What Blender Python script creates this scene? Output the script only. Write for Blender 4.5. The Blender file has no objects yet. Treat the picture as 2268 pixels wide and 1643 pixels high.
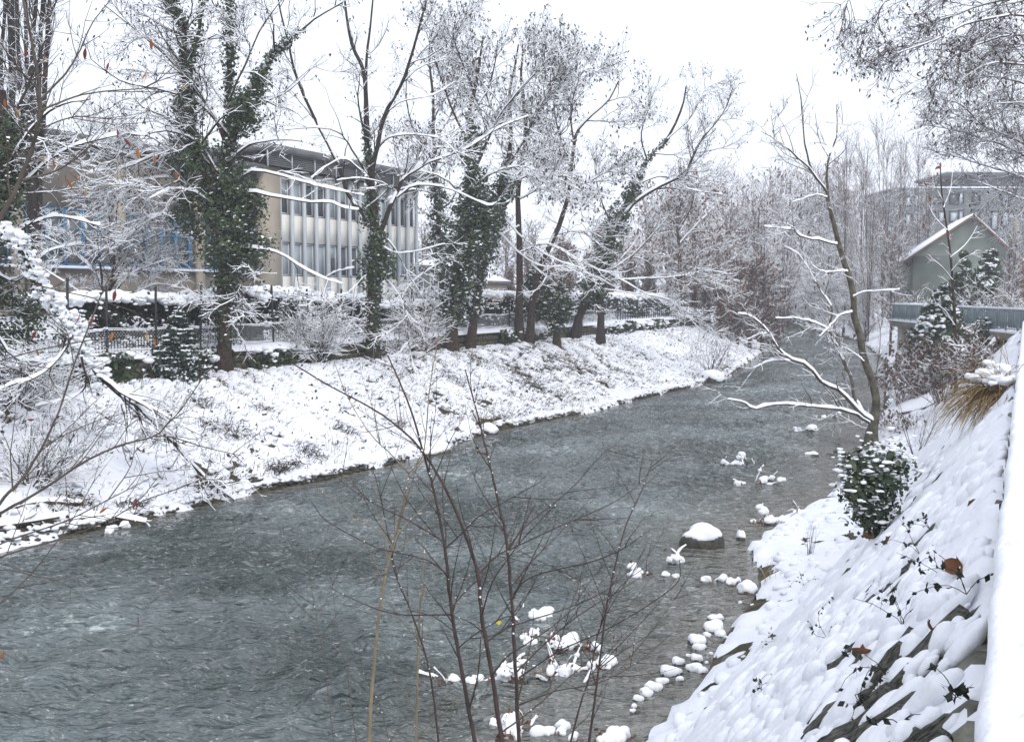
import bpy, math, random
import numpy as np
from mathutils import Vector

# ------------------------------------------------------------------ camera, world, sun, exposure
SC = bpy.context.scene
COL = SC.collection
CAM_H = 5.5
F = 2270.0                      # focal length in pixels of a 2268 x 1643 picture
CU, CV, HORIZON = 1134.0, 821.5, 650.0
PITCH = math.atan((CV - HORIZON) / F)
cam_d = bpy.data.cameras.new('camera')
cam = bpy.data.objects.new('camera', cam_d)
COL.objects.link(cam)
cam.location = (0, 0, CAM_H)
cam.rotation_euler = (math.pi / 2 - PITCH, 0, 0)
cam_d.sensor_width = 36.0
cam_d.lens = 36.0 * F / 2268.0
cam_d.clip_start = 0.05
cam_d.clip_end = 3000
SC.camera = cam

SUN_EL, SUN_AZ = math.radians(46), math.radians(146)     # azimuth clockwise from +Y
world = bpy.data.worlds.new('World')
SC.world = world
world.use_nodes = True
wt = world.node_tree
for nd in list(wt.nodes):
    wt.nodes.remove(nd)
w_out = wt.nodes.new('ShaderNodeOutputWorld')
w_bg = wt.nodes.new('ShaderNodeBackground')
w_sky = wt.nodes.new('ShaderNodeTexSky')
w_sky.sky_type = 'NISHITA'
w_sky.sun_disc = False
w_sky.sun_elevation = SUN_EL
w_sky.sun_rotation = SUN_AZ
w_sky.dust_density = 4.0
w_mix = wt.nodes.new('ShaderNodeMix')
w_mix.data_type = 'RGBA'
w_mix.inputs[0].default_value = 0.9                       # closed cloud deck over the blue
w_mix.inputs[7].default_value = (8.7, 9.15, 10.1, 1)
wt.links.new(w_sky.outputs[0], w_mix.inputs[6])
wt.links.new(w_mix.outputs[2], w_bg.inputs[0])
w_bg.inputs[1].default_value = 0.1
wt.links.new(w_bg.outputs[0], w_out.inputs[0])

sun_d = bpy.data.lights.new('sun', 'SUN')
sun_d.energy = 1.25
sun_d.angle = math.radians(25)
sun_d.color = (1.0, 0.98, 0.95)
sun = bpy.data.objects.new('sun', sun_d)
COL.objects.link(sun)
sdir = Vector((math.sin(SUN_AZ) * math.cos(SUN_EL), math.cos(SUN_AZ) * math.cos(SUN_EL), math.sin(SUN_EL)))
sun.rotation_euler = sdir.to_track_quat('Z', 'Y').to_euler()
sun.location = (0, 0, 60)

vs = SC.view_settings
vs.view_transform = 'Standard'
vs.look = 'None'
vs.exposure = 0.42
vs.gamma = 1.0
vs.use_curve_mapping = False
SC.cycles.max_bounces = 6
SC.cycles.diffuse_bounces = 4
SC.cycles.glossy_bounces = 3
SC.cycles.transparent_max_bounces = 6
SC.cycles.volume_bounces = 1

# ------------------------------------------------------------------ helpers: coordinates
RIV = (0.447, 0.894)            # the river runs this way; s along it, n across it to the right

def ray(u, v):
    cx, cy = (u - CU) / F, -(v - CV) / F
    cp, sp = math.cos(PITCH), math.sin(PITCH)
    return np.array([cx, cp + cy * sp, -sp + cy * cp])

def P(u, v, Y):                  # the point at distance Y seen at pixel (u, v)
    r = ray(u, v)
    return np.array([0, 0, CAM_H]) + r * (Y / r[1])

def G(u, v, z=0.0):
    r = ray(u, v)
    return np.array([0, 0, CAM_H]) + r * ((z - CAM_H) / r[2])

def sn(p):
    return p[0] * RIV[0] + p[1] * RIV[1], p[0] * RIV[1] - p[1] * RIV[0]

def xy(s, n):
    return s * RIV[0] + n * RIV[1], s * RIV[1] - n * RIV[0]

# ------------------------------------------------------------------ helpers: noise
def _h(ix, iy, seed):
    x = (ix.astype(np.int64) * 374761393 + iy.astype(np.int64) * 668265263 + seed * 1442695041) & 0x7fffffff
    x = ((x ^ (x >> 13)) * 1274126177) & 0x7fffffff
    x = x ^ (x >> 16)
    return (x & 0xffff) / 65535.0

def vn(x, y, seed=0):
    x = np.asarray(x, float); y = np.asarray(y, float)
    xi, yi = np.floor(x), np.floor(y)
    fx, fy = x - xi, y - yi
    fx = fx * fx * (3 - 2 * fx); fy = fy * fy * (3 - 2 * fy)
    a, b = _h(xi, yi, seed), _h(xi + 1, yi, seed)
    c, d = _h(xi, yi + 1, seed), _h(xi + 1, yi + 1, seed)
    return (a * (1 - fx) + b * fx) * (1 - fy) + (c * (1 - fx) + d * fx) * fy

def fbm(x, y, seed=0, o=4):
    t = 0; a = 0.5; w = 0
    for k in range(o):
        t = t + a * vn(x * 2 ** k, y * 2 ** k, seed + k * 17); w += a; a *= 0.5
    return t / w

def norm(a):
    return a / np.maximum(np.linalg.norm(a, axis=-1, keepdims=True), 1e-9)

# ------------------------------------------------------------------ helpers: objects
def set_props(o, label=None, cat=None, group=None, kind=None):
    if label: o['label'] = label
    if cat: o['category'] = cat
    if group: o['group'] = group
    if kind: o['kind'] = kind
    return o

def thing(name, label, cat, loc=(0, 0, 0), group=None, rz=0):
    o = bpy.data.objects.new(name, None)
    o.empty_display_size = 0.2
    COL.objects.link(o)
    o.location = tuple(float(c) for c in loc)
    o.rotation_euler = (0, 0, rz)
    return set_props(o, label, cat, group)

def mesh_np(name, V, faces, mats, smooth=False, matidx=None):
    """faces: an (N,3|4) array or a list of such arrays"""
    me = bpy.data.meshes.new(name)
    if not isinstance(faces, (list, tuple)):
        faces = [faces]
    faces = [np.asarray(f, dtype=np.int32) for f in faces if len(f)]
    V = np.asarray(V, dtype=np.float32).reshape(-1, 3)
    me.vertices.add(len(V))
    me.vertices.foreach_set('co', V.ravel())
    loops = np.concatenate([f.ravel() for f in faces])
    sizes = np.concatenate([np.full(len(f), f.shape[1], np.int32) for f in faces])
    starts = np.concatenate([[0], np.cumsum(sizes)[:-1]]).astype(np.int32)
    me.loops.add(len(loops))
    me.loops.foreach_set('vertex_index', loops)
    me.polygons.add(len(sizes))
    me.polygons.foreach_set('loop_start', starts)
    if smooth:
        me.polygons.foreach_set('use_smooth', np.ones(len(sizes), bool))
    if not isinstance(mats, (list, tuple)):
        mats = [mats]
    for m in mats:
        me.materials.append(m)
    if matidx is not None:
        me.polygons.foreach_set('material_index', np.asarray(matidx, np.int32))
    me.update(calc_edges=True)
    return me

def obj(name, me, parent=None, kind=None, label=None, cat=None, group=None):
    """link a mesh whose coordinates are in world space; under a parent they become local to it"""
    o = bpy.data.objects.new(name, me)
    COL.objects.link(o)
    if parent is not None:
        root = parent
        off = Vector((0, 0, 0))
        while root is not None:
            off += root.location
            root = root.parent
        me.transform(__import__('mathutils').Matrix.Translation(-off))
        o.parent = parent
    return set_props(o, label, cat, group, kind)

def obj_base(name, me, base, label, cat, group=None, kind=None):
    """a one-mesh thing with its origin at base"""
    me.transform(__import__('mathutils').Matrix.Translation(Vector([-float(c) for c in base])))
    o = bpy.data.objects.new(name, me)
    o.location = tuple(float(c) for c in base)
    COL.objects.link(o)
    return set_props(o, label, cat, group, kind)

class MB:
    """collects geometry, then becomes one mesh"""
    def __init__(self):
        self.V = []; self.F3 = []; self.F4 = []; self.n = 0
    def add(self, V, F):
        V = np.asarray(V, float).reshape(-1, 3); F = np.asarray(F, int)
        if len(F) == 0: return
        (self.F3 if F.shape[1] == 3 else self.F4).append(F + self.n)
        self.V.append(V); self.n += len(V)
    def mesh(self, name, mat, smooth=False):
        fs = []
        if self.F3: fs.append(np.concatenate(self.F3))
        if self.F4: fs.append(np.concatenate(self.F4))
        return mesh_np(name, np.concatenate(self.V), fs, mat, smooth)
    def empty(self):
        return self.n == 0
    def box(self, c, sx, sy, sz, ax=(1, 0, 0), ay=(0, 1, 0), az=(0, 0, 1)):
        c = np.asarray(c, float); ax, ay, az = map(np.asarray, (ax, ay, az))
        pts = [c + ax * sx / 2 * i + ay * sy / 2 * j + az * sz / 2 * k for i in (-1, 1) for j in (-1, 1) for k in (-1, 1)]
        self.add(pts, [[0, 1, 3, 2], [4, 6, 7, 5], [0, 4, 5, 1], [2, 3, 7, 6], [0, 2, 6, 4], [1, 5, 7, 3]])
    def boxsn(self, s0, s1, n0, n1, z0, z1):
        x, y = xy((s0 + s1) / 2, (n0 + n1) / 2)
        self.box((x, y, (z0 + z1) / 2), s1 - s0, n1 - n0, z1 - z0, (RIV[0], RIV[1], 0), (RIV[1], -RIV[0], 0))

def frames(Pt):
    t = np.empty_like(Pt)
    t[:, 1:-1] = Pt[:, 2:] - Pt[:, :-2]
    t[:, 0] = Pt[:, 1] - Pt[:, 0]; t[:, -1] = Pt[:, -1] - Pt[:, -2]
    t = norm(t)
    side = np.stack([t[..., 1], -t[..., 0], np.zeros_like(t[..., 0])], -1)
    ln = np.linalg.norm(side, axis=-1, keepdims=True)
    side = np.where(ln > 0.02, side / np.maximum(ln, 1e-6), np.array([1.0, 0, 0]))
    up = norm(np.cross(side, t))
    return t, side, up

def ring_faces(N, K, S, closed=True):
    a = np.arange(N)[:, None, None] * K * S; k = np.arange(K - 1)[None, :, None] * S
    m = S if closed else S - 1
    j = np.arange(m)[None, None, :]; j2 = (j + 1) % S
    q = np.stack([a + k + j, a + k + j2, a + k + S + j2, a + k + S + j], -1)
    return q.reshape(-1, 4)

def frames_pt(Pt):
    """frames carried along the line without twisting"""
    t, side, up = frames(Pt)
    for k in range(1, Pt.shape[1]):
        s = side[:, k - 1] - (side[:, k - 1] * t[:, k]).sum(1, keepdims=True) * t[:, k]
        side[:, k] = norm(s)
    return t, side, np.cross(side, t)

def tubes(mb, Pt, R, S=3, rough=0, rng=None):
    """Pt (N,K,3) centre lines, R (N,K) radii"""
    if len(Pt) == 0: return
    N, K, _ = Pt.shape
    t, side, up = frames(Pt) if S == 3 else frames_pt(Pt)
    if S == 3:
        an = np.array([math.pi / 6, math.pi * 5 / 6, -math.pi / 2])
    else:
        an = np.arange(S) * 2 * math.pi / S
    Rr = R[..., None]
    if rough and rng is not None:
        Rr = Rr * (1 + rough * (rng.random((N, K, S)) - 0.5))
    V = Pt[:, :, None, :] + Rr[..., None] * (np.cos(an)[:, None] * side[:, :, None, :] + np.sin(an)[:, None] * up[:, :, None, :])
    mb.add(V, ring_faces(N, K, S))

def snow_on(mb, Pt, R, s0, S=3, rng=None, thr=0.25, wid=1.08):
    """a ridge of snow along the upper side of the branches"""
    if len(Pt) == 0: return
    N, K, _ = Pt.shape
    t, side, up = frames(Pt)
    hz = np.sqrt(np.maximum(0, 1 - t[..., 2] ** 2))
    if S == 3: s0 = s0 * 0.50
    s = s0 * np.clip((hz - thr) / (1 - thr), 0, 1)
    if rng is not None:
        s = s * (0.35 + 1.0 * rng.random((N, K)))
    if S <= 4:
        s = s * np.linspace(1.0, 0.45, K)
    keep = s.max(1) > 0.12 * s0
    Pt, R, side, up, s = Pt[keep], R[keep], side[keep], up[keep], s[keep]
    N = len(Pt)
    if N == 0: return
    up = np.where(np.abs(up[..., 2:3]) > 0.2, up * np.sign(up[..., 2:3]), up)
    an = np.linspace(0, math.pi, S)
    ca, sa = np.cos(an), np.sin(an)
    on = np.clip(s / (0.3 * s0 + 1e-6), 0, 1)
    W = (R * (0.4 + (wid - 0.4) * on))[..., None] + (s * (0.12 if S <= 4 else 0.22))[..., None]
    Hh = (R * (0.3 + 0.7 * on) + s)[..., None]
    V = Pt[:, :, None, :] + (W * ca)[..., None] * side[:, :, None, :] + (Hh * sa)[..., None] * up[:, :, None, :]
    mb.add(V, ring_faces(N, K, S, closed=False))

def catmull(pts, n):
    pts = np.asarray(pts, float)
    if len(pts) < 3:
        t = np.linspace(0, 1, n)[:, None]
        return pts[0] * (1 - t) + pts[-1] * t
    p = np.vstack([2 * pts[0] - pts[1], pts, 2 * pts[-1] - pts[-2]])
    m = len(pts) - 1
    T = np.linspace(0, m - 1e-6, n)
    i = T.astype(int); f = (T - i)[:, None]
    p0, p1, p2, p3 = p[i], p[i + 1], p[i + 2], p[i + 3]
    return 0.5 * (2 * p1 + (p2 - p0) * f + (2 * p0 - 5 * p1 + 4 * p2 - p3) * f ** 2 + (3 * p1 - p0 - 3 * p2 + p3) * f ** 3)

def spawn(Pt, R, count, rng, L, K=5, ang=(0.5, 1.1), t0=0.2, t1=1.0, rr=0.55, rmin=0.004, wig=0.2, trop=0.1, tip=0.3, up=0.0, flat=0.0):
    """child branches off the parent lines: L=(min,max) length, trop>0 lifts, <0 droops"""
    N, Kp, _ = Pt.shape
    seg = np.linalg.norm(np.diff(Pt, axis=1), axis=-1).sum(1)
    idx = rng.choice(N, count, p=seg / seg.sum())
    t = t0 + (t1 - t0) * rng.random(count)
    x = t * (Kp - 1); i = np.minimum(x.astype(int), Kp - 2); f = (x - i)
    a, b = Pt[idx, i], Pt[idx, i + 1]
    start = a + (b - a) * f[:, None]
    tan = norm(b - a)
    r0 = R[idx, i] * (1 - f) + R[idx, i + 1] * f
    rnd = norm(rng.normal(size=(count, 3)))
    rnd[:, 2] *= (1 - flat)
    perp = norm(rnd - (rnd * tan).sum(1, keepdims=True) * tan)
    an = (ang[0] + (ang[1] - ang[0]) * rng.random(count))[:, None]
    d = norm(np.cos(an) * tan + np.sin(an) * perp + np.array([0, 0, up]))
    ln = (L[0] + (L[1] - L[0]) * rng.random(count) ** 1.4) * (1.15 - 0.55 * t)
    rs = np.maximum(rmin, np.minimum(r0 * rr, ln * 0.02 + rmin))
    pts = np.empty((count, K, 3)); rad = np.empty((count, K))
    pts[:, 0] = start; rad[:, 0] = rs
    step = ln / (K - 1)
    for k in range(1, K):
        d = norm(d + rng.normal(size=(count, 3)) * wig + np.array([0, 0, trop]))
        pts[:, k] = pts[:, k - 1] + d * step[:, None]
        rad[:, k] = rs * (1 - (1 - tip) * k / (K - 1))
    return pts, rad

def leaf_quads(mb, C, size, rng, asp=1.6, normal=None, nj=1.0, droop=0):
    """small leaf-sized rhombs at points C"""
    n = len(C)
    if n == 0: return
    nr = rng.normal(size=(n, 3)) * nj
    if normal is not None: nr = nr + normal
    nr = norm(nr)
    a = rng.normal(size=(n, 3)) + np.array([0, 0, droop])
    a = norm(a - (a * nr).sum(1, keepdims=True) * nr)
    b = np.cross(nr, a)
    s = (np.asarray(size) * (0.6 + 0.8 * rng.random(n)))[:, None]
    V = np.stack([C - a * s * asp / 2, C - b * s / 2 + nr * s * 0.12, C + a * s * asp / 2, C + b * s / 2 + nr * s * 0.12], 1)
    q = np.arange(n)[:, None] * 4 + np.array([0, 1, 2, 3])
    mb.add(V, q)

def _ico():
    p = (1 + 5 ** .5) / 2
    v = np.array([[-1, p, 0], [1, p, 0], [-1, -p, 0], [1, -p, 0], [0, -1, p], [0, 1, p], [0, -1, -p], [0, 1, -p], [p, 0, -1], [p, 0, 1], [-p, 0, -1], [-p, 0, 1]], float)
    f = [[0, 11, 5], [0, 5, 1], [0, 1, 7], [0, 7, 10], [0, 10, 11], [1, 5, 9], [5, 11, 4], [11, 10, 2], [10, 7, 6], [7, 1, 8], [3, 9, 4], [3, 4, 2], [3, 2, 6], [3, 6, 8], [3, 8, 9], [4, 9, 5], [2, 4, 11], [6, 2, 10], [8, 6, 7], [9, 8, 1]]
    return norm(v), np.array(f)
ICO_V, ICO_F = _ico()

def ico_sub(V, Fc):
    V = list(map(tuple, V)); cache = {}; out = []
    def mid(a, b):
        k = (min(a, b), max(a, b))
        if k not in cache:
            m = (np.array(V[a]) + np.array(V[b])) / 2
            V.append(tuple(m / np.linalg.norm(m))); cache[k] = len(V) - 1
        return cache[k]
    for a, b, c in Fc:
        ab, bc, ca = mid(a, b), mid(b, c), mid(c, a)
        out += [[a, ab, ca], [b, bc, ab], [c, ca, bc], [ab, bc, ca]]
    return np.array(V), np.array(out)
ICO2_V, ICO2_F = ico_sub(ICO_V, ICO_F)
ICO3_V, ICO3_F = ico_sub(ICO2_V, ICO2_F)
ICO4_V, ICO4_F = ico_sub(ICO3_V, ICO3_F)

def blobs(mb, C, Rd, rng, jit=0.25, sub=1):
    """lumps at C with radii Rd (n,3)"""
    C = np.asarray(C, float).reshape(-1, 3); Rd = np.asarray(Rd, float).reshape(-1, 3)
    TV, TF = (ICO_V, ICO_F) if sub == 0 else ((ICO2_V, ICO2_F) if sub == 1 else (ICO3_V, ICO3_F))
    n = len(C)
    if n == 0: return
    m = len(TV)
    j = 1 + jit * (rng.random((n, m, 1)) - 0.5)
    th = rng.random(n) * 6.283
    if sub:                          # low swells instead of grain, so that lumps stay soft
        ph = rng.random((n, 1, 4)) * 6.28
        X_, Y_, Z_ = TV[None, :, 0], TV[None, :, 1], TV[None, :, 2]
        j = (1 + jit * 0.75 * (np.sin(X_ * 2.4 + ph[..., 0]) * 0.6 + np.sin(Y_ * 2.9 + ph[..., 1]) * 0.6 + np.sin(X_ * 4.2 + Y_ * 3.6 + Z_ * 2 + ph[..., 2]) * 0.45))[..., None]
    V = TV[None] * j * Rd[:, None, :]
    c, s = np.cos(th)[:, None], np.sin(th)[:, None]
    V = np.stack([V[..., 0] * c - V[..., 1] * s, V[..., 0] * s + V[..., 1] * c, V[..., 2]], -1) + C[:, None, :]
    Fx = TF[None] + (np.arange(n) * m)[:, None, None]
    mb.add(V, Fx.reshape(-1, 3))

# ------------------------------------------------------------------ helpers: materials
def mat(name, col, rough=0.85, var=0.0, scale=6.0, col2=None, bump=0.0, bscale=20.0, spec=0.3, stretch=None, detail=4.0):
    m = bpy.data.materials.new(name)
    m.use_nodes = True
    nt = m.node_tree
    b = nt.nodes['Principled BSDF']
    b.inputs['Roughness'].default_value = rough
    b.inputs['Specular IOR Level'].default_value = spec
    b.inputs['Base Color'].default_value = (*col, 1)
    tc = nt.nodes.new('ShaderNodeTexCoord')
    src = tc.outputs['Object']
    if stretch:
        mp = nt.nodes.new('ShaderNodeMapping')
        mp.inputs['Scale'].default_value = stretch
        nt.links.new(src, mp.inputs[0]); src = mp.outputs[0]
    if col2 is not None or var:
        if col2 is None:
            col2 = tuple(max(0, c * (1 - var)) for c in col)
        nz = nt.nodes.new('ShaderNodeTexNoise')
        nz.inputs['Scale'].default_value = scale
        nz.inputs['Detail'].default_value = detail
        nt.links.new(src, nz.inputs[0])
        rp = nt.nodes.new('ShaderNodeValToRGB')
        rp.color_ramp.elements[0].position = 0.35; rp.color_ramp.elements[0].color = (*col2, 1)
        rp.color_ramp.elements[1].position = 0.65; rp.color_ramp.elements[1].color = (*col, 1)
        nt.links.new(nz.outputs[0], rp.inputs[0])
        nt.links.new(rp.outputs[0], b.inputs['Base Color'])
    if bump:
        nb = nt.nodes.new('ShaderNodeTexNoise')
        nb.inputs['Scale'].default_value = bscale
        nb.inputs['Detail'].default_value = 5
        nt.links.new(src, nb.inputs[0])
        bp = nt.nodes.new('ShaderNodeBump')
        bp.inputs['Strength'].default_value = bump
        bp.inputs['Distance'].default_value = 0.05
        nt.links.new(nb.outputs[0], bp.inputs['Height'])
        nt.links.new(bp.outputs[0], b.inputs['Normal'])
    return m

M_SNOW = mat('snow', (0.83, 0.845, 0.89), 0.6, col2=(0.79, 0.81, 0.87), scale=3, bump=0.35, bscale=14, spec=0.2)
M_SNOWT = mat('branch_snow', (0.88, 0.895, 0.93), 0.6, spec=0.2)
M_SOIL = mat('soil', (0.10, 0.085, 0.055), 0.95, col2=(0.035, 0.035, 0.02), scale=3, bump=0.8, bscale=9, spec=0.1)
M_ROCK = mat('slate_rock', (0.22, 0.215, 0.18), 0.85, col2=(0.055, 0.055, 0.048), scale=7, bump=0.9, bscale=12, spec=0.25, detail=8)
M_ROCKD = mat('river_stone', (0.085, 0.078, 0.065), 0.6, col2=(0.03, 0.028, 0.024), scale=6, bump=0.7, bscale=10, spec=0.4, detail=8)
M_BARK = mat('dark_bark', (0.06, 0.048, 0.040), 0.95, col2=(0.028, 0.023, 0.020), scale=9, bump=0.6, bscale=30, spec=0.1)
M_BARKB = mat('brown_bark', (0.080, 0.056, 0.044), 0.95, col2=(0.034, 0.026, 0.022), scale=9, bump=0.6, bscale=30, spec=0.1)
M_TWIG = mat('twig_bark', (0.036, 0.029, 0.028), 0.95, spec=0.1)
M_TWIGB = mat('brown_twig', (0.12, 0.085, 0.072), 0.95, spec=0.1)
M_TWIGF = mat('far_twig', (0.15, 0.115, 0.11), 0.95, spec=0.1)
M_SYC = mat('mossy_bark', (0.150, 0.138, 0.100), 0.9, col2=(0.060, 0.052, 0.042), scale=5, bump=0.9, bscale=26, spec=0.1)
M_RED = mat('red_stem', (0.070, 0.044, 0.036), 0.6, col2=(0.04, 0.028, 0.024), scale=10, spec=0.3)
M_TAN = mat('tan_stem', (0.26, 0.21, 0.13), 0.6, col2=(0.16, 0.125, 0.08), scale=10, spec=0.3)
M_GREYS = mat('grey_stem', (0.12, 0.10, 0.08), 0.7, col2=(0.07, 0.06, 0.05), scale=10, spec=0.3)
M_IVY = mat('ivy_leaf', (0.060, 0.085, 0.035), 0.5, col2=(0.024, 0.042, 0.020), scale=2.5, spec=0.35)
M_CON = mat('needle', (0.045, 0.065, 0.045), 0.7, col2=(0.022, 0.036, 0.028), scale=3, spec=0.2)
M_HEDGE = mat('hedge_leaf', (0.036, 0.048, 0.026), 0.6, col2=(0.018, 0.026, 0.018), scale=3, spec=0.25)
M_POD = mat('dry_seed', (0.060, 0.045, 0.042), 0.9, spec=0.1)
M_DEAD = mat('dead_leaf', (0.20, 0.085, 0.035), 0.7, col2=(0.11, 0.05, 0.03), scale=12, spec=0.2)
M_ORANGE = mat('orange_leaf', (0.42, 0.17, 0.05), 0.6, col2=(0.25, 0.08, 0.035), scale=8, spec=0.2)
M_RUST = mat('rust_leaf', (0.22, 0.06, 0.045), 0.6, col2=(0.13, 0.04, 0.035), scale=8, spec=0.2)
M_YEL = mat('yellow_leaf', (0.60, 0.47, 0.03), 0.6, spec=0.2)
M_LIME = mat('green_leaf', (0.35, 0.45, 0.05), 0.6, spec=0.2)
M_GRASS = mat('dead_grass', (0.23, 0.17, 0.09), 0.9, col2=(0.09, 0.075, 0.04), scale=1.5, spec=0.1)
M_GRASSG = mat('green_grass', (0.075, 0.075, 0.035), 0.9, col2=(0.04, 0.04, 0.024), scale=1.5, spec=0.1)
M_STRAW = mat('straw', (0.42, 0.31, 0.16), 0.85, col2=(0.24, 0.16, 0.08), scale=3, spec=0.15)
M_CONC = mat('concrete', (0.36, 0.34, 0.29), 0.9, col2=(0.25, 0.235, 0.20), scale=1.2, bump=0.25, bscale=25, spec=0.2)
M_CONCD = mat('weathered_concrete', (0.24, 0.225, 0.19), 0.9, col2=(0.14, 0.135, 0.11), scale=1.0, bump=0.3, bscale=20, spec=0.2)
M_BEIGE = mat('beige_render', (0.40, 0.355, 0.29), 0.9, col2=(0.33, 0.29, 0.24), scale=0.8, spec=0.2)
M_TAUPE = mat('taupe_render', (0.22, 0.195, 0.165), 0.9, col2=(0.17, 0.15, 0.13), scale=0.8, spec=0.2)
M_WHITEP = mat('white_panel', (0.82, 0.81, 0.74), 0.5, col2=(0.77, 0.76, 0.70), scale=0.6, spec=0.4)
M_ALU = mat('pale_metal', (0.52, 0.55, 0.58), 0.45, spec=0.5)
M_BLUE = mat('blue_frame', (0.07, 0.20, 0.34), 0.5, spec=0.4)
M_LOUV = mat('grey_louvre', (0.16, 0.165, 0.165), 0.7, col2=(0.12, 0.125, 0.125), scale=1, spec=0.3)
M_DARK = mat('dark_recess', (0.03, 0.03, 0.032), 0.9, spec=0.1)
M_GREEN = mat('green_render', (0.22, 0.245, 0.215), 0.9, col2=(0.15, 0.17, 0.15), scale=0.7, spec=0.2)
M_GREYB = mat('grey_block', (0.14, 0.15, 0.155), 0.9, col2=(0.11, 0.12, 0.125), scale=0.15, spec=0.2)
M_RAIL = mat('railing_paint', (0.20, 0.26, 0.28), 0.5, spec=0.4)
M_IRON = mat('fence_iron', (0.035, 0.037, 0.042), 0.6, spec=0.3)
M_WIRE = mat('galvanised_wire', (0.45, 0.46, 0.48), 0.5, spec=0.4)
M_TILE = mat('roof_tile', (0.20, 0.12, 0.09), 0.9, spec=0.1)
M_WOOD = mat('weathered_wood', (0.20, 0.13, 0.085), 0.9, col2=(0.10, 0.065, 0.045), scale=6, spec=0.1)
M_STONEW = mat('mossy_wall_stone', (0.14, 0.125, 0.09), 0.95, col2=(0.055, 0.052, 0.038), scale=2.5, bump=0.8, bscale=14, spec=0.1)

def glass_mat(name, col, rough=0.08):
    m = mat(name, col, rough, spec=0.7)
    return m
M_GLASS = glass_mat('dark_glass', (0.055, 0.068, 0.075))
M_GLASS2 = glass_mat('curtained_glass', (0.14, 0.135, 0.12))
M_GLASSP = glass_mat('pale_glass', (0.42, 0.47, 0.50), 0.2)
# ------------------------------------------------------------------ the lie of the land
LEFT_PX = [(0, 1222), (250, 1168), (500, 1108), (700, 1068), (900, 1022), (1100, 955), (1300, 915), (1500, 866), (1610, 838), (1682, 784), (1722, 735)]
RIGHT_PX = [(1420, 1643), (1530, 1530), (1610, 1400), (1680, 1300), (1650, 1215), (1730, 1150), (1820, 1100), (1880, 1045), (1930, 985), (1950, 900), (1962, 805), (1904, 757), (1781, 729)]
_l = np.array(sorted(sn(G(*p)) for p in LEFT_PX)); _r = np.array(sorted(sn(G(*p)) for p in RIGHT_PX))
_l = np.vstack([[-60, _l[0, 1] - 1.0], _l, [230, -60], [420, -140]])
_r = np.vstack([[-60, _r[0, 1] + 0.1], _r, [230, -52], [420, -130]])

def nl(s): return np.interp(s, _l[:, 0], _l[:, 1])
def nr(s): return np.interp(s, _r[:, 0], _r[:, 1])
WALL_N = -27.0
WALL_END = 96.0

def H(s, n):
    s = np.asarray(s, float); n = np.asarray(n, float)
    L = nl(s); R = nr(s)
    dl = L - n; dr = n - R
    wob = (fbm(s * 0.35, n * 0.35, 5, 3) - 0.5)
    # left side
    top = np.where(s < WALL_END, np.maximum(WALL_N + 0.6 - L, -30), -7.0)
    W = np.maximum(-top, 3.0)
    x = np.clip(dl / W, 0, None)
    zl = np.interp(np.clip(x, 0, 1), [0, 0.02, 0.16, 0.30, 0.85, 1.0], [0.0, 0.16, 0.34, 0.78, 2.42, 2.54])
    gd = np.clip((WALL_N - 0.3 - n) / 0.25, 0, 1)
    zgar = 2.54 + 0.96 * gd + 0.9 * np.clip((WALL_N - 1 - n) / 9, 0, 1)
    zl = np.where((s < WALL_END) & (n < WALL_N + 0.6), zgar, zl)
    zl = np.where((s >= WALL_END) & (x > 1), 2.78 + 0.7 * np.clip((x - 1) / 2, 0, 1), zl)
    zl = zl + wob * 0.30 * np.clip(dl / 2 - 0.3, 0, 1) * (n > WALL_N + 0.8)
    # right side: a shelf at the water, then the steep stone slope up to the parapet
    near = np.clip((47 - s) / 6, 0, 1)
    toe = np.interp(s, [0, 12, 18, 24, 30, 45], [-3.3, -3.2, -2.9, -2.75, -3.0, -3.3])
    tw = np.maximum(toe - R, 0.4)
    zs = np.where(dr < tw, 0.55 * np.clip(dr / tw, 0, 1) ** 0.75, 0.55 + (n - toe) * (4.15 - 0.55) / (-0.12 - toe))
    zs = np.minimum(zs, 4.15)
    zs = np.where(n > 0.36, 3.9, zs)
    zf = np.interp(dr, [0, 1, 5, 9, 40], [0, 0.5, 2.4, 3.4, 3.8])
    zr = zs * near + zf * (1 - near)
    bed = -0.7 * np.clip(np.minimum(-dl, -dr) / np.interp(s, [0, 30, 50], [3.2, 2.2, 1.2]), 0, 1)
    z = np.where(dl > 0, zl, np.where(dr > 0, zr, bed))
    hill = np.clip((np.hypot(s, n) - 260) / 200, 0, 1) * 6
    return z + hill

def Hw(x, y):
    s, n = sn((x, y))
    return float(H(s, n))

def hit(u, v, y0=2.0, y1=400.0):
    """where the sight line through pixel (u, v) meets the ground"""
    r = ray(u, v)
    Y = np.geomspace(y0, y1, 1600)
    X = r[0] / r[1] * Y; Z = CAM_H + r[2] / r[1] * Y
    s, n = X * RIV[0] + Y * RIV[1], X * RIV[1] - Y * RIV[0]
    below = Z <= np.maximum(H(s, n), 0.0)
    k = int(np.argmax(below)) if below.any() else len(Y) - 1
    if WALL_N - 2.0 < n[k] < WALL_N + 0.85 and s[k] < WALL_END:      # the wall face: stand at its foot instead
        k = int(np.argmin(np.abs(n - (WALL_N + 0.85)) + 50 * (n > 0)))
    return np.array([X[k], Y[k], max(float(H(s[k], n[k])), 0.0)])

def at(u, Y, dz=0.0):
    """the ground at distance Y under column u of the picture"""
    x = P(u, HORIZON, Y)[0]
    return np.array([x, Y, Hw(x, Y) + dz])

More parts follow.
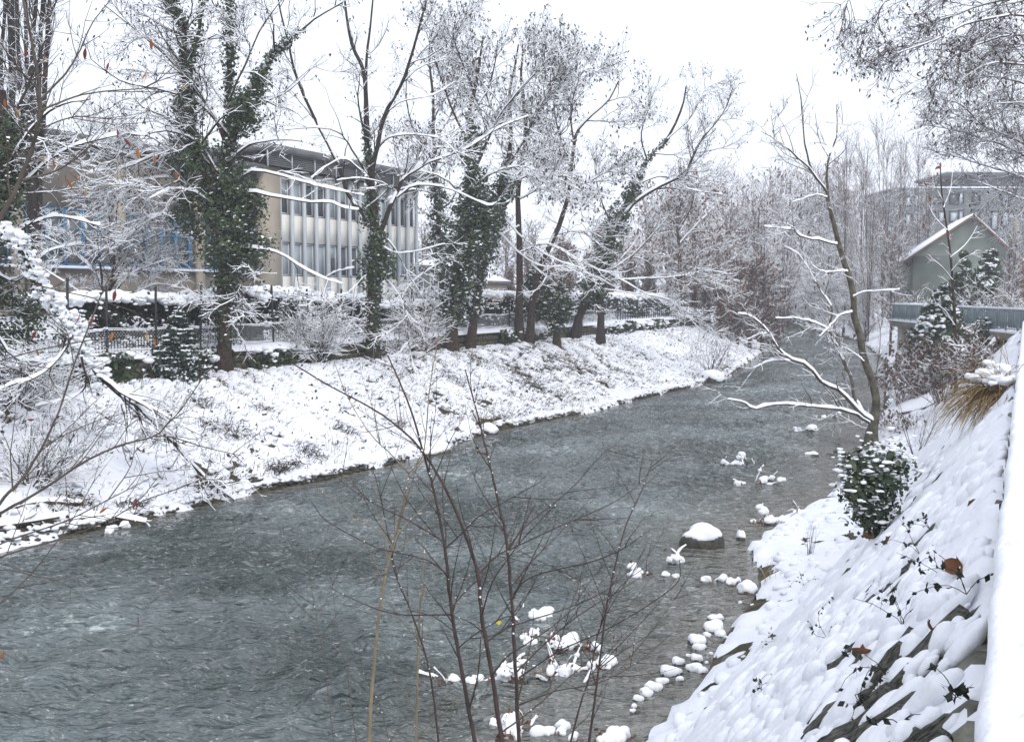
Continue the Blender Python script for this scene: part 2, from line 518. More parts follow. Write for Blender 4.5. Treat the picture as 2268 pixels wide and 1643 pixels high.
def grid_mesh(name, S, N, Z, m, drop=None, smooth=True, shift=None):
    ss, nn = np.meshgrid(S, N, indexing='ij')
    if shift is not None:
        ss = ss + shift[0]; nn = nn + shift[1]
    X, Y = xy(ss, nn)
    V = np.stack([X, Y, Z], -1).reshape(-1, 3)
    a, b = len(S), len(N)
    i = np.arange(a - 1)[:, None] * b + np.arange(b - 1)[None, :]
    q = np.stack([i, i + b, i + b + 1, i + 1], -1)
    if drop is not None:
        q = q[~drop[:-1, :-1]]
    return mesh_np(name, V, q.reshape(-1, 4), m, smooth)

def spaced(a, b, f):
    out = [a]
    while out[-1] < b:
        out.append(out[-1] + f(out[-1]))
    return np.array(out)

# --- ground: one sheet out to the horizon (soil, river bed, dead grass)
def gap(c): return 0.22 + 0.012 * abs(c)
Sg = np.concatenate([[-60, -30, -10], spaced(-4, 130, lambda c: 0.35 + 0.008 * max(c, 0)), np.linspace(140, 420, 30), [600, 900]])
Ng = np.concatenate([[-700, -400, -250, -160, -120, -90, -70, -56, -46, -40, -35, -31], np.arange(-28.5, 5.0, 0.36), [6, 8, 11, 15, 20, 28, 40, 60, 90, 140, 250, 400, 700]])
gs, gn = np.meshgrid(Sg, Ng, indexing='ij')
GZ = H(gs, gn) - 0.05
ground = obj('ground', grid_mesh('ground', Sg, Ng, GZ, M_SOIL), kind='structure')

# --- snow lying on the left bank and in the garden behind it
def left_snow():
    S = spaced(4, 128, lambda c: 0.10 + 0.0018 * c)
    N = np.arange(-28.2, -13.5, 0.10)
    s, n = np.meshgrid(S, N, indexing='ij')
    d = nl(s) - n + 0.55 * (fbm(s * 0.9, n * 0.9, 9, 4) - 0.5) * 2
    a, b = s * 0.95 + n * 0.25, n
    clump = fbm(a * 1.1, b * 0.9, 21, 3)
    fine = fbm(a * 4.5, b * 2.2, 33, 3)
    tuft = np.clip((fine - 0.42) * 5, -1.0, 1)
    T = 0.075 + 0.085 * tuft + 0.16 * (clump - 0.5)
    bare = np.clip((fbm(s * 0.22, n * 0.4, 44, 3) - 0.52) * 4.0, 0, 1) * np.clip(d - 1.5, 0, 1)
    # the half-bare grassy stretch below the ivy trees
    m2 = np.exp(-((s - 52) / 9.0) ** 2) * np.clip((d - 3.0) / 1.5, 0, 1) * np.clip((9.2 - d) / 1.0, 0, 1)
    T = T - (0.13 * bare + 0.16 * m2) * (0.55 - tuft)
    lip = np.exp(-((d - 0.55) / 0.55) ** 2)
    lip = lip * (0.35 + 0.65 * (vn(s * 0.45, n * 0, 72)))
    T = T * (1 - 0.5 * lip) + 0.10 * lip + 0.16 * lip * (fbm(s * 3.0, n * 3.0, 71, 3) - 0.45)
    # undercut dark edges on short stretches of the shore
    for s0, w, a0 in ((36.5, 2.6, 0.9), (21.5, 2.2, 0.8), (66, 5.0, 0.8), (72, 3.0, 0.8), (15.5, 1.2, 0.7)):
        T = T - a0 * 0.28 * np.exp(-((s - s0) / w) ** 2) * np.exp(-((d - 0.75) / 0.42) ** 2) * (0.5 + 1.0 * vn(s * 3, n * 2, 88))
    T = np.where(d < 0.10, -0.3, T * np.clip((d - 0.08) / 0.16, 0, 1) ** 0.5)
    T = np.where(n < WALL_N - 0.2, 0.14, T)
    Z = H(s, n) - 0.05 + T
    Z = np.where((s < WALL_END) & (n < WALL_N + 0.32) & (n > WALL_N - 0.34), 2.6, Z)
    drop = (Z < -0.1) | (d < -0.3)
    return grid_mesh('snow', S, N, Z, M_SNOW, drop)
snow_left = obj('snow_bank', left_snow(), kind='structure')

# --- snow farther off: garden, road side, far banks
def far_snow():
    S = np.concatenate([[-60, -30, -10, -4], spaced(0, 128, lambda c: 1.5), np.linspace(132, 420, 60), [600, 900]])
    N = np.concatenate([[-700, -400, -250, -200, -170, -150, -130, -115, -100, -90, -80, -70, -62], np.arange(-56, -28.0, 1.0), [-28.0]])
    s, n = np.meshgrid(S, N, indexing='ij')
    Z = H(s, n) + 0.09 + 0.10 * fbm(s * 0.6, n * 0.6, 3, 3)
    d = nl(s) - n
    return grid_mesh('snow', S, N, Z, M_SNOW, d < -1.0)
obj('snow_field', far_snow(), kind='structure')
def far_snow2():
    S = np.concatenate([spaced(45, 240, lambda c: 0.8), np.linspace(250, 420, 20), [600, 900]])
    N = np.concatenate([np.arange(-75, -30, 0.8), np.arange(-30, 10, 0.5), [11, 13, 16, 20, 26, 40, 70, 120, 250, 700]])
    s, n = np.meshgrid(S, N, indexing='ij')
    d = n - nr(s)
    Z = H(s, n) - 0.05 + np.where(d < 0.15, -0.4, 0.14 + 0.30 * (fbm(s * 0.9, n * 0.9, 13, 4) - 0.47))
    dl_ = nl(s) - n
    Zl = H(s, n) - 0.05 + 0.14 + 0.2 * (fbm(s * 0.9, n * 0.9, 15, 4) - 0.47)
    return grid_mesh('snow', S, N, np.where((s > 125) & (dl_ > 0.2), Zl, Z), M_SNOW, (d < 0) & ~((s > 125) & (dl_ > 0)))
obj('snow_far_bank', far_snow2(), kind='structure')

# --- right bank: stone slope (rock sheet with stones) and the thick pillows of snow on it
rng = np.random.default_rng(7)
def bank_frame(s, n):
    """outward normal of the slope in the (n, z) plane"""
    e = 0.12
    g = (H(s, n + e) - H(s, n - e)) / (2 * e)
    g = np.clip(g, -0.2, 1.5)
    k = 1 / np.sqrt(1 + g * g)
    return -g * k, k
SB = spaced(-3.0, 46.5, lambda c: 0.020 + 0.0034 * max(c, 0))
NB = np.concatenate([np.arange(-7.2, -3.4, 0.07), np.arange(-3.4, -0.04, 0.025)])
bs, bn = np.meshgrid(SB, NB, indexing='ij')
BZ = H(bs, bn)
bnx, bnz = bank_frame(bs, bn)
slope = np.clip((bn + 3.4) / 0.6, 0, 1)                # 1 on the stone slope, 0 on the shelf
strata = fbm(bs * 6.0 + bn * 1.2, bn * 1.1, 61, 5)
RK = (strata - 0.5) * 0.22 * slope + (fbm(bs * 2.5, bn * 2.5, 62, 3) - 0.5) * 0.12
rock_Z = BZ - 0.06 + RK * 0.8
rockbank = obj('river_bank', grid_mesh('river_bank', SB[::2], NB[::2], rock_Z[::2, ::2], M_ROCK, rock_Z[::2, ::2] < -0.5), kind='structure')

def slab_mesh(name, seed):
    r = np.random.default_rng(seed)
    V = ICO2_V.copy()
    V = np.sign(V) * np.abs(V) ** 0.55
    V[:, 2] += 0.25 * np.sin(V[:, 1] * 9 + seed) * np.sign(V[:, 2])
    V *= (1 + 0.22 * (r.random((len(V), 1)) - 0.5))
    return mesh_np(name, V * 0.5, ICO2_F, M_ROCK, False)
slab_protos = [slab_mesh('stone', k) for k in range(6)]

cover = np.clip(1.32 - 0.92 * np.exp(-((bn + 0.55) / 0.62) ** 2) * np.exp(-((bs - 2.6) / 2.6) ** 2) - 0.55 * np.exp(-((bn + 0.95) / 0.45) ** 2) * np.exp(-((bs - 8.0) / 2.2) ** 2)
                - 0.28 * np.clip((bn + 1.5) / 0.8, 0, 1) * np.clip((26 - bs) / 12, 0, 1), 0.10, 1)
cover = np.clip(cover + 0.7 * (fbm(bs * 1.1, bn * 0.9, 91, 3) - 0.5), 0.05, 1)
def lumps(count, ls, ln, hh_, near_bias, seed, thin):
    r = np.random.default_rng(seed)
    out = np.zeros(bs.shape)
    for k in range(count):
        s0 = r.uniform(-2.6, 46) if r.random() > near_bias else r.uniform(-2.6, 13)
        n0 = r.uniform(nr(s0) + 0.05, -0.10)
        i = min(len(SB) - 1, int(np.searchsorted(SB, s0))); j = min(len(NB) - 1, int(np.searchsorted(NB, n0)))
        if r.random() > thin + (1 - thin) * cover[i, j]: continue
        on = n0 > -3.1
        Ls = r.uniform(*ls) * (1.0 if on else 1.3); Ln = r.uniform(*ln) * (1.0 if on else 0.6)
        big = 1 + 0.022 * max(s0 - 4, 0)
        Ls *= big; Ln *= big ** 0.6; hh = r.uniform(*hh_) * (1.0 if on else 0.8) * big ** 0.5
        i0, i1 = np.searchsorted(SB, [s0 - Ln, s0 + Ln]); j0, j1 = np.searchsorted(NB, [n0 - Ln * 1.1, n0 + Ln * 1.1])
        if i1 <= i0 or j1 <= j0: continue
        th = r.normal() * 0.45
        a = (bs[i0:i1, j0:j1] - s0); b = (bn[i0:i1, j0:j1] - n0)
        aa = (a * math.cos(th) + b * math.sin(th)) / Ls; bb = (-a * math.sin(th) + b * math.cos(th)) / Ln
        rr = aa ** 2 + bb ** 2 + 0.6 * (wrp[i0:i1, j0:j1] - 0.5)
        h = hh * np.sqrt(np.clip(1 - rr, 0, 1))
        out[i0:i1, j0:j1] = np.maximum(out[i0:i1, j0:j1], h)
    return out
wrp = fbm(bs * 5, bn * 5, 92, 2)
pb = lumps(2200, (0.10, 0.20), (0.16, 0.40), (0.06, 0.11), 0.40, 71, 0.10)
soft = np.clip((cover - 0.50) * 2.2, 0, 1) * (0.55 + 0.45 * vn(bs * 1.2, bn * 1.2, 98)) + 0.6 * np.clip((-1.6 - bn) / 0.7, 0, 1)
T = pb - 0.050 + soft * 0.060 + 0.010 * (fbm(bs * 7, bn * 7, 95, 2) - 0.5)
dshore = bn - nr(bs) + 0.30 * (fbm(bs * 1.6, bn * 1.6, 96, 3) - 0.5)
T = np.where(dshore < 0.06, np.minimum(T, -0.05), T)
shelf_bare = np.clip((fbm(bs * 1.1, bn * 1.1, 97, 3) - 0.54) * 9, 0, 1) * (1 - slope) * np.clip(1.3 - np.abs(bs - 20) / 9, 0, 1)
T = T - 0.16 * shelf_bare
base_s = BZ - 0.05
SZ = base_s + T * np.maximum(bnz, 0.55)
shift_n = T * bnx * 0.8
snow_right = obj('snow_slope', grid_mesh('snow', SB[::2], NB[::2], SZ[::2, ::2], M_SNOW, SZ[::2, ::2] < -0.15, shift=(0, shift_n[::2, ::2])), kind='structure')

# pillows of snow resting on the stones: full, rounded, overhanging their dark gaps
def pillows():
    r = np.random.default_rng(75)
    near, far = MB(), MB()
    for k in range(9000):
        s0 = r.uniform(1.0, 11) if k % 4 else r.uniform(1.0, 44)
        if False: s0 = r.uniform(1.0, 12) if k % 2 else r.uniform(1.0, 44) ** 1.0
        n0 = r.uniform(nr(s0) + 0.40, -0.16)
        i = min(len(SB) - 1, int(np.searchsorted(SB, s0))); j = min(len(NB) - 1, int(np.searchsorted(NB, n0)))
        c = cover[i, j]
        q = r.random() ** 1.8
        low = np.clip((-1.7 - n0) / 0.6, 0, 1) if n0 > -3.1 else 0.4
        if r.random() > (0.16 + 0.40 * c) * (1 - 0.6 * low) * (0.45 + 1.1 * (vn(np.array([s0 * 2.2]), np.array([n0 * 2.6]), 76)[0] > 0.42)): continue
        on = n0 > toe_n(s0)
        big = 1 + 0.03 * max(s0 - 4, 0)
        Ls = (0.028 + 0.075 * q) * big; Ln = Ls * r.uniform(0.9, 2.1); hh = Ls * r.uniform(0.45, 0.75)
        g = math.atan2(3.6, 2.9) if on else 0.15
        x, y = xy(s0, n0)
        ax = np.array([RIV[1] * math.cos(g), -RIV[0] * math.cos(g), math.sin(g)]); ay = np.array([RIV[0], RIV[1], 0.0]); az = np.cross(ay, ax) * -1
        if az[2] < 0: az = -az
        th = r.normal() * 0.5
        a2 = ax * math.cos(th) + ay * math.sin(th); b2 = -ax * math.sin(th) + ay * math.cos(th)
        TV, TF = (ICO3_V, ICO3_F) if s0 < 5.5 and Ls > 0.055 else ((ICO2_V, ICO2_F) if s0 < 14 else (ICO_V, ICO_F))
        ph = r.random(4) * 6.28
        w = 1 + 0.16 * np.sin(TV[:, 0] * 2.6 + ph[0]) + 0.14 * np.sin(TV[:, 1] * 3.1 + ph[1]) + 0.08 * np.sin(TV[:, 0] * 5 + TV[:, 1] * 4 + ph[2])
        V = TV * w[:, None]
        # the snow sags downhill and stands up on its upper side
        V = V[:, :1] * Ln * a2 + V[:, 1:2] * Ls * b2 + V[:, 2:] * hh * (az * 0.65 + np.array([0, 0, 0.45]))
        cz = BZ[i, j] - 0.05 + max(float(T[i, j]), -0.02) * 0.6 + hh * 0.25
        (near if s0 < 7.5 else far).add(V + [x, y, cz], TF)
    obj('snow_pillows', near.mesh('snow_pillows', M_SNOW, True), kind='stuff')
    obj('snow_mounds', far.mesh('snow_mounds', M_SNOW, True), kind='stuff')
def toe_n(s): return float(np.interp(s, [0, 12, 18, 24, 30, 45], [-3.3, -3.2, -2.9, -2.75, -3.0, -3.3]))
pillows()

# stones of the slope, each lying along the fall of the bank
nst = 0
for k in range(1600):
    if nst >= 240: break
    s0 = rng.uniform(1.2, 22) if k % 2 else rng.uniform(1.2, 9); n0 = rng.uniform(-2.9, -0.25)
    i = min(len(SB) - 1, int(np.searchsorted(SB, s0))); j = min(len(NB) - 1, int(np.searchsorted(NB, n0)))
    if T[i, j] > 0.03: continue
    g = math.atan2(3.6, 2.9)
    x, y = xy(s0, n0)
    o = bpy.data.objects.new('stone', slab_protos[k % 6])
    COL.objects.link(o)
    o.parent = rockbank
    o.location = (x, y, float(BZ[i, j]) - 0.055)
    ax = Vector((RIV[1] * math.cos(g), -RIV[0] * math.cos(g), math.sin(g)))
    ay = Vector((-RIV[0], -RIV[1], 0)); az = ax.cross(ay)
    M = __import__('mathutils').Matrix((ax, ay, az)).transposed().to_euler()
    o.rotation_euler = (M.x + rng.normal() * 0.12, M.y + rng.normal() * 0.12, M.z + rng.normal() * 0.25)
    o.scale = (rng.uniform(0.18, 0.5), rng.uniform(0.05, 0.15), rng.uniform(0.05, 0.10))
    nst += 1

# --- pavement behind the parapet
mb = MB(); mb.boxsn(-6, 46, 0.36, 7.0, 3.6, 3.98)
obj('pavement', mb.mesh('pavement', M_SNOW), kind='structure')

# --- water
def water():
    S = np.concatenate([[-60, -30, -12], spaced(-4, 70, lambda c: 0.11 + 0.0028 * max(c, 0)), spaced(70.5, 240, lambda c: 1.6)])
    tt = np.linspace(0, 1, 130)
    s = np.repeat(S[:, None], len(tt), 1)
    a, b = nl(s) - 0.5, nr(s) + 0.5
    n = a + (b - a) * tt[None, :]
    amp = np.clip(np.minimum(n - nl(s), (nr(s) - n) * 0.45) / 1.8, 0.12, 1)
    w1 = fbm(s * 1.15 + n * 0.5, n * 1.9 - s * 0.3, 101, 2) - 0.5
    w2 = fbm(s * 2.4 - n * 0.9, n * 3.6, 102, 3) - 0.5
    ridged = 1 - np.abs(2 * vn(s * 1.7 + 3 * w1, n * 3.0 + 2 * w2, 103) - 1)
    z = amp * (0.16 * w1 + 0.20 * w2 + 0.09 * ridged)
    X, Y = xy(s, n)
    V = np.stack([X, Y, z], -1).reshape(-1, 3)
    A, B = s.shape
    i = np.arange(A - 1)[:, None] * B + np.arange(B - 1)[None, :]
    q = np.stack([i, i + B, i + B + 1, i + 1], -1).reshape(-1, 4)
    me = mesh_np('water', V, q, M_WATER, True)
    at_ = me.attributes.new('shallow', 'FLOAT', 'POINT')
    sh = np.clip(1 - (nr(s) - n) / (2.6 + 2.0 * fbm(s * 0.25, n * 0.2, 110, 2)), 0, 1) ** 1.2
    sh = np.maximum(sh, np.clip(1 - (n - nl(s)) / 0.8, 0, 1) * 0.8)
    at_.data.foreach_set('value', sh.astype(np.float32).ravel())
    return me
def water_mat():
    m = bpy.data.materials.new('river_water'); m.use_nodes = True
    nt = m.node_tree; b = nt.nodes['Principled BSDF']; L = nt.links.new
    tc = nt.nodes.new('ShaderNodeTexCoord')
    at_ = nt.nodes.new('ShaderNodeAttribute'); at_.attribute_name = 'shallow'
    mx = nt.nodes.new('ShaderNodeMix'); mx.data_type = 'RGBA'
    nz = nt.nodes.new('ShaderNodeTexNoise'); nz.inputs['Scale'].default_value = 3.5; nz.inputs['Detail'].default_value = 6
    L(tc.outputs['Object'], nz.inputs[0])
    bedr = nt.nodes.new('ShaderNodeValToRGB')
    bedr.color_ramp.elements[0].position = 0.35; bedr.color_ramp.elements[0].color = (0.12, 0.118, 0.10, 1)
    bedr.color_ramp.elements[1].position = 0.7; bedr.color_ramp.elements[1].color = (0.23, 0.22, 0.19, 1)
    L(nz.outputs[0], bedr.inputs[0])
    deep_sheen = nt.nodes.new('ShaderNodeValToRGB')  # pale patches put the ripples' sky reflection into the base colour
    n2 = nt.nodes.new('ShaderNodeTexNoise'); n2.inputs['Scale'].default_value = 0.22; n2.inputs['Detail'].default_value = 7
    L(tc.outputs['Object'], n2.inputs[0])
    deep_sheen.color_ramp.elements[0].position = 0.40; deep_sheen.color_ramp.elements[0].color = (0.034, 0.050, 0.047, 1)
    deep_sheen.color_ramp.elements[1].position = 0.62; deep_sheen.color_ramp.elements[1].color = (0.145, 0.178, 0.180, 1)
    L(n2.outputs[0], deep_sheen.inputs[0])
    L(at_.outputs['Fac'], mx.inputs[0]); L(deep_sheen.outputs[0], mx.inputs[6]); L(bedr.outputs[0], mx.inputs[7])
    # broken water: small white crests
    nf = nt.nodes.new('ShaderNodeTexNoise'); nf.inputs['Scale'].default_value = 2.6; nf.inputs['Detail'].default_value = 9; nf.inputs['Roughness'].default_value = 0.72
    L(tc.outputs['Object'], nf.inputs[0])
    nf2 = nt.nodes.new('ShaderNodeTexNoise'); nf2.inputs['Scale'].default_value = 0.22; nf2.inputs['Detail'].default_value = 2
    L(tc.outputs['Object'], nf2.inputs[0])
    ad = nt.nodes.new('ShaderNodeMath'); ad.operation = 'ADD'
    L(nf.outputs[0], ad.inputs[0]); L(nf2.outputs[0], ad.inputs[1])
    mr = nt.nodes.new('ShaderNodeMapRange'); mr.inputs[1].default_value = 1.20; mr.inputs[2].default_value = 1.34
    L(ad.outputs[0], mr.inputs[0])
    mf = nt.nodes.new('ShaderNodeMix'); mf.data_type = 'RGBA'
    L(mr.outputs[0], mf.inputs[0]); L(mx.outputs[2], mf.inputs[6]); mf.inputs[7].default_value = (0.55, 0.62, 0.63, 1)
    L(mf.outputs[2], b.inputs['Base Color'])
    b.inputs['Roughness'].default_value = 0.06
    b.inputs['IOR'].default_value = 1.55
    b.inputs['Specular IOR Level'].default_value = 0.5
    mp = nt.nodes.new('ShaderNodeMapping')
    mp.inputs['Rotation'].default_value = (0, 0, math.radians(-8)); mp.inputs['Scale'].default_value = (0.75, 1.45, 1)
    L(tc.outputs['Object'], mp.inputs[0])
    h1 = nt.nodes.new('ShaderNodeTexNoise'); h1.inputs['Scale'].default_value = 2.3; h1.inputs['Detail'].default_value = 3.0; h1.inputs['Distortion'].default_value = 0.25
    h2 = nt.nodes.new('ShaderNodeTexNoise'); h2.inputs['Scale'].default_value = 7.0; h2.inputs['Detail'].default_value = 1; h2.inputs['Distortion'].default_value = 0.3
    L(mp.outputs[0], h1.inputs[0]); L(mp.outputs[0], h2.inputs[0])
    sc_ = nt.nodes.new('ShaderNodeMath'); sc_.operation = 'MULTIPLY_ADD'; sc_.inputs[1].default_value = 0.30
    L(h2.outputs[0], sc_.inputs[0]); L(h1.outputs[0], sc_.inputs[2])
    bp = nt.nodes.new('ShaderNodeBump'); bp.inputs['Strength'].default_value = 1.0; bp.inputs['Distance'].default_value = 0.60
    L(sc_.outputs[0], bp.inputs['Height']); L(bp.outputs[0], b.inputs['Normal'])
    return m
M_WATER = water_mat()
obj('water', water(), kind='structure')
M_RAILP = mat('frosted_panel', (0.30, 0.35, 0.37), 0.3, spec=0.5)
# ------------------------------------------------------------------ buildings
def wall_box(mb, s0, s1, n0, n1, z0, z1): mb.boxsn(s0, s1, n0, n1, z0, z1)
def one(parent, name, m, *boxes, kind=None, label=None):
    mb = MB()
    for b in boxes: mb.boxsn(*b)
    return obj(name, mb.mesh(name, m), parent, kind=kind, label=label)

FN = -38.3                                         # the school front runs along the river
bx_, by_ = xy(46, FN)
school = thing('school_building', 'two storey building with white panels, pale mullions and grey louvred roof edge behind the trees', 'building', (bx_, by_, 3.6))
S0, S1 = 46.75, 61.5
one(school, 'wall', M_BEIGE, (46.2, S1, FN - 12, FN - 0.35, 3.4, 12.9))
one(school, 'corner_pillar', M_BEIGE, (45.3, 46.7, FN - 0.6, FN + 0.25, 3.4, 12.6))
one(school, 'roof', M_LOUV, (45.2, S1 + 0.8, FN - 12.5, FN + 0.8, 13.38, 13.75))
one(school, 'roof_snow', M_SNOW, (45.3, S1 + 0.7, FN - 12.4, FN + 0.6, 13.76, 13.84))
for k in range(7):
    one(school, 'louvre_slat', M_LOUV, (45.3, S1 + 0.4, FN + 0.45, FN + 0.56, 12.62 + k * 0.108, 12.69 + k * 0.108))
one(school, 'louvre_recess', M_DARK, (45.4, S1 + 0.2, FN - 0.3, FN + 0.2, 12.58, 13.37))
for k in range(8):
    one(school, 'louvre_bracket', M_ALU, (45.2 + k * 2.1, 45.26 + k * 2.1, FN + 0.57, FN + 0.64, 12.5, 13.4))
NB_ = 13
bw = (S1 - S0) / NB_
gl = [M_GLASS, M_GLASS, M_GLASS2, M_GLASS, M_GLASSP]
rg = random.Random(3)
for k in range(NB_):
    a, b = S0 + k * bw + 0.05, S0 + (k + 1) * bw - 0.05
    one(school, 'panel', M_WHITEP, (a, b, FN - 0.3, FN - 0.02, 3.5, 6.5))
    one(school, 'panel', M_WHITEP, (a, b, FN - 0.3, FN - 0.02, 8.47, 10.03))
    one(school, 'panel', M_WHITEP, (a, b, FN - 0.3, FN - 0.02, 12.0, 12.55))
    for z0, z1 in ((6.54, 8.43), (10.07, 11.96)):
        w = one(school, 'window', M_ALU, (a, b, FN - 0.28, FN - 0.1, z0, z0 + 0.07), (a, b, FN - 0.28, FN - 0.1, z1 - 0.07, z1),
                (a, a + 0.06, FN - 0.28, FN - 0.102, z0, z1), (b - 0.06, b, FN - 0.28, FN - 0.102, z0, z1))
        zz = z0 + 0.08 + rg.choice([0, 0, 0.75])
        one(w, 'pane', rg.choice(gl), (a + 0.06, b - 0.06, FN - 0.24, FN - 0.16, z0 + 0.07, z1 - 0.07))
        if zz > z0 + 0.3:
            one(w, 'blind', M_GLASSP, (a + 0.07, b - 0.07, FN - 0.157, FN - 0.15, zz + 0.3, z1 - 0.08))
for k in range(NB_ + 1):
    a = S0 + k * bw
    d = 0.075 if k % 4 else 0.11
    one(school, 'mullion', M_ALU, (a - d, a + d, FN - 0.02, FN + 0.2, 3.5, 12.55))
# the lower wing with blue windows
wing = thing('school_wing', 'lower beige wing with blue framed windows behind the snowy garden tree', 'building', (*xy(36, FN), 3.6))
one(wing, 'wall', M_TAUPE, (22, 45.3, FN - 10, FN - 0.3, 3.4, 6.6), kind=None)
one(wing, 'upper_wall', M_TAUPE, (22, 45.3, FN - 10, FN - 0.3, 9.35, 12.3))
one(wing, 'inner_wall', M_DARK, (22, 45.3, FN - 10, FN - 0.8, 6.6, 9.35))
one(wing, 'sill', M_SNOW, (22, 45.2, FN - 0.4, FN - 0.02, 6.62, 6.74))
one(wing, 'roof', M_LOUV, (21.5, 45.2, FN - 10.3, FN + 0.4, 12.32, 12.6))
for s_ in (22.2, 29.6, 35.2, 40.4):
    one(wing, 'pillar', M_BEIGE, (s_, s_ + 0.5, FN - 0.35, FN - 0.05, 3.5, 12.3))
k = 22.9
while k < 44.6:
    a, b = k, k + 0.92
    w = one(wing, 'window', M_BLUE, (a, a + 0.07, FN - 0.45, FN - 0.34, 6.75, 9.33), (b - 0.07, b, FN - 0.45, FN - 0.34, 6.75, 9.33),
            (a, b, FN - 0.45, FN - 0.343, 6.75, 6.83), (a, b, FN - 0.45, FN - 0.343, 8.35, 8.43), (a, b, FN - 0.45, FN - 0.343, 9.25, 9.33))
    one(w, 'pane', rg.choice([M_GLASS, M_GLASS, M_GLASS2]), (a + 0.07, b - 0.07, FN - 0.42, FN - 0.37, 6.83, 9.25))
    k += 0.96

# small buildings behind the ivy trees
def low_house(name, label, u, Y, w, dpt, h, m, roof_h=0.9, hip=True, z0=None):
    c = at(u, Y)
    t = thing(name, label, 'building', c)
    s_, n_ = sn(c)
    one(t, 'wall', m, (s_ - w / 2, s_ + w / 2, n_ - dpt, n_, c[2] - 0.3, c[2] + h))
    one(t, 'eaves', M_LOUV, (s_ - w / 2 - 0.3, s_ + w / 2 + 0.3, n_ - dpt - 0.3, n_ + 0.3, c[2] + h, c[2] + h + 0.18))
    mb = MB()
    z = c[2] + h + 0.19; q = 0.35
    A = [(s_ - w / 2 - 0.3, n_ - dpt - 0.3), (s_ + w / 2 + 0.3, n_ - dpt - 0.3), (s_ + w / 2 + 0.3, n_ + 0.3), (s_ - w / 2 - 0.3, n_ + 0.3)]
    B = [(s_ - w * (0.5 - q), n_ - dpt * 0.5 - 0.05), (s_ + w * (0.5 - q), n_ - dpt * 0.5 - 0.05), (s_ + w * (0.5 - q), n_ - dpt * 0.5 + 0.05), (s_ - w * (0.5 - q), n_ - dpt * 0.5 + 0.05)]
    V = [(*xy(*p), z) for p in A] + [(*xy(*p), z + roof_h) for p in B]
    mb.add(V, [[0, 1, 5, 4], [1, 2, 6, 5], [2, 3, 7, 6], [3, 0, 4, 7], [4, 5, 6, 7]])
    obj('roof', mb.mesh('roof', M_SNOW), t)
    for i in range(3):
        a = s_ - w / 2 + w * (0.2 + 0.28 * i)
        f = one(t, 'window', M_ALU, (a, a + w * 0.13, n_ + 0.003, n_ + 0.05, c[2] + h * 0.4, c[2] + h * 0.8))
        one(f, 'pane', M_GLASS, (a + 0.06, a + w * 0.13 - 0.06, n_ + 0.053, n_ + 0.07, c[2] + h * 0.4 + 0.07, c[2] + h * 0.8 - 0.07))
    return t
low_house('low_building', 'low grey building with snowy roof beyond the end of the white panelled school', 955, 88, 11, 8, 3.3, M_GREYB)
low_house('garden_shed', 'small beige shed with snowy hipped roof between the ivy trunks', 1103, 80, 3.0, 3.0, 1.9, M_BEIGE, 0.8)

# house with a green gable on the right bank
hc = P(2122, 600, 82); hz = 3.6
gable = thing('gabled_house', 'pale green house with snowy gable roof above the railing', 'house', (hc[0], hc[1], hz))
def house():
    yaw = math.radians(-15)
    ax = np.array([math.cos(yaw), math.sin(yaw), 0]); ay = np.array([-math.sin(yaw), math.cos(yaw), 0])
    w, dp = 7.3, 9.0
    he, hr = P(2122, 566, 82)[2], P(2145, 482, 82)[2]
    o = np.array([hc[0] + 0.35, hc[1], 0])
    sh = 0.6                                        # ridge a little to the right of the middle
    V = []
    for d in (0, dp):
        b = o + ay * d
        V += [b - ax * w / 2 + [0, 0, hz], b + ax * w / 2 + [0, 0, hz], b + ax * w / 2 + [0, 0, he], b + ax * sh + [0, 0, hr], b - ax * w / 2 + [0, 0, he]]
    mb = MB(); mb.add(V, [[0, 1, 2, 4], [5, 9, 7, 6], [0, 4, 9, 5], [1, 6, 7, 2]]); mb.add(V, [[2, 3, 4], [7, 9, 8]])
    obj('wall', mb.mesh('wall', M_GREEN), gable)
    for sgn, nm in ((-1, 'roof'), (1, 'roof')):
        e = o + ax * (sgn * (w / 2 + 0.75)); ez = he - (hr - he) / (w / 2 - sgn * sh) * 0.75
        for mm, dz, th, name in ((M_TILE, 0.03, 0.16, 'roof'), (M_SNOW, 0.20, 0.10, 'roof_snow')):
            V = []
            for d in (-0.55, dp + 0.5):
                for top in (0, th):
                    V += [e + ay * d + [0, 0, ez + dz + top], o + ax * sh + ay * d + [0, 0, hr + dz + top]]
            mb = MB(); mb.add(V, [[0, 1, 3, 2], [4, 6, 7, 5], [2, 3, 7, 6], [0, 4, 5, 1], [0, 2, 6, 4], [1, 5, 7, 3]])
            obj(name, mb.mesh(name, mm), gable)
    for px in (3.0,):
        f = MB(); f.box(o + ax * px - ay * 0.05 + [0, 0, hz + 3.4], 1.1, 0.08, 1.4, ax, ay)
        fo = obj('window', f.mesh('window', M_WOOD), gable)
        g = MB(); g.box(o + ax * px - ay * 0.10 + [0, 0, hz + 3.4], 0.9, 0.02, 1.2, ax, ay); obj('pane', g.mesh('pane', M_GLASS), fo)
    ch = MB(); ch.box(o + ax * 4.4 + ay * 3.5 + [0, 0, hr - 0.9], 0.55, 0.55, 2.2, ax, ay)
    c_ = obj('chimney', ch.mesh('chimney', M_CONC), gable)
    s2 = MB(); s2.box(o + ax * 4.4 + ay * 3.5 + [0, 0, hr + 0.27], 0.75, 0.75, 0.12, ax, ay); obj('chimney_cap', s2.mesh('chimney_cap', M_SNOW), c_)
    bb = MB(); bb.box(o + ax * 5.0 + ay * 2.0 + [0, 0, hz + 2.2], 1.4, 3.0, 4.4, ax, ay); obj('porch', bb.mesh('porch', M_WOOD), gable)
house()

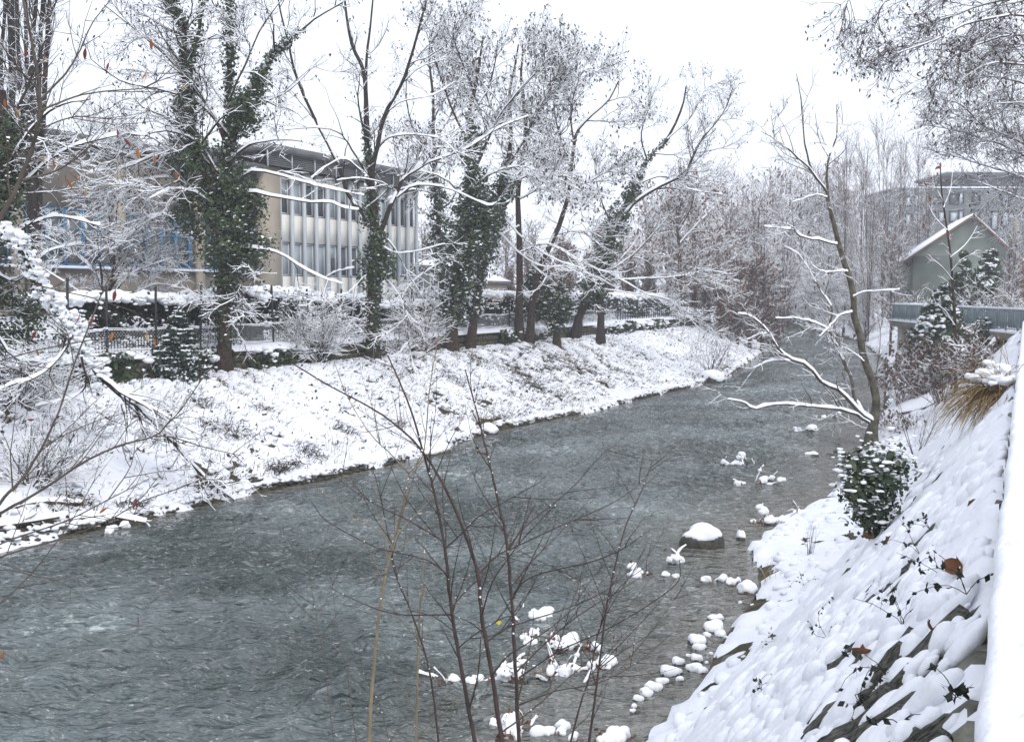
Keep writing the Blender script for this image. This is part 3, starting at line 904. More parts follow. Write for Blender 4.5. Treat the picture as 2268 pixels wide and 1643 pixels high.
# grey blocks far behind
ab = at(2130, 150)
block = thing('apartment_block', 'long grey flat roofed apartment block far behind the gabled house', 'building', ab)
def block_build():
    def fr(u, v, Y=150): return P(u, v, Y)
    x0, x1 = fr(1976, 600)[0], fr(2330, 600)[0]
    zt = fr(2000, 417)[2]; z0 = 3.0
    mb = MB(); mb.box(((x0 + x1) / 2, 156, (z0 + zt) / 2), x1 - x0, 12, zt - z0); obj('wall', mb.mesh('wall', M_GREYB), block)
    mb = MB(); mb.box(((x0 + x1) / 2, 156, zt + 0.1), x1 - x0 + 0.4, 12.4, 0.2); obj('parapet_snow', mb.mesh('parapet_snow', M_SNOW), block)
    a0 = fr(2145, 385)[0]; zz = fr(2145, 386)[2]
    mb = MB(); mb.box(((a0 + x1) / 2 + 2, 157, (zt + 0.2 + zz) / 2), x1 - a0 + 4, 10, zz - zt - 0.22); obj('upper_wall', mb.mesh('upper_wall', M_GREYB), block)
    mb = MB(); mb.box(((a0 + x1) / 2, 156.5, zz + 0.15), x1 - a0 + 6, 12, 0.3); r = obj('roof', mb.mesh('roof', M_LOUV), block)
    mb = MB(); mb.box(((a0 + x1) / 2, 156.5, zz + 0.42), x1 - a0 + 5.8, 11.8, 0.2); obj('roof_snow', mb.mesh('roof_snow', M_SNOW), r)
    r_ = random.Random(5)
    for (u0, u1, v0, v1) in [(2006, 2016, 437, 455), (2026, 2036, 432, 458), (2066, 2082, 438, 450), (2104, 2120, 430, 450), (2124, 2132, 428, 450), (2154, 2168, 426, 452),
                             (2104, 2120, 470, 490), (2124, 2132, 468, 488), (2154, 2168, 466, 486), (2196, 2208, 470, 508), (2046, 2056, 468, 492), (2220, 2232, 430, 455), (2220, 2232, 470, 500), (2006, 2016, 475, 500), (2080, 2090, 470, 490)]:
        a, b = fr((u0 + u1) / 2, v1), fr((u0 + u1) / 2, v0)
        w = (u1 - u0) / F * 150; h = b[2] - a[2]
        mb = MB()
        for dx in (-w / 2 - 0.08, w / 2 + 0.08): mb.box((a[0] + dx, 149.94, (a[2] + b[2]) / 2), 0.16, 0.13, h + 0.3)
        for dz in (-h / 2 - 0.08, h / 2 + 0.08): mb.box((a[0], 149.95, (a[2] + b[2]) / 2 + dz), w, 0.12, 0.16)
        f = obj('window', mb.mesh('window', M_DARK), block)
        mb = MB(); mb.box((a[0], 149.98, (a[2] + b[2]) / 2), w, 0.05, h); obj('pane', mb.mesh('pane', M_GLASSP if r_.random() < 0.75 else M_GLASS), f)  # lit look of the panes is put into their pale base colour
    for (u, v) in ((2070, 405), (2105, 403)):
        c = fr(u, v); mb = MB(); mb.box((c[0], 153, zt + 0.75), 1.9, 1.5, 1.0); obj('roof_vent', mb.mesh('roof_vent', M_DARK), block)
block_build()
tb = at(1958, 175)
tower = thing('tower_block', 'hazy brownish block rising far beyond the poplars', 'building', tb)
def tower_build():
    a, b = P(1895, 400, 190), P(1945, 480, 190)
    for (u0, u1, vt, nm) in ((1868, 1892, 425, 'wall'), (1945, 1975, 500, 'low_wall')):
        p, q = P(u0, vt, 190), P(u1, vt, 190)
        mb = MB(); mb.box(((p[0] + q[0]) / 2, 192, (p[2] + 3) / 2), q[0] - p[0], 6, p[2] - 3); w = obj(nm, mb.mesh(nm, M_TAUPE), tower)
        mb = MB(); mb.box(((p[0] + q[0]) / 2, 192, p[2] + 0.15), q[0] - p[0] + 0.3, 6.3, 0.25); obj('roof_snow', mb.mesh('roof_snow', M_SNOW), tower)
tower_build()

# raised terrace with railing on the right bank
pA, pB = P(2284, 700, 46), P(1977, 700, 71)
terr = thing('terrace', 'concrete terrace on a round pier with blue-grey railing over the right bank', 'terrace', (pB[0], pB[1], 0))
def terrace():
    a = np.array([pA[0], pA[1], 0]); b = np.array([pB[0], pB[1], 0])
    L = np.linalg.norm(b - a); ax = (b - a) / L; ay = np.array([ax[1], -ax[0], 0])   # ay points away from the river
    zt = 3.62
    mb = MB(); mb.box((a + b) / 2 + ay * 1.6 + [0, 0, zt - 0.17], L + 0.4, 3.4, 0.34, ax, ay); obj('slab', mb.mesh('slab', M_CONCD), terr)
    mb = MB(); mb.box((a + b) / 2 + ay * 1.5 + [0, 0, zt + 0.06], L + 0.5, 3.4, 0.11, ax, ay); obj('slab_snow', mb.mesh('slab_snow', M_SNOW), terr)
    mb = MB(); mb.box((a + b) / 2 + ay * 2.6 - ax * 1.2 + [0, 0, (zt - 0.36) / 2], L - 2.4, 0.4, zt - 0.36, ax, ay); obj('wall', mb.mesh('wall', M_CONCD), terr)
    c = b - ax * 0.75 + ay * 0.9
    pts = np.array([[c + [0, 0, z] for z in (-0.6, 0.6, 1.6, 1.62, 3.28)]])
    mb = MB(); tubes(mb, pts, np.array([[0.72, 0.72, 0.72, 0.70, 0.70]]), 20); obj('pier', mb.mesh('pier', M_CONC, True), terr)
    # railing: side facing the river, and the short end
    rl = thing('railing', 'blue-grey metal railing with snow on its handrail along the terrace edge', 'railing', (pB[0], pB[1], zt))
    def run(p, q, d, nb):
        Lr = np.linalg.norm(q - p)
        mb = MB(); mb.box((p + q) / 2 + [0, 0, zt + 1.10], Lr, 0.09, 0.06, d, np.array([d[1], -d[0], 0])); h = obj('handrail', mb.mesh('handrail', M_RAIL), rl)
        mb = MB(); mb.box((p + q) / 2 + [0, 0, zt + 1.175], Lr + 0.06, 0.14, 0.085, d, np.array([d[1], -d[0], 0])); obj('handrail_snow', mb.mesh('handrail_snow', M_SNOW), h)
        mb = MB(); mb.box((p + q) / 2 + [0, 0, zt + 0.20], Lr, 0.05, 0.05, d, np.array([d[1], -d[0], 0])); obj('bottom_rail', mb.mesh('bottom_rail', M_RAIL), rl)
        n = max(2, int(Lr / 1.5))
        for i in range(n + 1):
            mb = MB(); mb.box(p + (q - p) * i / n + [0, 0, zt + 0.58], 0.07, 0.07, 1.0, d, np.array([d[1], -d[0], 0])); obj('post', mb.mesh('post', M_RAIL), rl)
        for i in range(nb):
            mb = MB(); mb.box(p + (q - p) * (i + 0.5) / nb + [0, 0, zt + 0.645], 0.022, 0.03, 0.84, d, np.array([d[1], -d[0], 0])); obj('baluster', mb.mesh('baluster', M_RAIL), rl)
        for i in range(n):
            m_ = MB(); m_.box(p + (q - p) * (i + 0.5) / n + np.array([d[1], -d[0], 0]) * 0.06 + [0, 0, zt + 0.645], Lr / n - 0.12, 0.012, 0.78, d, np.array([d[1], -d[0], 0])); obj('panel', m_.mesh('panel', M_RAILP), rl)
    run(a, b, ax, 120)
    run(b + ay * 0.06, b + ay * 2.4, ay, 14)
terrace()

# ------------------------------------------------------------------ parapet beside the camera
wx, wy = xy(10, 0.1)
par = thing('parapet_wall', 'low roadside wall with a thick smooth cap of snow beside the camera', 'wall', (wx, wy, 3.9))
one(par, 'wall', M_CONCD, (-3, 46, -0.05, 0.36, 2.6, 4.26))
def cap():
    S = np.concatenate([spaced(-3, 12, lambda c: 0.05), spaced(12.1, 46, lambda c: 0.25)]); a = np.linspace(0, 1, 22)
    s, t = np.meshgrid(S, a, indexing='ij')
    prof_n = np.interp(t, [0, 0.08, 0.16, 0.5, 0.84, 0.92, 1], [-0.07, -0.085, -0.055, 0.14, 0.37, 0.41, 0.40])
    prof_z = np.interp(t, [0, 0.08, 0.16, 0.5, 0.84, 0.92, 1], [0.0, 0.08, 0.135, 0.15, 0.135, 0.08, 0.0])
    n = prof_n + 0.035 * (fbm(s * 2.2, t * 0 + 3, 5, 3) - 0.5) * (1 - t)
    z = 4.262 + prof_z * (1 + 0.40 * (fbm(s * 1.7, t * 2.5, 8, 4) - 0.5)) + 0.012 * (fbm(s * 9, t * 6, 18, 3) - 0.5)
    for s0, n0, r in ((9.2, 0.0, 0.05), (3.6, 0.01, 0.03), (2.95, 0.015, 0.02), (6.2, 0.01, 0.022), (5.0, -0.02, 0.012), (7.7, 0.28, 0.05), (11, 0.3, 0.07), (4.5, 0.1, 0.02)):
        z = z - 0.06 * np.exp(-(((s - s0) / (r * 1.6)) ** 2 + ((n - n0) / r) ** 2))
    X, Y = xy(s, n)
    V = np.stack([X, Y, z], -1).reshape(-1, 3)
    A, B = s.shape; i = np.arange(A - 1)[:, None] * B + np.arange(B - 1)[None, :]
    return mesh_np('snow_cap', V, np.stack([i, i + B, i + B + 1, i + 1], -1).reshape(-1, 4), M_SNOW, True)
obj('snow_cap', cap(), par)

# ------------------------------------------------------------------ stone wall at the head of the left bank, its fence and hedges
wx, wy = xy(40, WALL_N)
rw = thing('garden_wall', 'low dark stone wall capped with snow along the top of the far bank', 'wall', (wx, wy, 2.6))
def gwall():
    r = np.random.default_rng(11)
    protos = []
    for k in range(5):
        V = np.sign(ICO2_V) * np.abs(ICO2_V) ** 0.5
        V = V * (1 + 0.16 * (r.random((len(V), 1)) - 0.5)) * 0.5
        protos.append(mesh_np('stone', V, ICO2_F, M_STONEW, False))
    one(rw, 'core', M_SOIL, (14, WALL_END, WALL_N - 0.28, WALL_N + 0.10, 1.9, 3.42))
    cnt = 0; rest = MB()
    for row in range(4):
        s_ = 22.0 + 0.3 * row
        while s_ < WALL_END:
            w = r.uniform(0.45, 0.95)
            x, y = xy(s_ + w / 2, WALL_N + 0.06 + r.normal() * 0.02)
            z = 2.43 + row * 0.29
            if cnt < 296 and s_ > 23 and s_ < 75:
                o = bpy.data.objects.new('stone', protos[cnt % 5]); COL.objects.link(o); o.parent = rw
                o.location = (x - wx, y - wy, z - 2.6); o.rotation_euler = (r.normal() * 0.05, r.normal() * 0.05, math.atan2(RIV[1], RIV[0]) + r.normal() * 0.06)
                o.scale = (w * 0.98, 0.38, 0.30); cnt += 1
            else:
                blobs(rest, [(x, y, z)], [(w * 0.5, 0.19, 0.15)], r, 0.2, 0)
            s_ += w
    obj('far_stones', rest.mesh('far_stones', M_STONEW), rw, kind='stuff')
    S = spaced(14, WALL_END, lambda c: 0.16); a = np.linspace(0, 1, 9)
    s, t = np.meshgrid(S, a, indexing='ij')
    e = 0.10 * (fbm(s * 0.9, s * 0, 5, 3) - 0.3)
    n = WALL_N - 0.55 + t * (0.86 + e); z = 3.43 + np.sin(np.clip(t * 1.15, 0, 1) * math.pi) ** 0.5 * (0.08 + 0.16 * (fbm(s * 1.8, t * 2, 6, 3) - 0.4)) - 0.12 * (t > 0.95)
    X, Y = xy(s, n); A, B = s.shape; i = np.arange(A - 1)[:, None] * B + np.arange(B - 1)[None, :]
    obj('snow_cap', mesh_np('snow_cap', np.stack([X, Y, z], -1).reshape(-1, 3), np.stack([i, i + B, i + B + 1, i + 1], -1).reshape(-1, 4), M_SNOW, True), rw)
gwall()

def fence():
    f = thing('chain_link_fence', 'chain link fence on dark posts standing on the garden wall', 'fence', (*xy(35, WALL_N - 0.3), 3.45))
    r = np.random.default_rng(12)
    for (u, vt) in ((60, 610), (150, 615), (236, 632), (346, 634), (443, 626), (534, 632), (606, 632), (685, 640), (757, 640), (910, 640), (1128, 655), (1190, 655)):
        k = np.linspace(20, 110, 1500); X, Y = xy(k, WALL_N - 0.3)
        uu = CU + X / Y * F; j = int(np.argmin(np.abs(uu - u)))
        p = np.array([X[j], Y[j], 3.42]); top = P(u, vt, Y[j]); h = max(1.6, top[2] - 3.42)
        tilt = r.normal() * 0.06
        pts = np.array([[p, p + [tilt, 0, h]]]); mb = MB(); tubes(mb, pts, np.full((1, 2), 0.045), 6)
        obj('post', mb.mesh('post', M_IRON), f)
    for z in (3.6, 4.25, 4.3):
        s = np.linspace(22, 72, 120); X, Y = xy(s, WALL_N - 0.3)
        pts = np.stack([X, Y, z + 0.03 * np.sin(s * 2.1)], -1)[None]
        mb = MB(); tubes(mb, pts, np.full((1, 120), 0.012), 4); w = obj('wire', mb.mesh('wire', M_WIRE), f)
        mb = MB(); snow_on(mb, pts, np.full((1, 120), 0.012), 0.035, 3, r); obj('wire_snow', mb.mesh('wire_snow', M_SNOWT), w)
    s = np.arange(22, 72, 0.13); seg = []
    for sg in (-1, 1):
        for a in s:
            seg.append([(*xy(a, WALL_N - 0.3), 3.5), (*xy(a + sg * 0.75, WALL_N - 0.3), 4.22)])
    seg = np.array(seg)
    mb = MB(); tubes(mb, seg, np.full((len(seg), 2), 0.006), 3); obj('mesh_wire', mb.mesh('mesh_wire', M_WIRE), f, kind='stuff')
    # snow caught in the meshes
    rr = np.random.default_rng(3); mb = MB()
    ss = np.round(rr.uniform(22, 72, 5200) / 0.13) * 0.13; zz = 3.52 + np.round(rr.uniform(0, 0.6, 5200) ** 1.3 / 0.0624) * 0.0624
    X, Y = xy(ss, WALL_N - 0.3); C = np.stack([X, Y, zz], -1)
    m_ = fbm(ss * 0.35, ss * 0, 7, 2) > 0.42
    leaf_quads(mb, C[m_], 0.055, rr, 1.2, normal=np.array([0.3, -0.8, 0.4]), nj=0.3); obj('mesh_snow', mb.mesh('mesh_snow', M_SNOWT), f, kind='stuff')
    g = thing('picket_fence', 'dark metal bar fence in front of the grey-green hedge near the bend', 'fence', (*xy(70, WALL_N - 0.35), 3.45))
    for i in range(52):
        x, y = xy(62 + i * 0.55, WALL_N - 0.35)
        mb = MB(); mb.box((x, y, 4.2), 0.05, 0.05, 1.6); obj('bar', mb.mesh('bar', M_IRON), g)
    for z in (3.75, 4.9): one(g, 'rail', M_IRON, (62, 90.6, WALL_N - 0.38, WALL_N - 0.33, z, z + 0.05))
fence()

def hedge(name, label, cat, s0, s1, n0, n1, z0, z1, nleaf, seed, group=None, snowk=1.0, m=None, leaf=0.10):
    r = np.random.default_rng(seed)
    c = xy((s0 + s1) / 2, (n0 + n1) / 2)
    t = thing(name, label, cat, (*c, z0), group)
    mb = MB()
    L, W, Hh = s1 - s0, n1 - n0, z1 - z0
    k = max(6, int(L * W * Hh * 1.4))
    cs = np.stack([r.uniform(s0, s1, k), r.uniform(n0, n1, k), z0 + Hh * r.uniform(0.05, 0.92, k)], -1)
    idx = r.integers(0, k, nleaf)
    q = cs[idx] + r.normal(size=(nleaf, 3)) * [0.32, 0.26, 0.22]
    q[:, 2] = np.clip(q[:, 2], z0, z1 + 0.1)
    q[:, 1] = np.clip(q[:, 1], n0 - 0.3, n1 + 0.25)
    X, Y = xy(q[:, 0], q[:, 1])
    leaf_quads(mb, np.stack([X, Y, q[:, 2]], -1), leaf, r)
    obj('foliage', mb.mesh('foliage', m or M_HEDGE), t, kind='stuff')
    mb = MB()
    ns = int(L * W * 16 * snowk)
    sx, sy = r.uniform(s0, s1, ns), r.uniform(n0, n1 + 0.15, ns)
    front = (sy - n0) / W
    X, Y = xy(sx, sy)
    zz = z1 + 0.05 * r.normal(size=ns) + 0.16 * (fbm(sx * 1.1, sy, seed, 2) - 0.5) - 0.35 * np.clip(front - 0.8, 0, 1) * r.random(ns) * 4 * Hh * 0.3
    rd = np.stack([0.17 + 0.16 * r.random(ns), 0.17 + 0.14 * r.random(ns), 0.07 + 0.09 * r.random(ns)], -1)
    blobs(mb, np.stack([X, Y, zz], -1), rd, r, 0.3, 1 if z1 > 5.2 else 0)
    ns2 = int(L * Hh * 11 * snowk)
    sx = r.uniform(s0, s1, ns2); zz = z0 + Hh * (1 - r.random(ns2) ** 1.6)
    X, Y = xy(sx, np.full(ns2, n1 + 0.2) + 0.1 * r.normal(size=ns2))
    rd = np.stack([0.05 + 0.08 * r.random(ns2), 0.05 + 0.08 * r.random(ns2), 0.03 + 0.03 * r.random(ns2)], -1)
    blobs(mb, np.stack([X, Y, zz], -1), rd, r, 0.4, 0)
    obj('snow', mb.mesh('snow', M_SNOWT, True), t, kind='stuff')
    return t
hedge('hedge', 'dark evergreen hedge with a thick white top, left of the ivy tree', 'hedge', 23.0, 31.2, -29.2, -27.65, 3.4, 5.4, 11000, 21)
hedge('bush', 'snow-laden bush between the ivy tree and the forked tree', 'bush', 32.2, 36.0, -30.0, -27.65, 3.4, 5.6, 7000, 22, snowk=1.5, m=M_CON)
hedge('bush', 'low dark snowy bush just left of the forked tree', 'bush', 36.9, 40.8, -29.9, -27.65, 3.4, 5.3, 5600, 23, snowk=1.2)
hedge('bush', 'rounded snowy evergreen bush right of the forked tree', 'bush', 41.4, 47.0, -29.9, -27.65, 3.4, 5.0, 6000, 24, snowk=1.0, m=M_CON)
hedge('bush', 'snowy evergreen bush behind the twin brown trunks', 'bush', 48.0, 57.5, -29.9, -27.65, 3.4, 5.5, 9500, 25, snowk=1.1, m=M_CON)
hedge('hedge', 'grey-green clipped hedge behind the metal bar fence', 'hedge', 60.0, 88.0, -29.8, -27.7, 3.4, 5.35, 12000, 26, snowk=0.9, m=M_CON)
hedge('ivy_growth', 'ivy hanging down the garden wall left of the ivy tree', 'ivy', 22.0, 28.5, -27.0, -26.5, 2.25, 3.4, 4600, 27, snowk=0.35, m=M_IVY, leaf=0.11)

hedge('ivy_growth', 'ragged ivy on the garden wall between the ivy tree and the forked tree', 'ivy', 31.0, 36.0, -27.0, -26.5, 2.25, 3.3, 2200, 28, snowk=0.5, m=M_IVY, leaf=0.11)
hedge('ivy_growth', 'ivy and frozen weeds over the garden wall right of the ivy pair', 'ivy', 52.0, 58.0, -27.0, -26.5, 2.25, 3.3, 2000, 29, snowk=0.8, m=M_IVY, leaf=0.12)
hedge('ivy_growth', 'ivy over the garden wall below the metal bar fence', 'ivy', 66.0, 82.0, -27.0, -26.5, 2.25, 3.3, 3200, 30, snowk=0.7, m=M_IVY, leaf=0.13)
# ------------------------------------------------------------------ trees
def limb(px, Y0, dY=0.0, r0=0.1, r1=0.03, K=None, zfix=None, wob=0.0, rng=None, Ylist=None):
    """a limb traced over pixels px, at distance Y0, leaning dY nearer or farther along its length"""
    px = np.asarray(px, float)
    L = np.concatenate([[0], np.cumsum(np.hypot(*np.diff(px[:, :2], axis=0).T))]); t = L / L[-1]
    pts = np.array([P(p[0], p[1], Y0 + dY * tt ** 1.2) for p, tt in zip(px, t)])
    if zfix is not None: pts[0, 2] = zfix
    K = K or max(8, int(len(px) * 3))
    c = catmull(pts, K)
    R = r0 + (r1 - r0) * np.linspace(0, 1, K) ** 0.85
    if rng is not None and wob:
        j = rng.normal(size=(K, 3)) * wob * R[:, None]; j[0] = 0
        c = c + j
    return c, R

THIN = [(590, 430, 890, 640, 0.25), (575, 330, 900, 430, 0.45), (640, 60, 765, 300, 0.5), (845, 40, 955, 260, 0.55), (1110, 470, 1300, 745, 0.38), (1300, 500, 1480, 745, 0.5)]
def pix(p):
    cp, sp = math.cos(PITCH), math.sin(PITCH)
    dz = p[..., 2] - CAM_H
    f = p[..., 1] * cp - dz * sp; up = p[..., 1] * sp + dz * cp
    return CU + F * p[..., 0] / f, CV - F * up / f

class Tree:
    def __init__(self, name, label, cat, base, seed, bark=None, twig=None, group=None, snow_mat=None):
        self.t = thing(name, label, cat, base, group); self.base = np.asarray(base, float)
        self.rng = np.random.default_rng(seed)
        self.bark, self.twig = bark or M_BARK, twig or M_TWIG
        self.snow = MB(); self.tw = MB(); self.lines = []; self.seed = seed
    def limb(self, name, c, R, snow=0.05, S=9, flare=False, parent=None, thr=0.25):
        R = R.copy()
        if flare: R[:3] *= np.array([1.5, 1.22, 1.06])[:len(R[:3])]
        mb = MB(); tubes(mb, c[None], R[None], S, 0.22, self.rng)
        o = obj(name, mb.mesh(name, self.bark, True), parent or self.t)
        if snow: snow_on(self.snow, c[None], R[None], snow, 5, self.rng, thr)
        self.lines.append((c, R))
        return o
    def lines_arr(self, K=14, only=None):
        out, rr = [], []
        for c, R in (self.lines if only is None else [self.lines[i] for i in only if i < len(self.lines)]):
            x = np.linspace(0, len(c) - 1, K); i = np.minimum(x.astype(int), len(c) - 2); f = (x - i)[:, None]
            out.append(c[i] * (1 - f) + c[i + 1] * f); rr.append(R[i] * (1 - f[:, 0]) + R[i + 1] * f[:, 0])
        return np.array(out), np.array(rr)
    def grow(self, levels, only=None, pods=0, pod_size=0.05, pod_mat=None, src=None, snow_scale=1.0, thin=False):
        """levels: dicts for spawn plus snow depth; every level grows from the one before (and a little from the limbs)"""
        Pt, R = src if src is not None else self.lines_arr(only=only)
        last = None
        for lv in levels:
            lv = dict(lv); s = lv.pop('snow', 0.02) * snow_scale; sides = lv.pop('sides', 3)
            n = lv.pop('n')
            lv['rmin'] = lv.get('rmin', 0.004) * 1.5
            Pt, R = spawn(Pt, R, n, self.rng, **lv)
            if thin:                     # the crown is open where the school shows through
                u, v = pix(Pt[:, -1]); keep = np.ones(len(Pt), bool)
                for (u0, v0, u1, v1, k_) in THIN:
                    keep &= ~((u > u0) & (u < u1) & (v > v0) & (v < v1) & (self.rng.random(len(Pt)) > k_))
                Pt, R = Pt[keep], R[keep]
            tubes(self.tw, Pt, R, sides)
            if s: snow_on(self.snow, Pt, R, s, 3 if sides == 3 else 4, self.rng)
            last = (Pt, R)
        if pods:
            Pt, R = last
            i = self.rng.integers(0, len(Pt), pods); k = self.rng.integers(1, Pt.shape[1], pods)
            C = Pt[i, k] + self.rng.normal(size=(pods, 3)) * 0.02 - np.array([0, 0, pod_size * 0.5])
            mb = MB(); leaf_quads(mb, C, pod_size, self.rng, 2.6, droop=-2.5)
            obj('seed_pods', mb.mesh('seed_pods', pod_mat or M_POD), self.t, kind='stuff')
        return last
    def ivy(self, ells, leaf=0.11, snowf=0.25, Yd=None, m=None, name='ivy', lumps=False):
        """ells: (u, v, ru, rv, Y, count) clouds of ivy leaves"""
        mb = MB(); sn_ = MB(); r = self.rng
        for (u, v, ru, rv, Y, n) in ells:
            c = P(u, v, Y); k = Y / F
            a, b, h = ru * k, ru * k * 0.85, rv * k
            m_ = max(5, n // 36)
            d = norm(r.normal(size=(m_, 3))) * (r.random((m_, 1)) ** 0.45)
            cl = c + d * [a, b, h]
            ids = r.integers(0, m_, n)
            q = cl[ids] + r.normal(size=(n, 3)) * np.minimum(0.16, 0.35 * a + 0.03)
            leaf_quads(mb, q, leaf, r, 1.25, normal=norm(q - c) * 0.9 + [0, -0.2, 0.2], nj=0.6)
            ns = int(n * snowf * 0.5)
            ids = r.integers(0, m_, ns)
            q = cl[ids] + r.normal(size=(ns, 3)) * np.minimum(0.16, 0.35 * a + 0.03) + [0, 0, 0.05] + norm(cl[ids] - c) * 0.08
            if lumps:
                e = leaf * (0.25 + 0.55 * r.random(ns) ** 2); blobs(sn_, q[::2], np.stack([e * 1.5, e, e * 0.4], -1)[::2], r, 0.7, 1)
                continue
            leaf_quads(sn_, q, leaf * 1.1, r, 1.3, normal=np.array([0, -0.2, 1.0]), nj=0.22)
        obj(name, mb.mesh(name, m or M_IVY), self.t, kind='stuff')
        if not sn_.empty(): obj(name + '_snow', sn_.mesh(name + '_snow', M_SNOWT), self.t, kind='stuff')
    def ivy_stem(self, c, R, n, spread=0.12, leaf=0.09, snowf=0.2, t0=0.0, t1=1.0):
        r = self.rng; mb = MB(); sn_ = MB()
        for nn, dst, sz, up in ((n, mb, leaf, False), (int(n * snowf), sn_, leaf * 1.2, True)):
            t = (t0 + (t1 - t0) * r.random(nn)) * (len(c) - 1); i = np.minimum(t.astype(int), len(c) - 2); f = (t - i)[:, None]
            q = c[i] * (1 - f) + c[i + 1] * f
            d = norm(r.normal(size=(nn, 3))); d[:, 2] *= 0.3; d = norm(d)
            w = 0.6 + 0.8 * vn(t * 1.7, t * 0, self.seed)
            q = q + d * (R[i][:, None] + spread * np.abs(r.normal(size=(nn, 1))) * w[:, None])
            leaf_quads(dst, q, sz, r, 1.25, normal=(np.array([0, -0.2, 1.0]) if up else d), nj=0.5)
        obj('ivy', mb.mesh('ivy', M_IVY), self.t, kind='stuff')
        if not sn_.empty(): obj('ivy_snow', sn_.mesh('ivy_snow', M_SNOWT), self.t, kind='stuff')
    def done(self):
        if not self.tw.empty(): obj('twigs', self.tw.mesh('twigs', self.twig), self.t, kind='stuff')
        if not self.snow.empty(): obj('snow', self.snow.mesh('snow', M_SNOWT), self.t, kind='stuff')
        return self.t

def LV(n, L, K=5, snow=0.03, **k):
    d = dict(n=n, L=L, K=K, snow=snow); d.update(k); return d

# --- the big ivy tree left of the school corner
b0 = hit(497, 806); YA = b0[1]
T_ = Tree('ivy_tree', 'tall tree wrapped in dense dark ivy before the corner of the white panelled building', 'tree', b0, 31, M_BARKB)
r = T_.rng
c, R = limb([(497, 808), (498, 700), (500, 600), (501, 500), (505, 420), (508, 300), (508, 180), (507, 60), (505, -60)], YA, 0.3, 0.26, 0.06, 26, b0[2] - 0.1, 0.12, r); T_.limb('trunk', c, R, 0, 11, True); trunkA = (c, R)
c, R = limb([(500, 560), (460, 420), (424, 300), (411, 206), (406, 68), (385, 20), (368, -40)], YA, -0.8, 0.18, 0.06, 20, None, 0.1, r); T_.limb('limb', c, R, 0.02); stemA2 = (c, R)
c, R = limb([(416, 230), (420, 144), (438, 85), (450, -10)], YA - 0.6, 0.4, 0.09, 0.05, 10); T_.limb('limb', c, R, 0.02); stemA3 = (c, R)
c, R = limb([(504, 350), (530, 255), (560, 200), (600, 130), (645, 85), (700, 40), (760, 5)], YA, 1.0, 0.14, 0.03, 18, None, 0.15, r); T_.limb('limb', c, R, 0.05); stemA4 = (c, R)
for px, dy, ra, rb, sw in [
    ([(500, 430), (450, 330), (380, 290), (300, 300), (220, 270)], -2.0, 0.07, 0.015, 0.075),
    ([(502, 400), (440, 345), (360, 340), (280, 370), (200, 380)], -1.2, 0.07, 0.015, 0.075),
    ([(503, 360), (560, 320), (640, 310), (720, 322)], -1.5, 0.06, 0.012, 0.075),
    ([(500, 420), (565, 379), (677, 405), (720, 416), (806, 433)], -1.0, 0.06, 0.012, 0.075),
    ([(500, 450), (545, 425), (608, 435), (677, 448), (731, 448), (763, 461), (795, 465)], -1.6, 0.07, 0.012, 0.075),
    ([(500, 555), (558, 549), (617, 560), (677, 597), (720, 618), (759, 629)], -1.2, 0.06, 0.015, 0.06),
    ([(720, 618), (748, 601), (785, 594)], -1.2, 0.03, 0.01, 0.06),
    ([(505, 330), (470, 250), (400, 160), (330, 90), (230, 10)], -1.5, 0.08, 0.02, 0.07),
    ([(505, 300), (440, 230), (360, 200), (270, 180), (200, 130)], -2.0, 0.07, 0.015, 0.08),
    ([(508, 240), (470, 190), (440, 140), (380, 60), (310, 0)], 1.0, 0.05, 0.015, 0.05),
    ([(508, 320), (560, 240), (640, 200), (720, 120)], 1.4, 0.06, 0.014, 0.06),
    ([(508, 220), (540, 150), (580, 60), (640, -20)], -1.0, 0.05, 0.014, 0.04),
    ([(500, 480), (440, 430), (380, 420), (330, 440)], -1.5, 0.05, 0.012, 0.075),
    ([(480, 470), (400, 400), (310, 400), (240, 430)], 0.5, 0.05, 0.012, 0.09), ([(450, 360), (370, 330), (290, 340), (200, 320)], 0.8, 0.05, 0.012, 0.09), ([(480, 520), (420, 480), (340, 480), (270, 500)], 0.3, 0.04, 0.012, 0.09),
    ([(503, 500), (540, 600), (520, 660), (508, 710)], -0.8, 0.02, 0.008, 0.03)]:
    c, R = limb(px, YA, dy, ra, rb, 14, None, 0.3, r); T_.limb('limb', c, R, sw)
T_.grow([LV(170, (1.2, 3.4), 7, 0.06, ang=(0.4, 1.1), t0=0.25, wig=0.22, trop=0.02, rmin=0.009),
         LV(1350, (0.5, 1.4), 5, 0.05, ang=(0.4, 1.1), wig=0.22, trop=0.0, rmin=0.006),
         LV(5200, (0.2, 0.6), 2, 0.042, ang=(0.4, 1.1), wig=0.2, rmin=0.0045)], only=list(range(1, 21)), pods=2600, pod_size=0.05, thin=True)
T_.ivy([(500, 420, 62, 90, YA, 2600), (500, 540, 66, 90, YA, 2800), (428, 360, 60, 60, YA - 0.5, 1500), (420, 470, 46, 70, YA, 1200), (545, 470, 40, 70, YA, 1200), (560, 555, 40, 60, YA, 900),
        (500, 625, 34, 40, YA, 700), (414, 240, 22, 60, YA - 0.5, 1000), (540, 250, 42, 50, YA, 1300), (570, 190, 24, 34, YA + 0.4, 520), (500, 480, 74, 120, YA, 2600)], 0.095, 0.17)
T_.ivy_stem(*trunkA, 2600, 0.14, 0.11, 0.10, 0.06, 0.95)
T_.ivy_stem(*stemA2, 1200, 0.12, 0.11, 0.15, 0.3, 0.95)
T_.ivy_stem(*stemA3, 420, 0.10, 0.10, 0.15)
T_.ivy_stem(*stemA4, 900, 0.12, 0.10, 0.25, 0.0, 0.75)
T_.done()

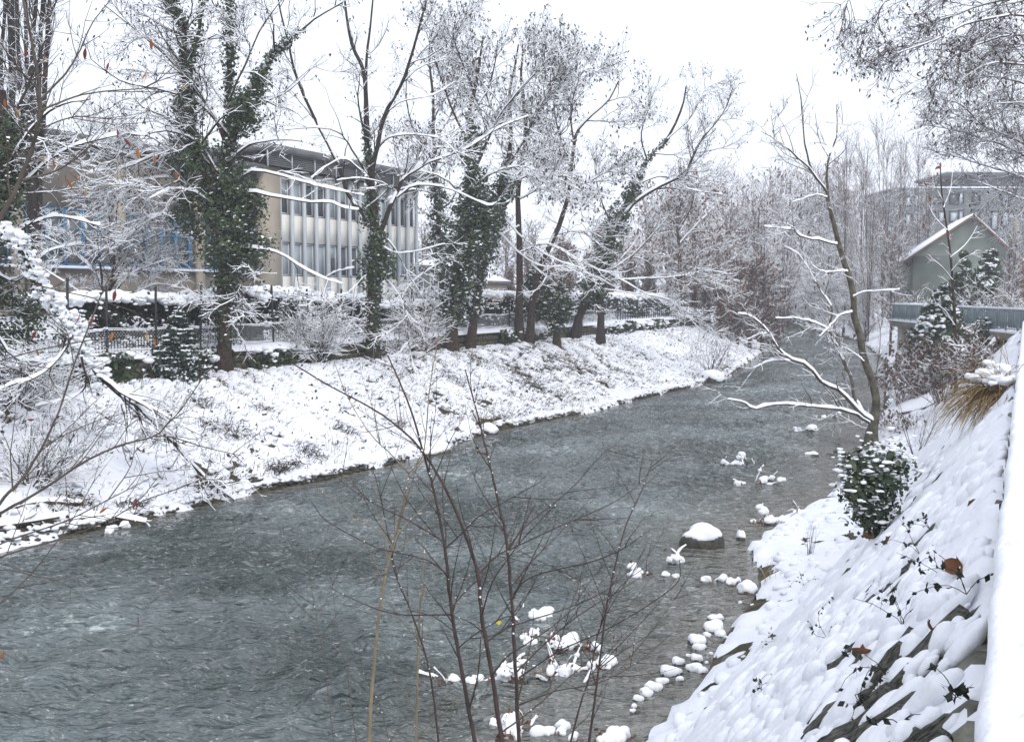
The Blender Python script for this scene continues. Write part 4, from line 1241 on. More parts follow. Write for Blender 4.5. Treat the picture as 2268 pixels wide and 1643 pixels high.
# --- the forked tree in front of the white panels
b0 = hit(825, 800); YB = b0[1]
T_ = Tree('forked_tree', 'tall forked bare tree with an ivy covered lower trunk in front of the white panels', 'tree', b0, 32)
r = T_.rng
c, R = limb([(825, 802), (825, 700), (829, 600), (834, 540), (838, 515)], YB, 0.0, 0.27, 0.24, 12, b0[2] - 0.1, 0.08, r); T_.limb('trunk', c, R, 0, 12, True); trB = (c, R)
c, R = limb([(834, 540), (822, 440), (818, 380), (811, 300), (810, 205), (803, 151), (777, 92), (763, 0), (755, -60)], YB, 0.5, 0.19, 0.03, 24, None, 0.1, r); T_.limb('limb', c, R, 0.02); stB1 = (c, R)
c, R = limb([(836, 530), (826, 440), (825, 376), (835, 329), (853, 253), (890, 185), (917, 103), (945, 0), (960, -50)], YB, -1.0, 0.16, 0.025, 24, None, 0.1, r); T_.limb('limb', c, R, 0.03)
c, R = limb([(810, 215), (812, 130), (820, 60), (828, -20)], YB + 0.3, 0.6, 0.08, 0.03, 12); T_.limb('limb', c, R, 0.02)
c, R = limb([(836, 520), (804, 472), (783, 450), (765, 416), (753, 375), (733, 332), (690, 250), (655, 165), (640, 100), (620, 20), (610, -40)], YB, -1.5, 0.12, 0.03, 26, None, 0.1, r); T_.limb('limb', c, R, 0.05)
c, R = limb([(842, 520), (849, 498), (862, 463), (882, 420), (897, 392), (924, 375), (956, 357), (1034, 329), (1102, 285), (1170, 257)], YB, 2.0, 0.12, 0.03, 24, None, 0.12, r); T_.limb('limb', c, R, 0.09)
for px, dy, ra, rb, sw in [
    ([(812, 385), (778, 327), (752, 295), (700, 283), (616, 290)], -1.5, 0.06, 0.015, 0.07),
    ([(880, 437), (918, 411), (982, 414), (1050, 442), (1085, 456), (1109, 442)], -1.5, 0.055, 0.015, 0.08),
    ([(839, 326), (863, 305), (914, 298), (982, 312), (1034, 370)], -1.2, 0.045, 0.012, 0.07),
    ([(822, 400), (790, 370), (760, 352), (720, 370), (690, 395)], -2.0, 0.05, 0.012, 0.08),
    ([(800, 470), (860, 415), (800, 395), (745, 400)], -2.0, 0.02, 0.010, 0.06),
    ([(690, 250), (650, 280), (620, 320)], -2, 0.03, 0.010, 0.06),
    ([(853, 253), (890, 225), (960, 210), (1010, 180)], 1, 0.04, 0.012, 0.05),
    ([(838, 600), (875, 640), (900, 690), (905, 760), (922, 835)], -2.0, 0.02, 0.012, 0.02),
    ([(838, 590), (800, 620), (765, 660), (740, 720)], -1.5, 0.02, 0.008, 0.05),
    ([(844, 545), (880, 560), (930, 555), (985, 540)], -1.0, 0.03, 0.010, 0.06),
    ([(842, 515), (870, 545), (900, 600), (930, 650)], 1.0, 0.04, 0.012, 0.06),
    ([(890, 185), (930, 150), (990, 130)], 0.6, 0.04, 0.012, 0.04)]:
    c, R = limb(px, YB, dy, ra, rb, 14, None, 0.3, r); T_.limb('limb', c, R, sw)
T_.grow([LV(120, (1.2, 3.2), 7, 0.06, ang=(0.3, 0.9), t0=0.3, wig=0.16, trop=0.04, rmin=0.010),
         LV(600, (0.5, 1.4), 5, 0.045, ang=(0.4, 1.0), wig=0.18, trop=0.02, rmin=0.006),
         LV(1900, (0.2, 0.6), 2, 0.036, ang=(0.4, 1.0), wig=0.2, rmin=0.0045)], only=list(range(1, 18)), pods=900, pod_size=0.055, thin=True)
T_.ivy([(822, 470, 18, 50, YB, 420), (815, 600, 20, 60, YB, 420), (850, 580, 20, 50, YB, 380)], 0.12, 0.2)
T_.ivy_stem(*trB, 2400, 0.09, 0.10, 0.10, 0.03, 1.0)
T_.ivy_stem(*stB1, 700, 0.10, 0.10, 0.2, 0.0, 0.4)
T_.done()

# --- the two ivy trunks right of the school
def ivy_pair():
    b = hit(1003, 775); Y = b[1]
    T_ = Tree('ivy_tree', 'thicker ivy covered tree, left of the ivy pair beside the low grey building', 'tree', b, 33, M_BARKB)
    r = T_.rng
    c, R = limb([(1000, 778), (1003, 700), (1010, 620), (1020, 560), (1033, 480), (1043, 400), (1046, 320), (1040, 250), (1052, 200), (1062, 140), (1070, 80)], Y, 1.0, 0.30, 0.04, 26, b[2] - 0.1, 0.1, r); T_.limb('trunk', c, R, 0, 11, True); tr = (c, R)
    for px, dy, ra, rb, sw in [
        ([(1043, 400), (1075, 320), (1110, 250), (1160, 190), (1215, 130)], -1.5, 0.09, 0.02, 0.06),
        ([(1046, 330), (1010, 260), (985, 200), (960, 120), (940, 60)], 1.0, 0.07, 0.02, 0.05),
        ([(1040, 260), (1080, 200), (1096, 140), (1102, 90)], 0.5, 0.06, 0.02, 0.04),
        ([(1035, 450), (990, 400), (930, 380), (880, 390)], -2.0, 0.06, 0.015, 0.08),
        ([(1040, 420), (1100, 380), (1160, 370), (1220, 395)], -2.5, 0.06, 0.015, 0.08),
        ([(1043, 360), (1000, 330), (950, 330), (905, 345)], -1.0, 0.05, 0.012, 0.07),
        ([(1046, 310), (1090, 290), (1150, 280), (1200, 300)], 1.5, 0.05, 0.012, 0.06),
        ([(1050, 200), (1020, 130), (1004, 80), (1008, 50)], -1.0, 0.05, 0.015, 0.03),
        ([(1020, 570), (960, 590), (900, 640), (880, 700)], -2.5, 0.04, 0.01, 0.05)]:
        c, R = limb(px, Y, dy, ra, rb, 14, None, 0.3, r); T_.limb('limb', c, R, sw)
    T_.grow([LV(150, (1.4, 3.6), 7, 0.06, ang=(0.4, 1.0), t0=0.25, wig=0.2, trop=0.03, rmin=0.011),
             LV(850, (0.6, 1.6), 5, 0.055, ang=(0.4, 1.0), wig=0.2, rmin=0.007),
             LV(3000, (0.25, 0.7), 2, 0.05, ang=(0.4, 1.1), wig=0.2, rmin=0.0055)], only=list(range(1, 10)), pods=2200, pod_size=0.07, thin=True)
    T_.ivy([(1045, 420, 36, 80, Y, 1300), (1040, 520, 52, 70, Y, 2000), (1015, 600, 40, 80, Y, 1800), (1075, 480, 44, 60, Y, 1500), (1003, 690, 26, 50, Y, 700), (1040, 330, 30, 60, Y, 900), (1030, 540, 56, 110, Y, 3000)], 0.12, 0.42)
    T_.ivy_stem(*tr, 1500, 0.12, 0.13, 0.2, 0.1, 0.7)
    T_.done()
    b = hit(1043, 765); Y = b[1]
    T_ = Tree('ivy_tree', 'slimmer ivy covered tree leaning right, right one of the pair beside the beige shed', 'tree', b, 34, M_BARKB)
    r = T_.rng
    c, R = limb([(1040, 768), (1050, 700), (1062, 630), (1080, 540), (1105, 440), (1120, 380), (1132, 300), (1128, 210), (1140, 150), (1148, 100)], Y, 1.0, 0.24, 0.04, 24, b[2] - 0.1, 0.1, r); T_.limb('trunk', c, R, 0, 11, True); tr = (c, R)
    for px, dy, ra, rb, sw in [
        ([(1120, 380), (1160, 310), (1200, 230), (1232, 170), (1246, 130)], -1.0, 0.08, 0.02, 0.05),
        ([(1132, 300), (1090, 240), (1060, 170), (1040, 100)], 1.0, 0.06, 0.02, 0.05),
        ([(1110, 420), (1170, 390), (1240, 400), (1300, 430)], -2.0, 0.06, 0.015, 0.08),
        ([(1100, 460), (1150, 520), (1220, 570), (1300, 600)], -2.5, 0.05, 0.012, 0.08),
        ([(1090, 500), (1150, 560), (1200, 590), (1260, 590)], -3.0, 0.05, 0.012, 0.09),
        ([(1128, 230), (1170, 180), (1186, 140), (1180, 100)], 0.6, 0.05, 0.015, 0.04),
        ([(1125, 340), (1180, 330), (1230, 320)], 1.0, 0.04, 0.012, 0.06)]:
        c, R = limb(px, Y, dy, ra, rb, 14, None, 0.3, r); T_.limb('limb', c, R, sw)
    T_.grow([LV(140, (1.4, 3.6), 7, 0.06, ang=(0.4, 1.0), t0=0.25, wig=0.2, trop=0.03, rmin=0.011),
             LV(800, (0.6, 1.6), 5, 0.055, ang=(0.4, 1.0), wig=0.2, rmin=0.007),
             LV(2900, (0.25, 0.7), 2, 0.05, ang=(0.4, 1.1), wig=0.2, rmin=0.0055)], only=list(range(1, 8)), pods=2300, pod_size=0.07, thin=True)
    T_.ivy([(1090, 450, 40, 50, Y, 1000), (1078, 560, 26, 50, Y, 700), (1120, 420, 26, 40, Y, 700), (1085, 490, 36, 90, Y, 1200)], 0.12, 0.35)
    T_.ivy_stem(*tr, 1200, 0.10, 0.13, 0.2, 0.1, 0.6)
    T_.done()
ivy_pair()

# --- tree with a dark mid trunk behind the pair
def mid_trees():
    b = at(972, 66)
    T_ = Tree('bare_tree', 'slim upright tree with a dark ivy patch behind the left ivy trunk', 'tree', b, 35)
    r = T_.rng; Y = b[1]
    c, R = limb([(985, 720), (978, 600), (970, 480), (962, 380), (960, 300), (958, 200), (950, 120), (960, 60)], Y, 0.5, 0.20, 0.04, 22, b[2] - 0.1, 0.15, r); T_.limb('trunk', c, R, 0, 9); tr = (c, R)
    for px, dy, ra, rb, sw in [
        ([(962, 380), (920, 300), (900, 220), (905, 140)], -1.0, 0.06, 0.02, 0.04), ([(960, 320), (1000, 250), (1020, 180), (1025, 100)], 1.0, 0.06, 0.02, 0.04),
        ([(958, 220), (920, 180), (880, 160)], 1.0, 0.04, 0.015, 0.04), ([(966, 430), (910, 420), (860, 440)], -1.5, 0.05, 0.012, 0.07), ([(968, 460), (1010, 440), (1050, 460)], 1.5, 0.05, 0.012, 0.07),
        ([(975, 560), (930, 580), (890, 620)], 1.0, 0.05, 0.012, 0.06)]:
        c, R = limb(px, Y, dy, ra, rb, 12, None, 0.3, r); T_.limb('limb', c, R, sw)
    T_.grow([LV(110, (1.4, 3.4), 7, 0.05, ang=(0.4, 1.0), t0=0.2, wig=0.2, trop=0.03, rmin=0.012), LV(700, (0.6, 1.6), 5, 0.05, wig=0.2, rmin=0.008), LV(1900, (0.25, 0.7), 2, 0.045, wig=0.2, rmin=0.006)], only=list(range(0, 7)), pods=2400, pod_size=0.07, thin=True)
    T_.ivy([(970, 470, 22, 80, Y, 700), (968, 560, 22, 60, Y, 600), (962, 400, 14, 40, Y, 260)], 0.16, 0.3)
    T_.done()
    # twin brown trunks
    b = hit(1160, 750); Y = b[1]
    T_ = Tree('twin_tree', 'twin brown trunks rising together left of the ivy stump, twiggy grey crown', 'tree', b, 36, M_BARKB)
    r = T_.rng
    c, R = limb([(1150, 752), (1150, 660), (1152, 570), (1148, 480), (1150, 400), (1165, 310), (1160, 220), (1154, 170), (1158, 120), (1156, 90)], Y, 0.5, 0.24, 0.04, 22, b[2] - 0.1, 0.12, r); T_.limb('trunk', c, R, 0, 10, True)
    c, R = limb([(1172, 752), (1178, 680), (1195, 600), (1225, 530), (1245, 480), (1259, 430), (1266, 375), (1275, 300), (1300, 265), (1345, 225), (1370, 180)], Y, -1.5, 0.22, 0.04, 24, b[2] - 0.1, 0.12, r); T_.limb('trunk', c, R, 0.02, 10, True)
    for px, dy, ra, rb, sw in [
        ([(1165, 310), (1200, 240), (1240, 190), (1258, 150)], -1, 0.07, 0.02, 0.05), ([(1266, 375), (1240, 300), (1225, 220), (1240, 140)], 1.5, 0.07, 0.02, 0.05),
        ([(1272, 320), (1265, 240), (1290, 160), (1326, 150), (1345, 130)], 1.0, 0.06, 0.02, 0.04), ([(1262, 400), (1220, 370), (1170, 355), (1130, 340)], -1.5, 0.06, 0.015, 0.08),
        ([(1260, 420), (1310, 400), (1360, 370), (1400, 360)], -1.0, 0.06, 0.015, 0.08), ([(1300, 268), (1350, 270), (1400, 290)], -1.0, 0.05, 0.012, 0.07),
        ([(1345, 225), (1390, 215), (1415, 240)], 0.5, 0.04, 0.012, 0.06), ([(1190, 610), (1240, 590), (1310, 610), (1370, 640)], -2.5, 0.05, 0.012, 0.09),
        ([(1150, 560), (1210, 540), (1270, 570), (1330, 600), (1370, 605)], -3.0, 0.06, 0.015, 0.075), ([(1150, 500), (1110, 520), (1060, 560)], -2.0, 0.05, 0.012, 0.08),
        ([(1230, 520), (1290, 510), (1340, 530)], 1.0, 0.05, 0.012, 0.08), ([(1152, 440), (1200, 420), (1240, 440)], -1.0, 0.05, 0.012, 0.08)]:
        c, R = limb(px, Y, dy, ra, rb, 12, None, 0.3, r); T_.limb('limb', c, R, sw)
    T_.grow([LV(220, (1.4, 3.4), 7, 0.06, ang=(0.4, 1.0), t0=0.2, wig=0.2, trop=0.02, rmin=0.012), LV(1000, (0.6, 1.6), 5, 0.055, wig=0.2, rmin=0.008), LV(3600, (0.25, 0.7), 2, 0.05, wig=0.2, rmin=0.006)], only=list(range(2, 14)), pods=3000, pod_size=0.075, thin=True)
    T_.done()
    # ivy stump
    b = hit(1233, 768); Y = b[1]
    T_ = Tree('ivy_stump', 'short trunk topped by a big dome of snowy ivy', 'tree', b, 37, M_BARKB)
    c, R = limb([(1233, 770), (1232, 720), (1230, 660)], Y, 0, 0.24, 0.14, 8, b[2] - 0.1); T_.limb('trunk', c, R, 0, 9, True)
    T_.ivy([(1222, 660, 44, 42, Y, 3200), (1192, 685, 36, 24, Y, 1200), (1250, 695, 26, 22, Y, 900), (1232, 720, 18, 24, Y, 460)], 0.12, 0.5, lumps=True)
    T_.done()
mid_trees()

# --- the leaning tree at the bend
def lean_tree():
    b = hit(1274, 742); Y = b[1]
    b2 = hit(1331, 754)
    T_ = Tree('leaning_tree', 'leaning ivy-clad tree on two splayed feet arching over the bank at the bend', 'tree', b, 38)
    r = T_.rng
    c, R = limb([(1273, 742), (1288, 690), (1318, 640), (1340, 580), (1352, 530), (1376, 476), (1410, 408), (1434, 355), (1478, 308), (1510, 240), (1520, 190)], Y, 0.5, 0.30, 0.04, 28, b[2] - 0.1, 0.1, r); T_.limb('trunk', c, R, 0.03, 12, True); tr = (c, R)
    c, R = limb([(1331, 754), (1331, 700), (1328, 660), (1334, 610)], Y - 0.8, 0.7, 0.24, 0.22, 10, b2[2] - 0.1); T_.limb('trunk', c, R, 0, 10, True)
    c, R = limb([(1356, 520), (1386, 471), (1427, 431), (1497, 395), (1518, 387), (1535, 346), (1555, 308), (1589, 267), (1610, 233), (1623, 195)], Y, -1.5, 0.17, 0.025, 26, None, 0.1, r); T_.limb('limb', c, R, 0.05)
    for px, dy, ra, rb, sw in [
        ([(1340, 610), (1361, 619), (1425, 617), (1495, 613), (1560, 600), (1610, 606)], -2.5, 0.06, 0.012, 0.07), ([(1345, 605), (1397, 568), (1440, 526), (1480, 480)], -1.0, 0.09, 0.02, 0.07),
        ([(1348, 600), (1400, 545), (1430, 500)], 1.0, 0.07, 0.02, 0.07), ([(1410, 408), (1470, 390), (1530, 420), (1600, 430)], -1.5, 0.06, 0.012, 0.07),
        ([(1434, 355), (1420, 300), (1440, 230), (1450, 200)], -1, 0.06, 0.015, 0.05), ([(1478, 308), (1530, 260), (1560, 200), (1600, 180)], 1.0, 0.05, 0.015, 0.05),
        ([(1540, 340), (1590, 330), (1625, 320)], -0.5, 0.04, 0.01, 0.06), ([(1518, 387), (1570, 400), (1620, 405)], -1, 0.04, 0.01, 0.06), ([(1589, 267), (1610, 265), (1630, 262)], 0, 0.03, 0.01, 0.05),
        ([(1450, 340), (1500, 340), (1545, 300), (1560, 240)], 1.5, 0.05, 0.012, 0.05), ([(1336, 630), (1290, 600), (1240, 600), (1190, 575)], -2.5, 0.06, 0.012, 0.075),
        ([(1345, 560), (1300, 520), (1260, 510), (1210, 480)], -2.0, 0.06, 0.012, 0.09), ([(1360, 510), (1330, 440), (1320, 370), (1340, 310)], 1.0, 0.06, 0.015, 0.05),
        ([(1330, 640), (1400, 650), (1470, 660), (1520, 690)], -3.0, 0.04, 0.01, 0.07), ([(1340, 600), (1430, 650), (1500, 680), (1560, 740)], -4.0, 0.04, 0.01, 0.06)]:
        c, R = limb(px, Y, dy, ra, rb, 12, None, 0.25, r); T_.limb('limb', c, R, sw)
    T_.grow([LV(190, (1.2, 3.2), 7, 0.06, ang=(0.4, 1.0), t0=0.25, wig=0.17, trop=0.03, rmin=0.012, flat=0.3), LV(1100, (0.5, 1.5), 5, 0.05, wig=0.18, rmin=0.008), LV(2900, (0.2, 0.6), 2, 0.045, wig=0.2, rmin=0.006)], only=list(range(2, 18)), pods=900, pod_size=0.06, thin=True)
    T_.ivy([(1350, 540, 30, 50, Y, 900), (1376, 480, 26, 40, Y, 600), (1400, 425, 18, 40, Y, 360), (1312, 645, 36, 34, Y, 1500), (1325, 600, 30, 40, Y, 700)], 0.15, 0.25)
    T_.ivy_stem(*tr, 1300, 0.10, 0.12, 0.2, 0.25, 0.8)
    T_.done()
    b = at(1505, 88); Y = 88
    T_ = Tree('brown_tree', 'small brown leaved tree with a straight thin trunk at the end of the garden wall', 'tree', b, 39, M_BARKB, M_TWIGB)
    r = T_.rng
    c, R = limb([(1505, 722), (1507, 640), (1506, 560), (1500, 500), (1510, 440)], Y, 0, 0.24, 0.06, 14, b[2] - 0.1, 0.15, r); T_.limb('trunk', c, R, 0, 9)
    for px, dy in [([(1506, 600), (1550, 560), (1600, 540)], -2), ([(1506, 590), (1460, 560), (1420, 560)], -2), ([(1504, 540), (1550, 490), (1590, 450)], 2), ([(1504, 540), (1470, 480), (1450, 430)], 2), ([(1503, 510), (1530, 460), (1540, 410)], -2), ([(1506, 630), (1560, 620), (1620, 640)], -2)]:
        c, R = limb(px, Y, dy, 0.09, 0.02, 12, None, 0.3, r); T_.limb('limb', c, R, 0.07)
    T_.grow([LV(150, (1.5, 4.0), 6, 0.07, t0=0.15, wig=0.2, rmin=0.015), LV(900, (0.8, 2.0), 4, 0.06, wig=0.2, rmin=0.010), LV(2600, (0.35, 0.9), 2, 0.055, wig=0.2, rmin=0.009)], pods=3200, pod_size=0.13, pod_mat=mat('brown_dead_leaf', (0.17, 0.10, 0.075), 0.9, spec=0.1))
    T_.done()
lean_tree()

# --- the mossy leaning tree at the right shore
def sycamore():
    b = hit(1930, 986); Y = b[1]
    T_ = Tree('mossy_tree', 'mossy multi-stemmed bare tree leaning out from the right shore over the water', 'tree', b, 40, M_SYC, M_TWIGB)
    r = T_.rng
    c, R = limb([(1926, 990), (1934, 945), (1940, 905), (1937, 863), (1914, 791), (1904, 743), (1891, 698), (1891, 657), (1877, 602), (1860, 550), (1849, 507), (1836, 455), (1832, 425)], Y, 0.6, 0.30, 0.12, 34, None, 0.05, r); c[0, 2] -= 0.25; R = np.interp(np.linspace(0, 1, len(R)), [0, 0.08, 0.2, 0.45, 0.7, 1], [0.24, 0.18, 0.14, 0.118, 0.10, 0.06]); T_.limb('trunk', c, R, 0.03, 12, True)
    lims = [
        ([(1925, 934), (1891, 914), (1840, 904), (1789, 899), (1721, 893), (1670, 904), (1646, 890), (1612, 884)], -1.5, 0.12, 0.03, 0.09),
        ([(1932, 930), (1898, 907), (1857, 863), (1822, 846), (1788, 811), (1744, 791), (1720, 764), (1703, 736), (1668, 702), (1634, 695)], -0.8, 0.15, 0.03, 0.09),
        ([(1930, 940), (1896, 887), (1887, 842), (1870, 804), (1853, 763), (1836, 729)], 1.0, 0.10, 0.07, 0.05),
        ([(1836, 729), (1842, 682), (1812, 634), (1792, 597), (1768, 563), (1737, 546)], 1.2, 0.07, 0.02, 0.06),
        ([(1836, 729), (1805, 715), (1764, 705), (1717, 705)], -0.5, 0.06, 0.02, 0.07),
        ([(1887, 690), (1860, 699), (1839, 720), (1815, 745)], -0.4, 0.06, 0.03, 0.06),
        ([(1853, 541), (1778, 524), (1755, 510), (1692, 502)], -1.2, 0.07, 0.02, 0.09),
        ([(1778, 524), (1750, 500), (1735, 495)], -1.8, 0.03, 0.012, 0.06),
        ([(1831, 437), (1805, 432), (1757, 448)], -0.5, 0.04, 0.012, 0.05),
        ([(1891, 657), (1918, 646), (1993, 642)], -0.6, 0.05, 0.015, 0.06),
        ([(1877, 602), (1867, 600), (1826, 602), (1798, 588)], -0.8, 0.05, 0.012, 0.06),
        ([(1832, 425), (1798, 380), (1750, 335), (1716, 308), (1685, 291)], -1.0, 0.09, 0.015, 0.03),
        ([(1832, 425), (1836, 349), (1853, 301), (1853, 233)], 0.8, 0.08, 0.015, 0.02),
        ([(1798, 380), (1781, 308), (1774, 222), (1764, 164)], -0.4, 0.06, 0.012, 0.02),
        ([(1836, 349), (1815, 310), (1805, 250)], 0.4, 0.03, 0.010, 0.02),
        ([(1853, 301), (1866, 270), (1862, 225)], 0.4, 0.025, 0.008, 0.02),
        ([(1716, 308), (1712, 280), (1708, 255)], -0.4, 0.02, 0.008, 0.02),
        ([(1750, 335), (1730, 345), (1700, 352)], -0.4, 0.02, 0.008, 0.02),
        ([(1750, 799), (1709, 799), (1668, 815)], -0.6, 0.05, 0.012, 0.08),
        ([(1707, 742), (1690, 738), (1655, 752)], -0.4, 0.04, 0.010, 0.07),
        ([(1940, 955), (1905, 945), (1878, 930)], 0.8, 0.06, 0.02, 0.05),
        ([(1914, 800), (1890, 780), (1850, 760)], 0.8, 0.04, 0.012, 0.05),
        ([(1934, 860), (1945, 800), (1950, 740), (1944, 700)], 0.5, 0.03, 0.010, 0.02)]
    for px, dy, ra, rb, sw in lims:
        c, R = limb(px, Y, dy, ra * 0.62, rb * 0.8, 18, None, 0.35, r); T_.limb('limb', c, R, sw * 0.72)
    T_.grow([LV(120, (0.6, 2.1), 6, 0.03, ang=(0.4, 1.0), t0=0.2, wig=0.16, trop=0.05, rmin=0.008), LV(460, (0.3, 1.0), 4, 0.022, wig=0.18, rmin=0.006), LV(900, (0.15, 0.45), 2, 0.016, wig=0.2, rmin=0.005)], only=list(range(1, 24)), pods=60, pod_size=0.06)
    T_.done()
sycamore()

# --- left edge: poplar-like trees, the snow-laden leaning trunk, the brush
def left_edge():
    for (u, Y, lab, sd, n) in ((78, 42, 'tall upright tree with crowded rising stems in the top left corner', 51, 5), (20, 45, 'tall grey tree cut by the left edge of the photograph', 52, 4)):
        b = at(u, Y)
        T_ = Tree('tall_tree', lab, 'tree', b, sd)
        r = T_.rng
        for k in range(n):
            uu = u + (k - n / 2) * 13 + r.normal() * 4
            c, R = limb([(u, 700), (u + (uu - u) * 0.5, 400), (uu, 150), (uu + r.normal() * 12, -80), (uu + r.normal() * 20, -220)], Y, r.normal() * 0.8, 0.14, 0.04, 18, b[2] if k == 0 else None, 0.15, r)
            T_.limb('trunk' if k == 0 else 'limb', c, R, 0.02, 8)
        T_.grow([LV(90, (1.0, 3.0), 6, 0.04, ang=(0.25, 0.6), t0=0.2, wig=0.1, trop=0.08, rmin=0.010), LV(600, (0.5, 1.5), 4, 0.04, ang=(0.3, 0.8), wig=0.14, trop=0.05, rmin=0.007), LV(1600, (0.2, 0.7), 2, 0.035, wig=0.2, rmin=0.005)])
        T_.done()
    Y = 25.5
    b = at(-60, Y)
    T_ = Tree('ivy_tree', 'dark snowy ivy tree at the left edge with a bowed limb reaching the water', 'tree', b, 53)
    r = T_.rng
    c, R = limb([(-40, 1000), (-30, 800), (-25, 600), (-10, 480), (0, 380), (10, 280), (5, 200)], Y, 0.5, 0.26, 0.08, 18, b[2] - 0.1, 0.1, r); T_.limb('trunk', c, R, 0, 10, True); tr = (c, R)
    c, R = limb([(-45, 530), (0, 514), (40, 541), (66, 580), (93, 641), (127, 686), (150, 715), (164, 739), (180, 779), (205, 815), (233, 843)], Y - 0.6, 1.1, 0.15, 0.07, 26, None, 0.2, r); T_.limb('limb', c, R, 0.17, 9, thr=0.0); bow = (c, R)
    c, R = limb([(180, 779), (250, 860), (310, 905), (360, 955), (420, 1020), (470, 1070), (520, 1106)], Y + 0.4, 1.2, 0.075, 0.03, 20, None, 0.2, r); T_.limb('limb', c, R, 0.05)
    c, R = limb([(205, 815), (270, 870), (330, 900), (400, 940), (450, 965)], Y + 0.3, 0.4, 0.06, 0.02, 14, None, 0.2, r); T_.limb('limb', c, R, 0.05)
    for px, dy, ra, rb, sw in [
        ([(160, 740), (140, 780), (90, 830), (30, 850), (-20, 870)], -0.8, 0.04, 0.012, 0.07), ([(152, 720), (130, 790), (80, 800), (40, 775)], 0.6, 0.03, 0.012, 0.07),
        ([(-30, 700), (20, 780), (60, 800), (110, 790)], 0.6, 0.05, 0.015, 0.07), ([(180, 790), (190, 850), (160, 880), (80, 900)], 0.5, 0.03, 0.012, 0.06), ([(268, 895), (280, 950), (272, 1000)], 0.2, 0.015, 0.006, 0.02),
        ([(410, 1010), (440, 1060), (450, 1110)], 0.0, 0.012, 0.006, 0.02), ([(-10, 480), (60, 400), (150, 330), (260, 300)], 0.6, 0.06, 0.015, 0.08), ([(0, 400), (60, 300), (120, 240), (200, 220)], -0.8, 0.05, 0.015, 0.07),
        ([(0, 350), (40, 240), (80, 150), (110, 60)], 0.8, 0.05, 0.015, 0.05), ([(-20, 560), (60, 500), (130, 480), (220, 500)], 1.2, 0.05, 0.012, 0.09), ([(-25, 600), (40, 620), (100, 560), (180, 540)], 1.6, 0.04, 0.012, 0.08)]:
        c, R = limb(px, Y, dy, ra, rb, 14, None, 0.3, r); T_.limb('limb', c, R, sw)
    T_.grow([LV(130, (0.7, 2.0), 6, 0.03, t0=0.15, wig=0.22, trop=0.0, rmin=0.008), LV(700, (0.3, 0.9), 4, 0.028, wig=0.22, rmin=0.005), LV(1800, (0.15, 0.4), 2, 0.024, wig=0.2, rmin=0.004)], only=list(range(2, 16)))
    T_.ivy([(10, 330, 40, 90, Y, 2300), (0, 450, 50, 90, Y, 2500), (0, 620, 44, 80, Y + 1.0, 1300), (0, 740, 50, 60, Y + 1.2, 800), (60, 720, 34, 50, Y + 1.6, 700)], 0.07, 0.4)
    mb = MB()
    for k in range(620):
        t = r.random() * 0.98; i = int(t * (len(bow[0]) - 1)); p = bow[0][i]
        blobs(mb, [p + [r.normal() * 0.12, r.normal() * 0.08 - 0.05, 0.10 + r.normal() * 0.08]], [(r.uniform(0.05, 0.12), r.uniform(0.04, 0.09), r.uniform(0.03, 0.06))], r, 0.6, 1)
    obj('snow_lumps', mb.mesh('snow_lumps', M_SNOWT, True), T_.t, kind='stuff')
    T_.ivy_stem(*bow, 900, 0.12, 0.055, 0.3)
    T_.done()
left_edge()

def shrub(name, label, cat, base, n, L, seed, spread=0.6, bark=None, r0=0.02, snow=0.04, lv2=120, lv3=400, up=0.9, group=None, dirb=(0, 0, 0), pods=0, pod_mat=None, S=5, kids=None):
    T_ = Tree(name, label, cat, base, seed, bark or M_TWIG, bark or M_TWIG, group)
    r = T_.rng
    base = np.asarray(base, float)
    st = np.empty((n, 7, 3)); rd = np.empty((n, 7))
    d = norm(np.stack([r.normal(size=n) * spread + dirb[0], r.normal(size=n) * spread + dirb[1], np.full(n, up) + r.random(n) * 0.3 + dirb[2]], -1))
    ln = L * (0.55 + 0.45 * r.random(n))
    st[:, 0] = base + r.normal(size=(n, 3)) * [0.12 * L * 0.3, 0.12 * L * 0.3, 0]; st[:, 0, 2] = base[2] - 0.05
    for k in range(1, 7):
        d = norm(d + r.normal(size=(n, 3)) * 0.12 + [0, 0, 0.02]); st[:, k] = st[:, k - 1] + d * (ln / 6)[:, None]
    rd[:] = r0 * np.linspace(1, 0.3, 7)
    tubes(T_.tw, st, rd, S); snow_on(T_.snow, st, rd, snow, 4, r)
    T_.grow([LV(lv2, (L * 0.25, L * 0.6), 5, snow, wig=0.2, rmin=r0 * 0.3), LV(lv3, (L * 0.08, L * 0.28), 2, snow * 0.85, wig=0.2, rmin=r0 * 0.22)], src=(st, rd), pods=pods, pod_mat=pod_mat, pod_size=0.06)
    return T_

shrub('snowy_shrub', 'bushy snow-covered shrub with rising stems between the ivy tree and the forked tree', 'shrub', hit(705, 790), 26, 3.1, 61, 0.55, lv2=220, lv3=900, snow=0.05).done()
shrub('brown_shrub', 'brownish thicket of upright twigs left of the ivy pair', 'shrub', hit(935, 770), 30, 2.8, 62, 0.4, M_TWIGB, lv2=240, lv3=800, snow=0.035).done()
shrub('tangled_brush', 'tangled snowy brush on the bank at the left edge, upper clump', 'brush', hit(40, 900), 40, 2.4, 63, 1.0, lv2=260, lv3=600, up=0.6, snow=0.026).done()
shrub('tangled_brush', 'tangled snowy brush on the bank at the left edge, lower clump near the water', 'brush', hit(70, 1080), 40, 2.0, 64, 1.1, lv2=240, lv3=520, up=0.5, snow=0.024, dirb=(0.2, 0, 0.3)).done()
shrub('tangled_brush', 'sparse tangled brush beneath the bowed snowy limb', 'brush', hit(200, 960), 16, 1.3, 65, 1.1, lv2=70, lv3=160, up=0.4, snow=0.025).done()
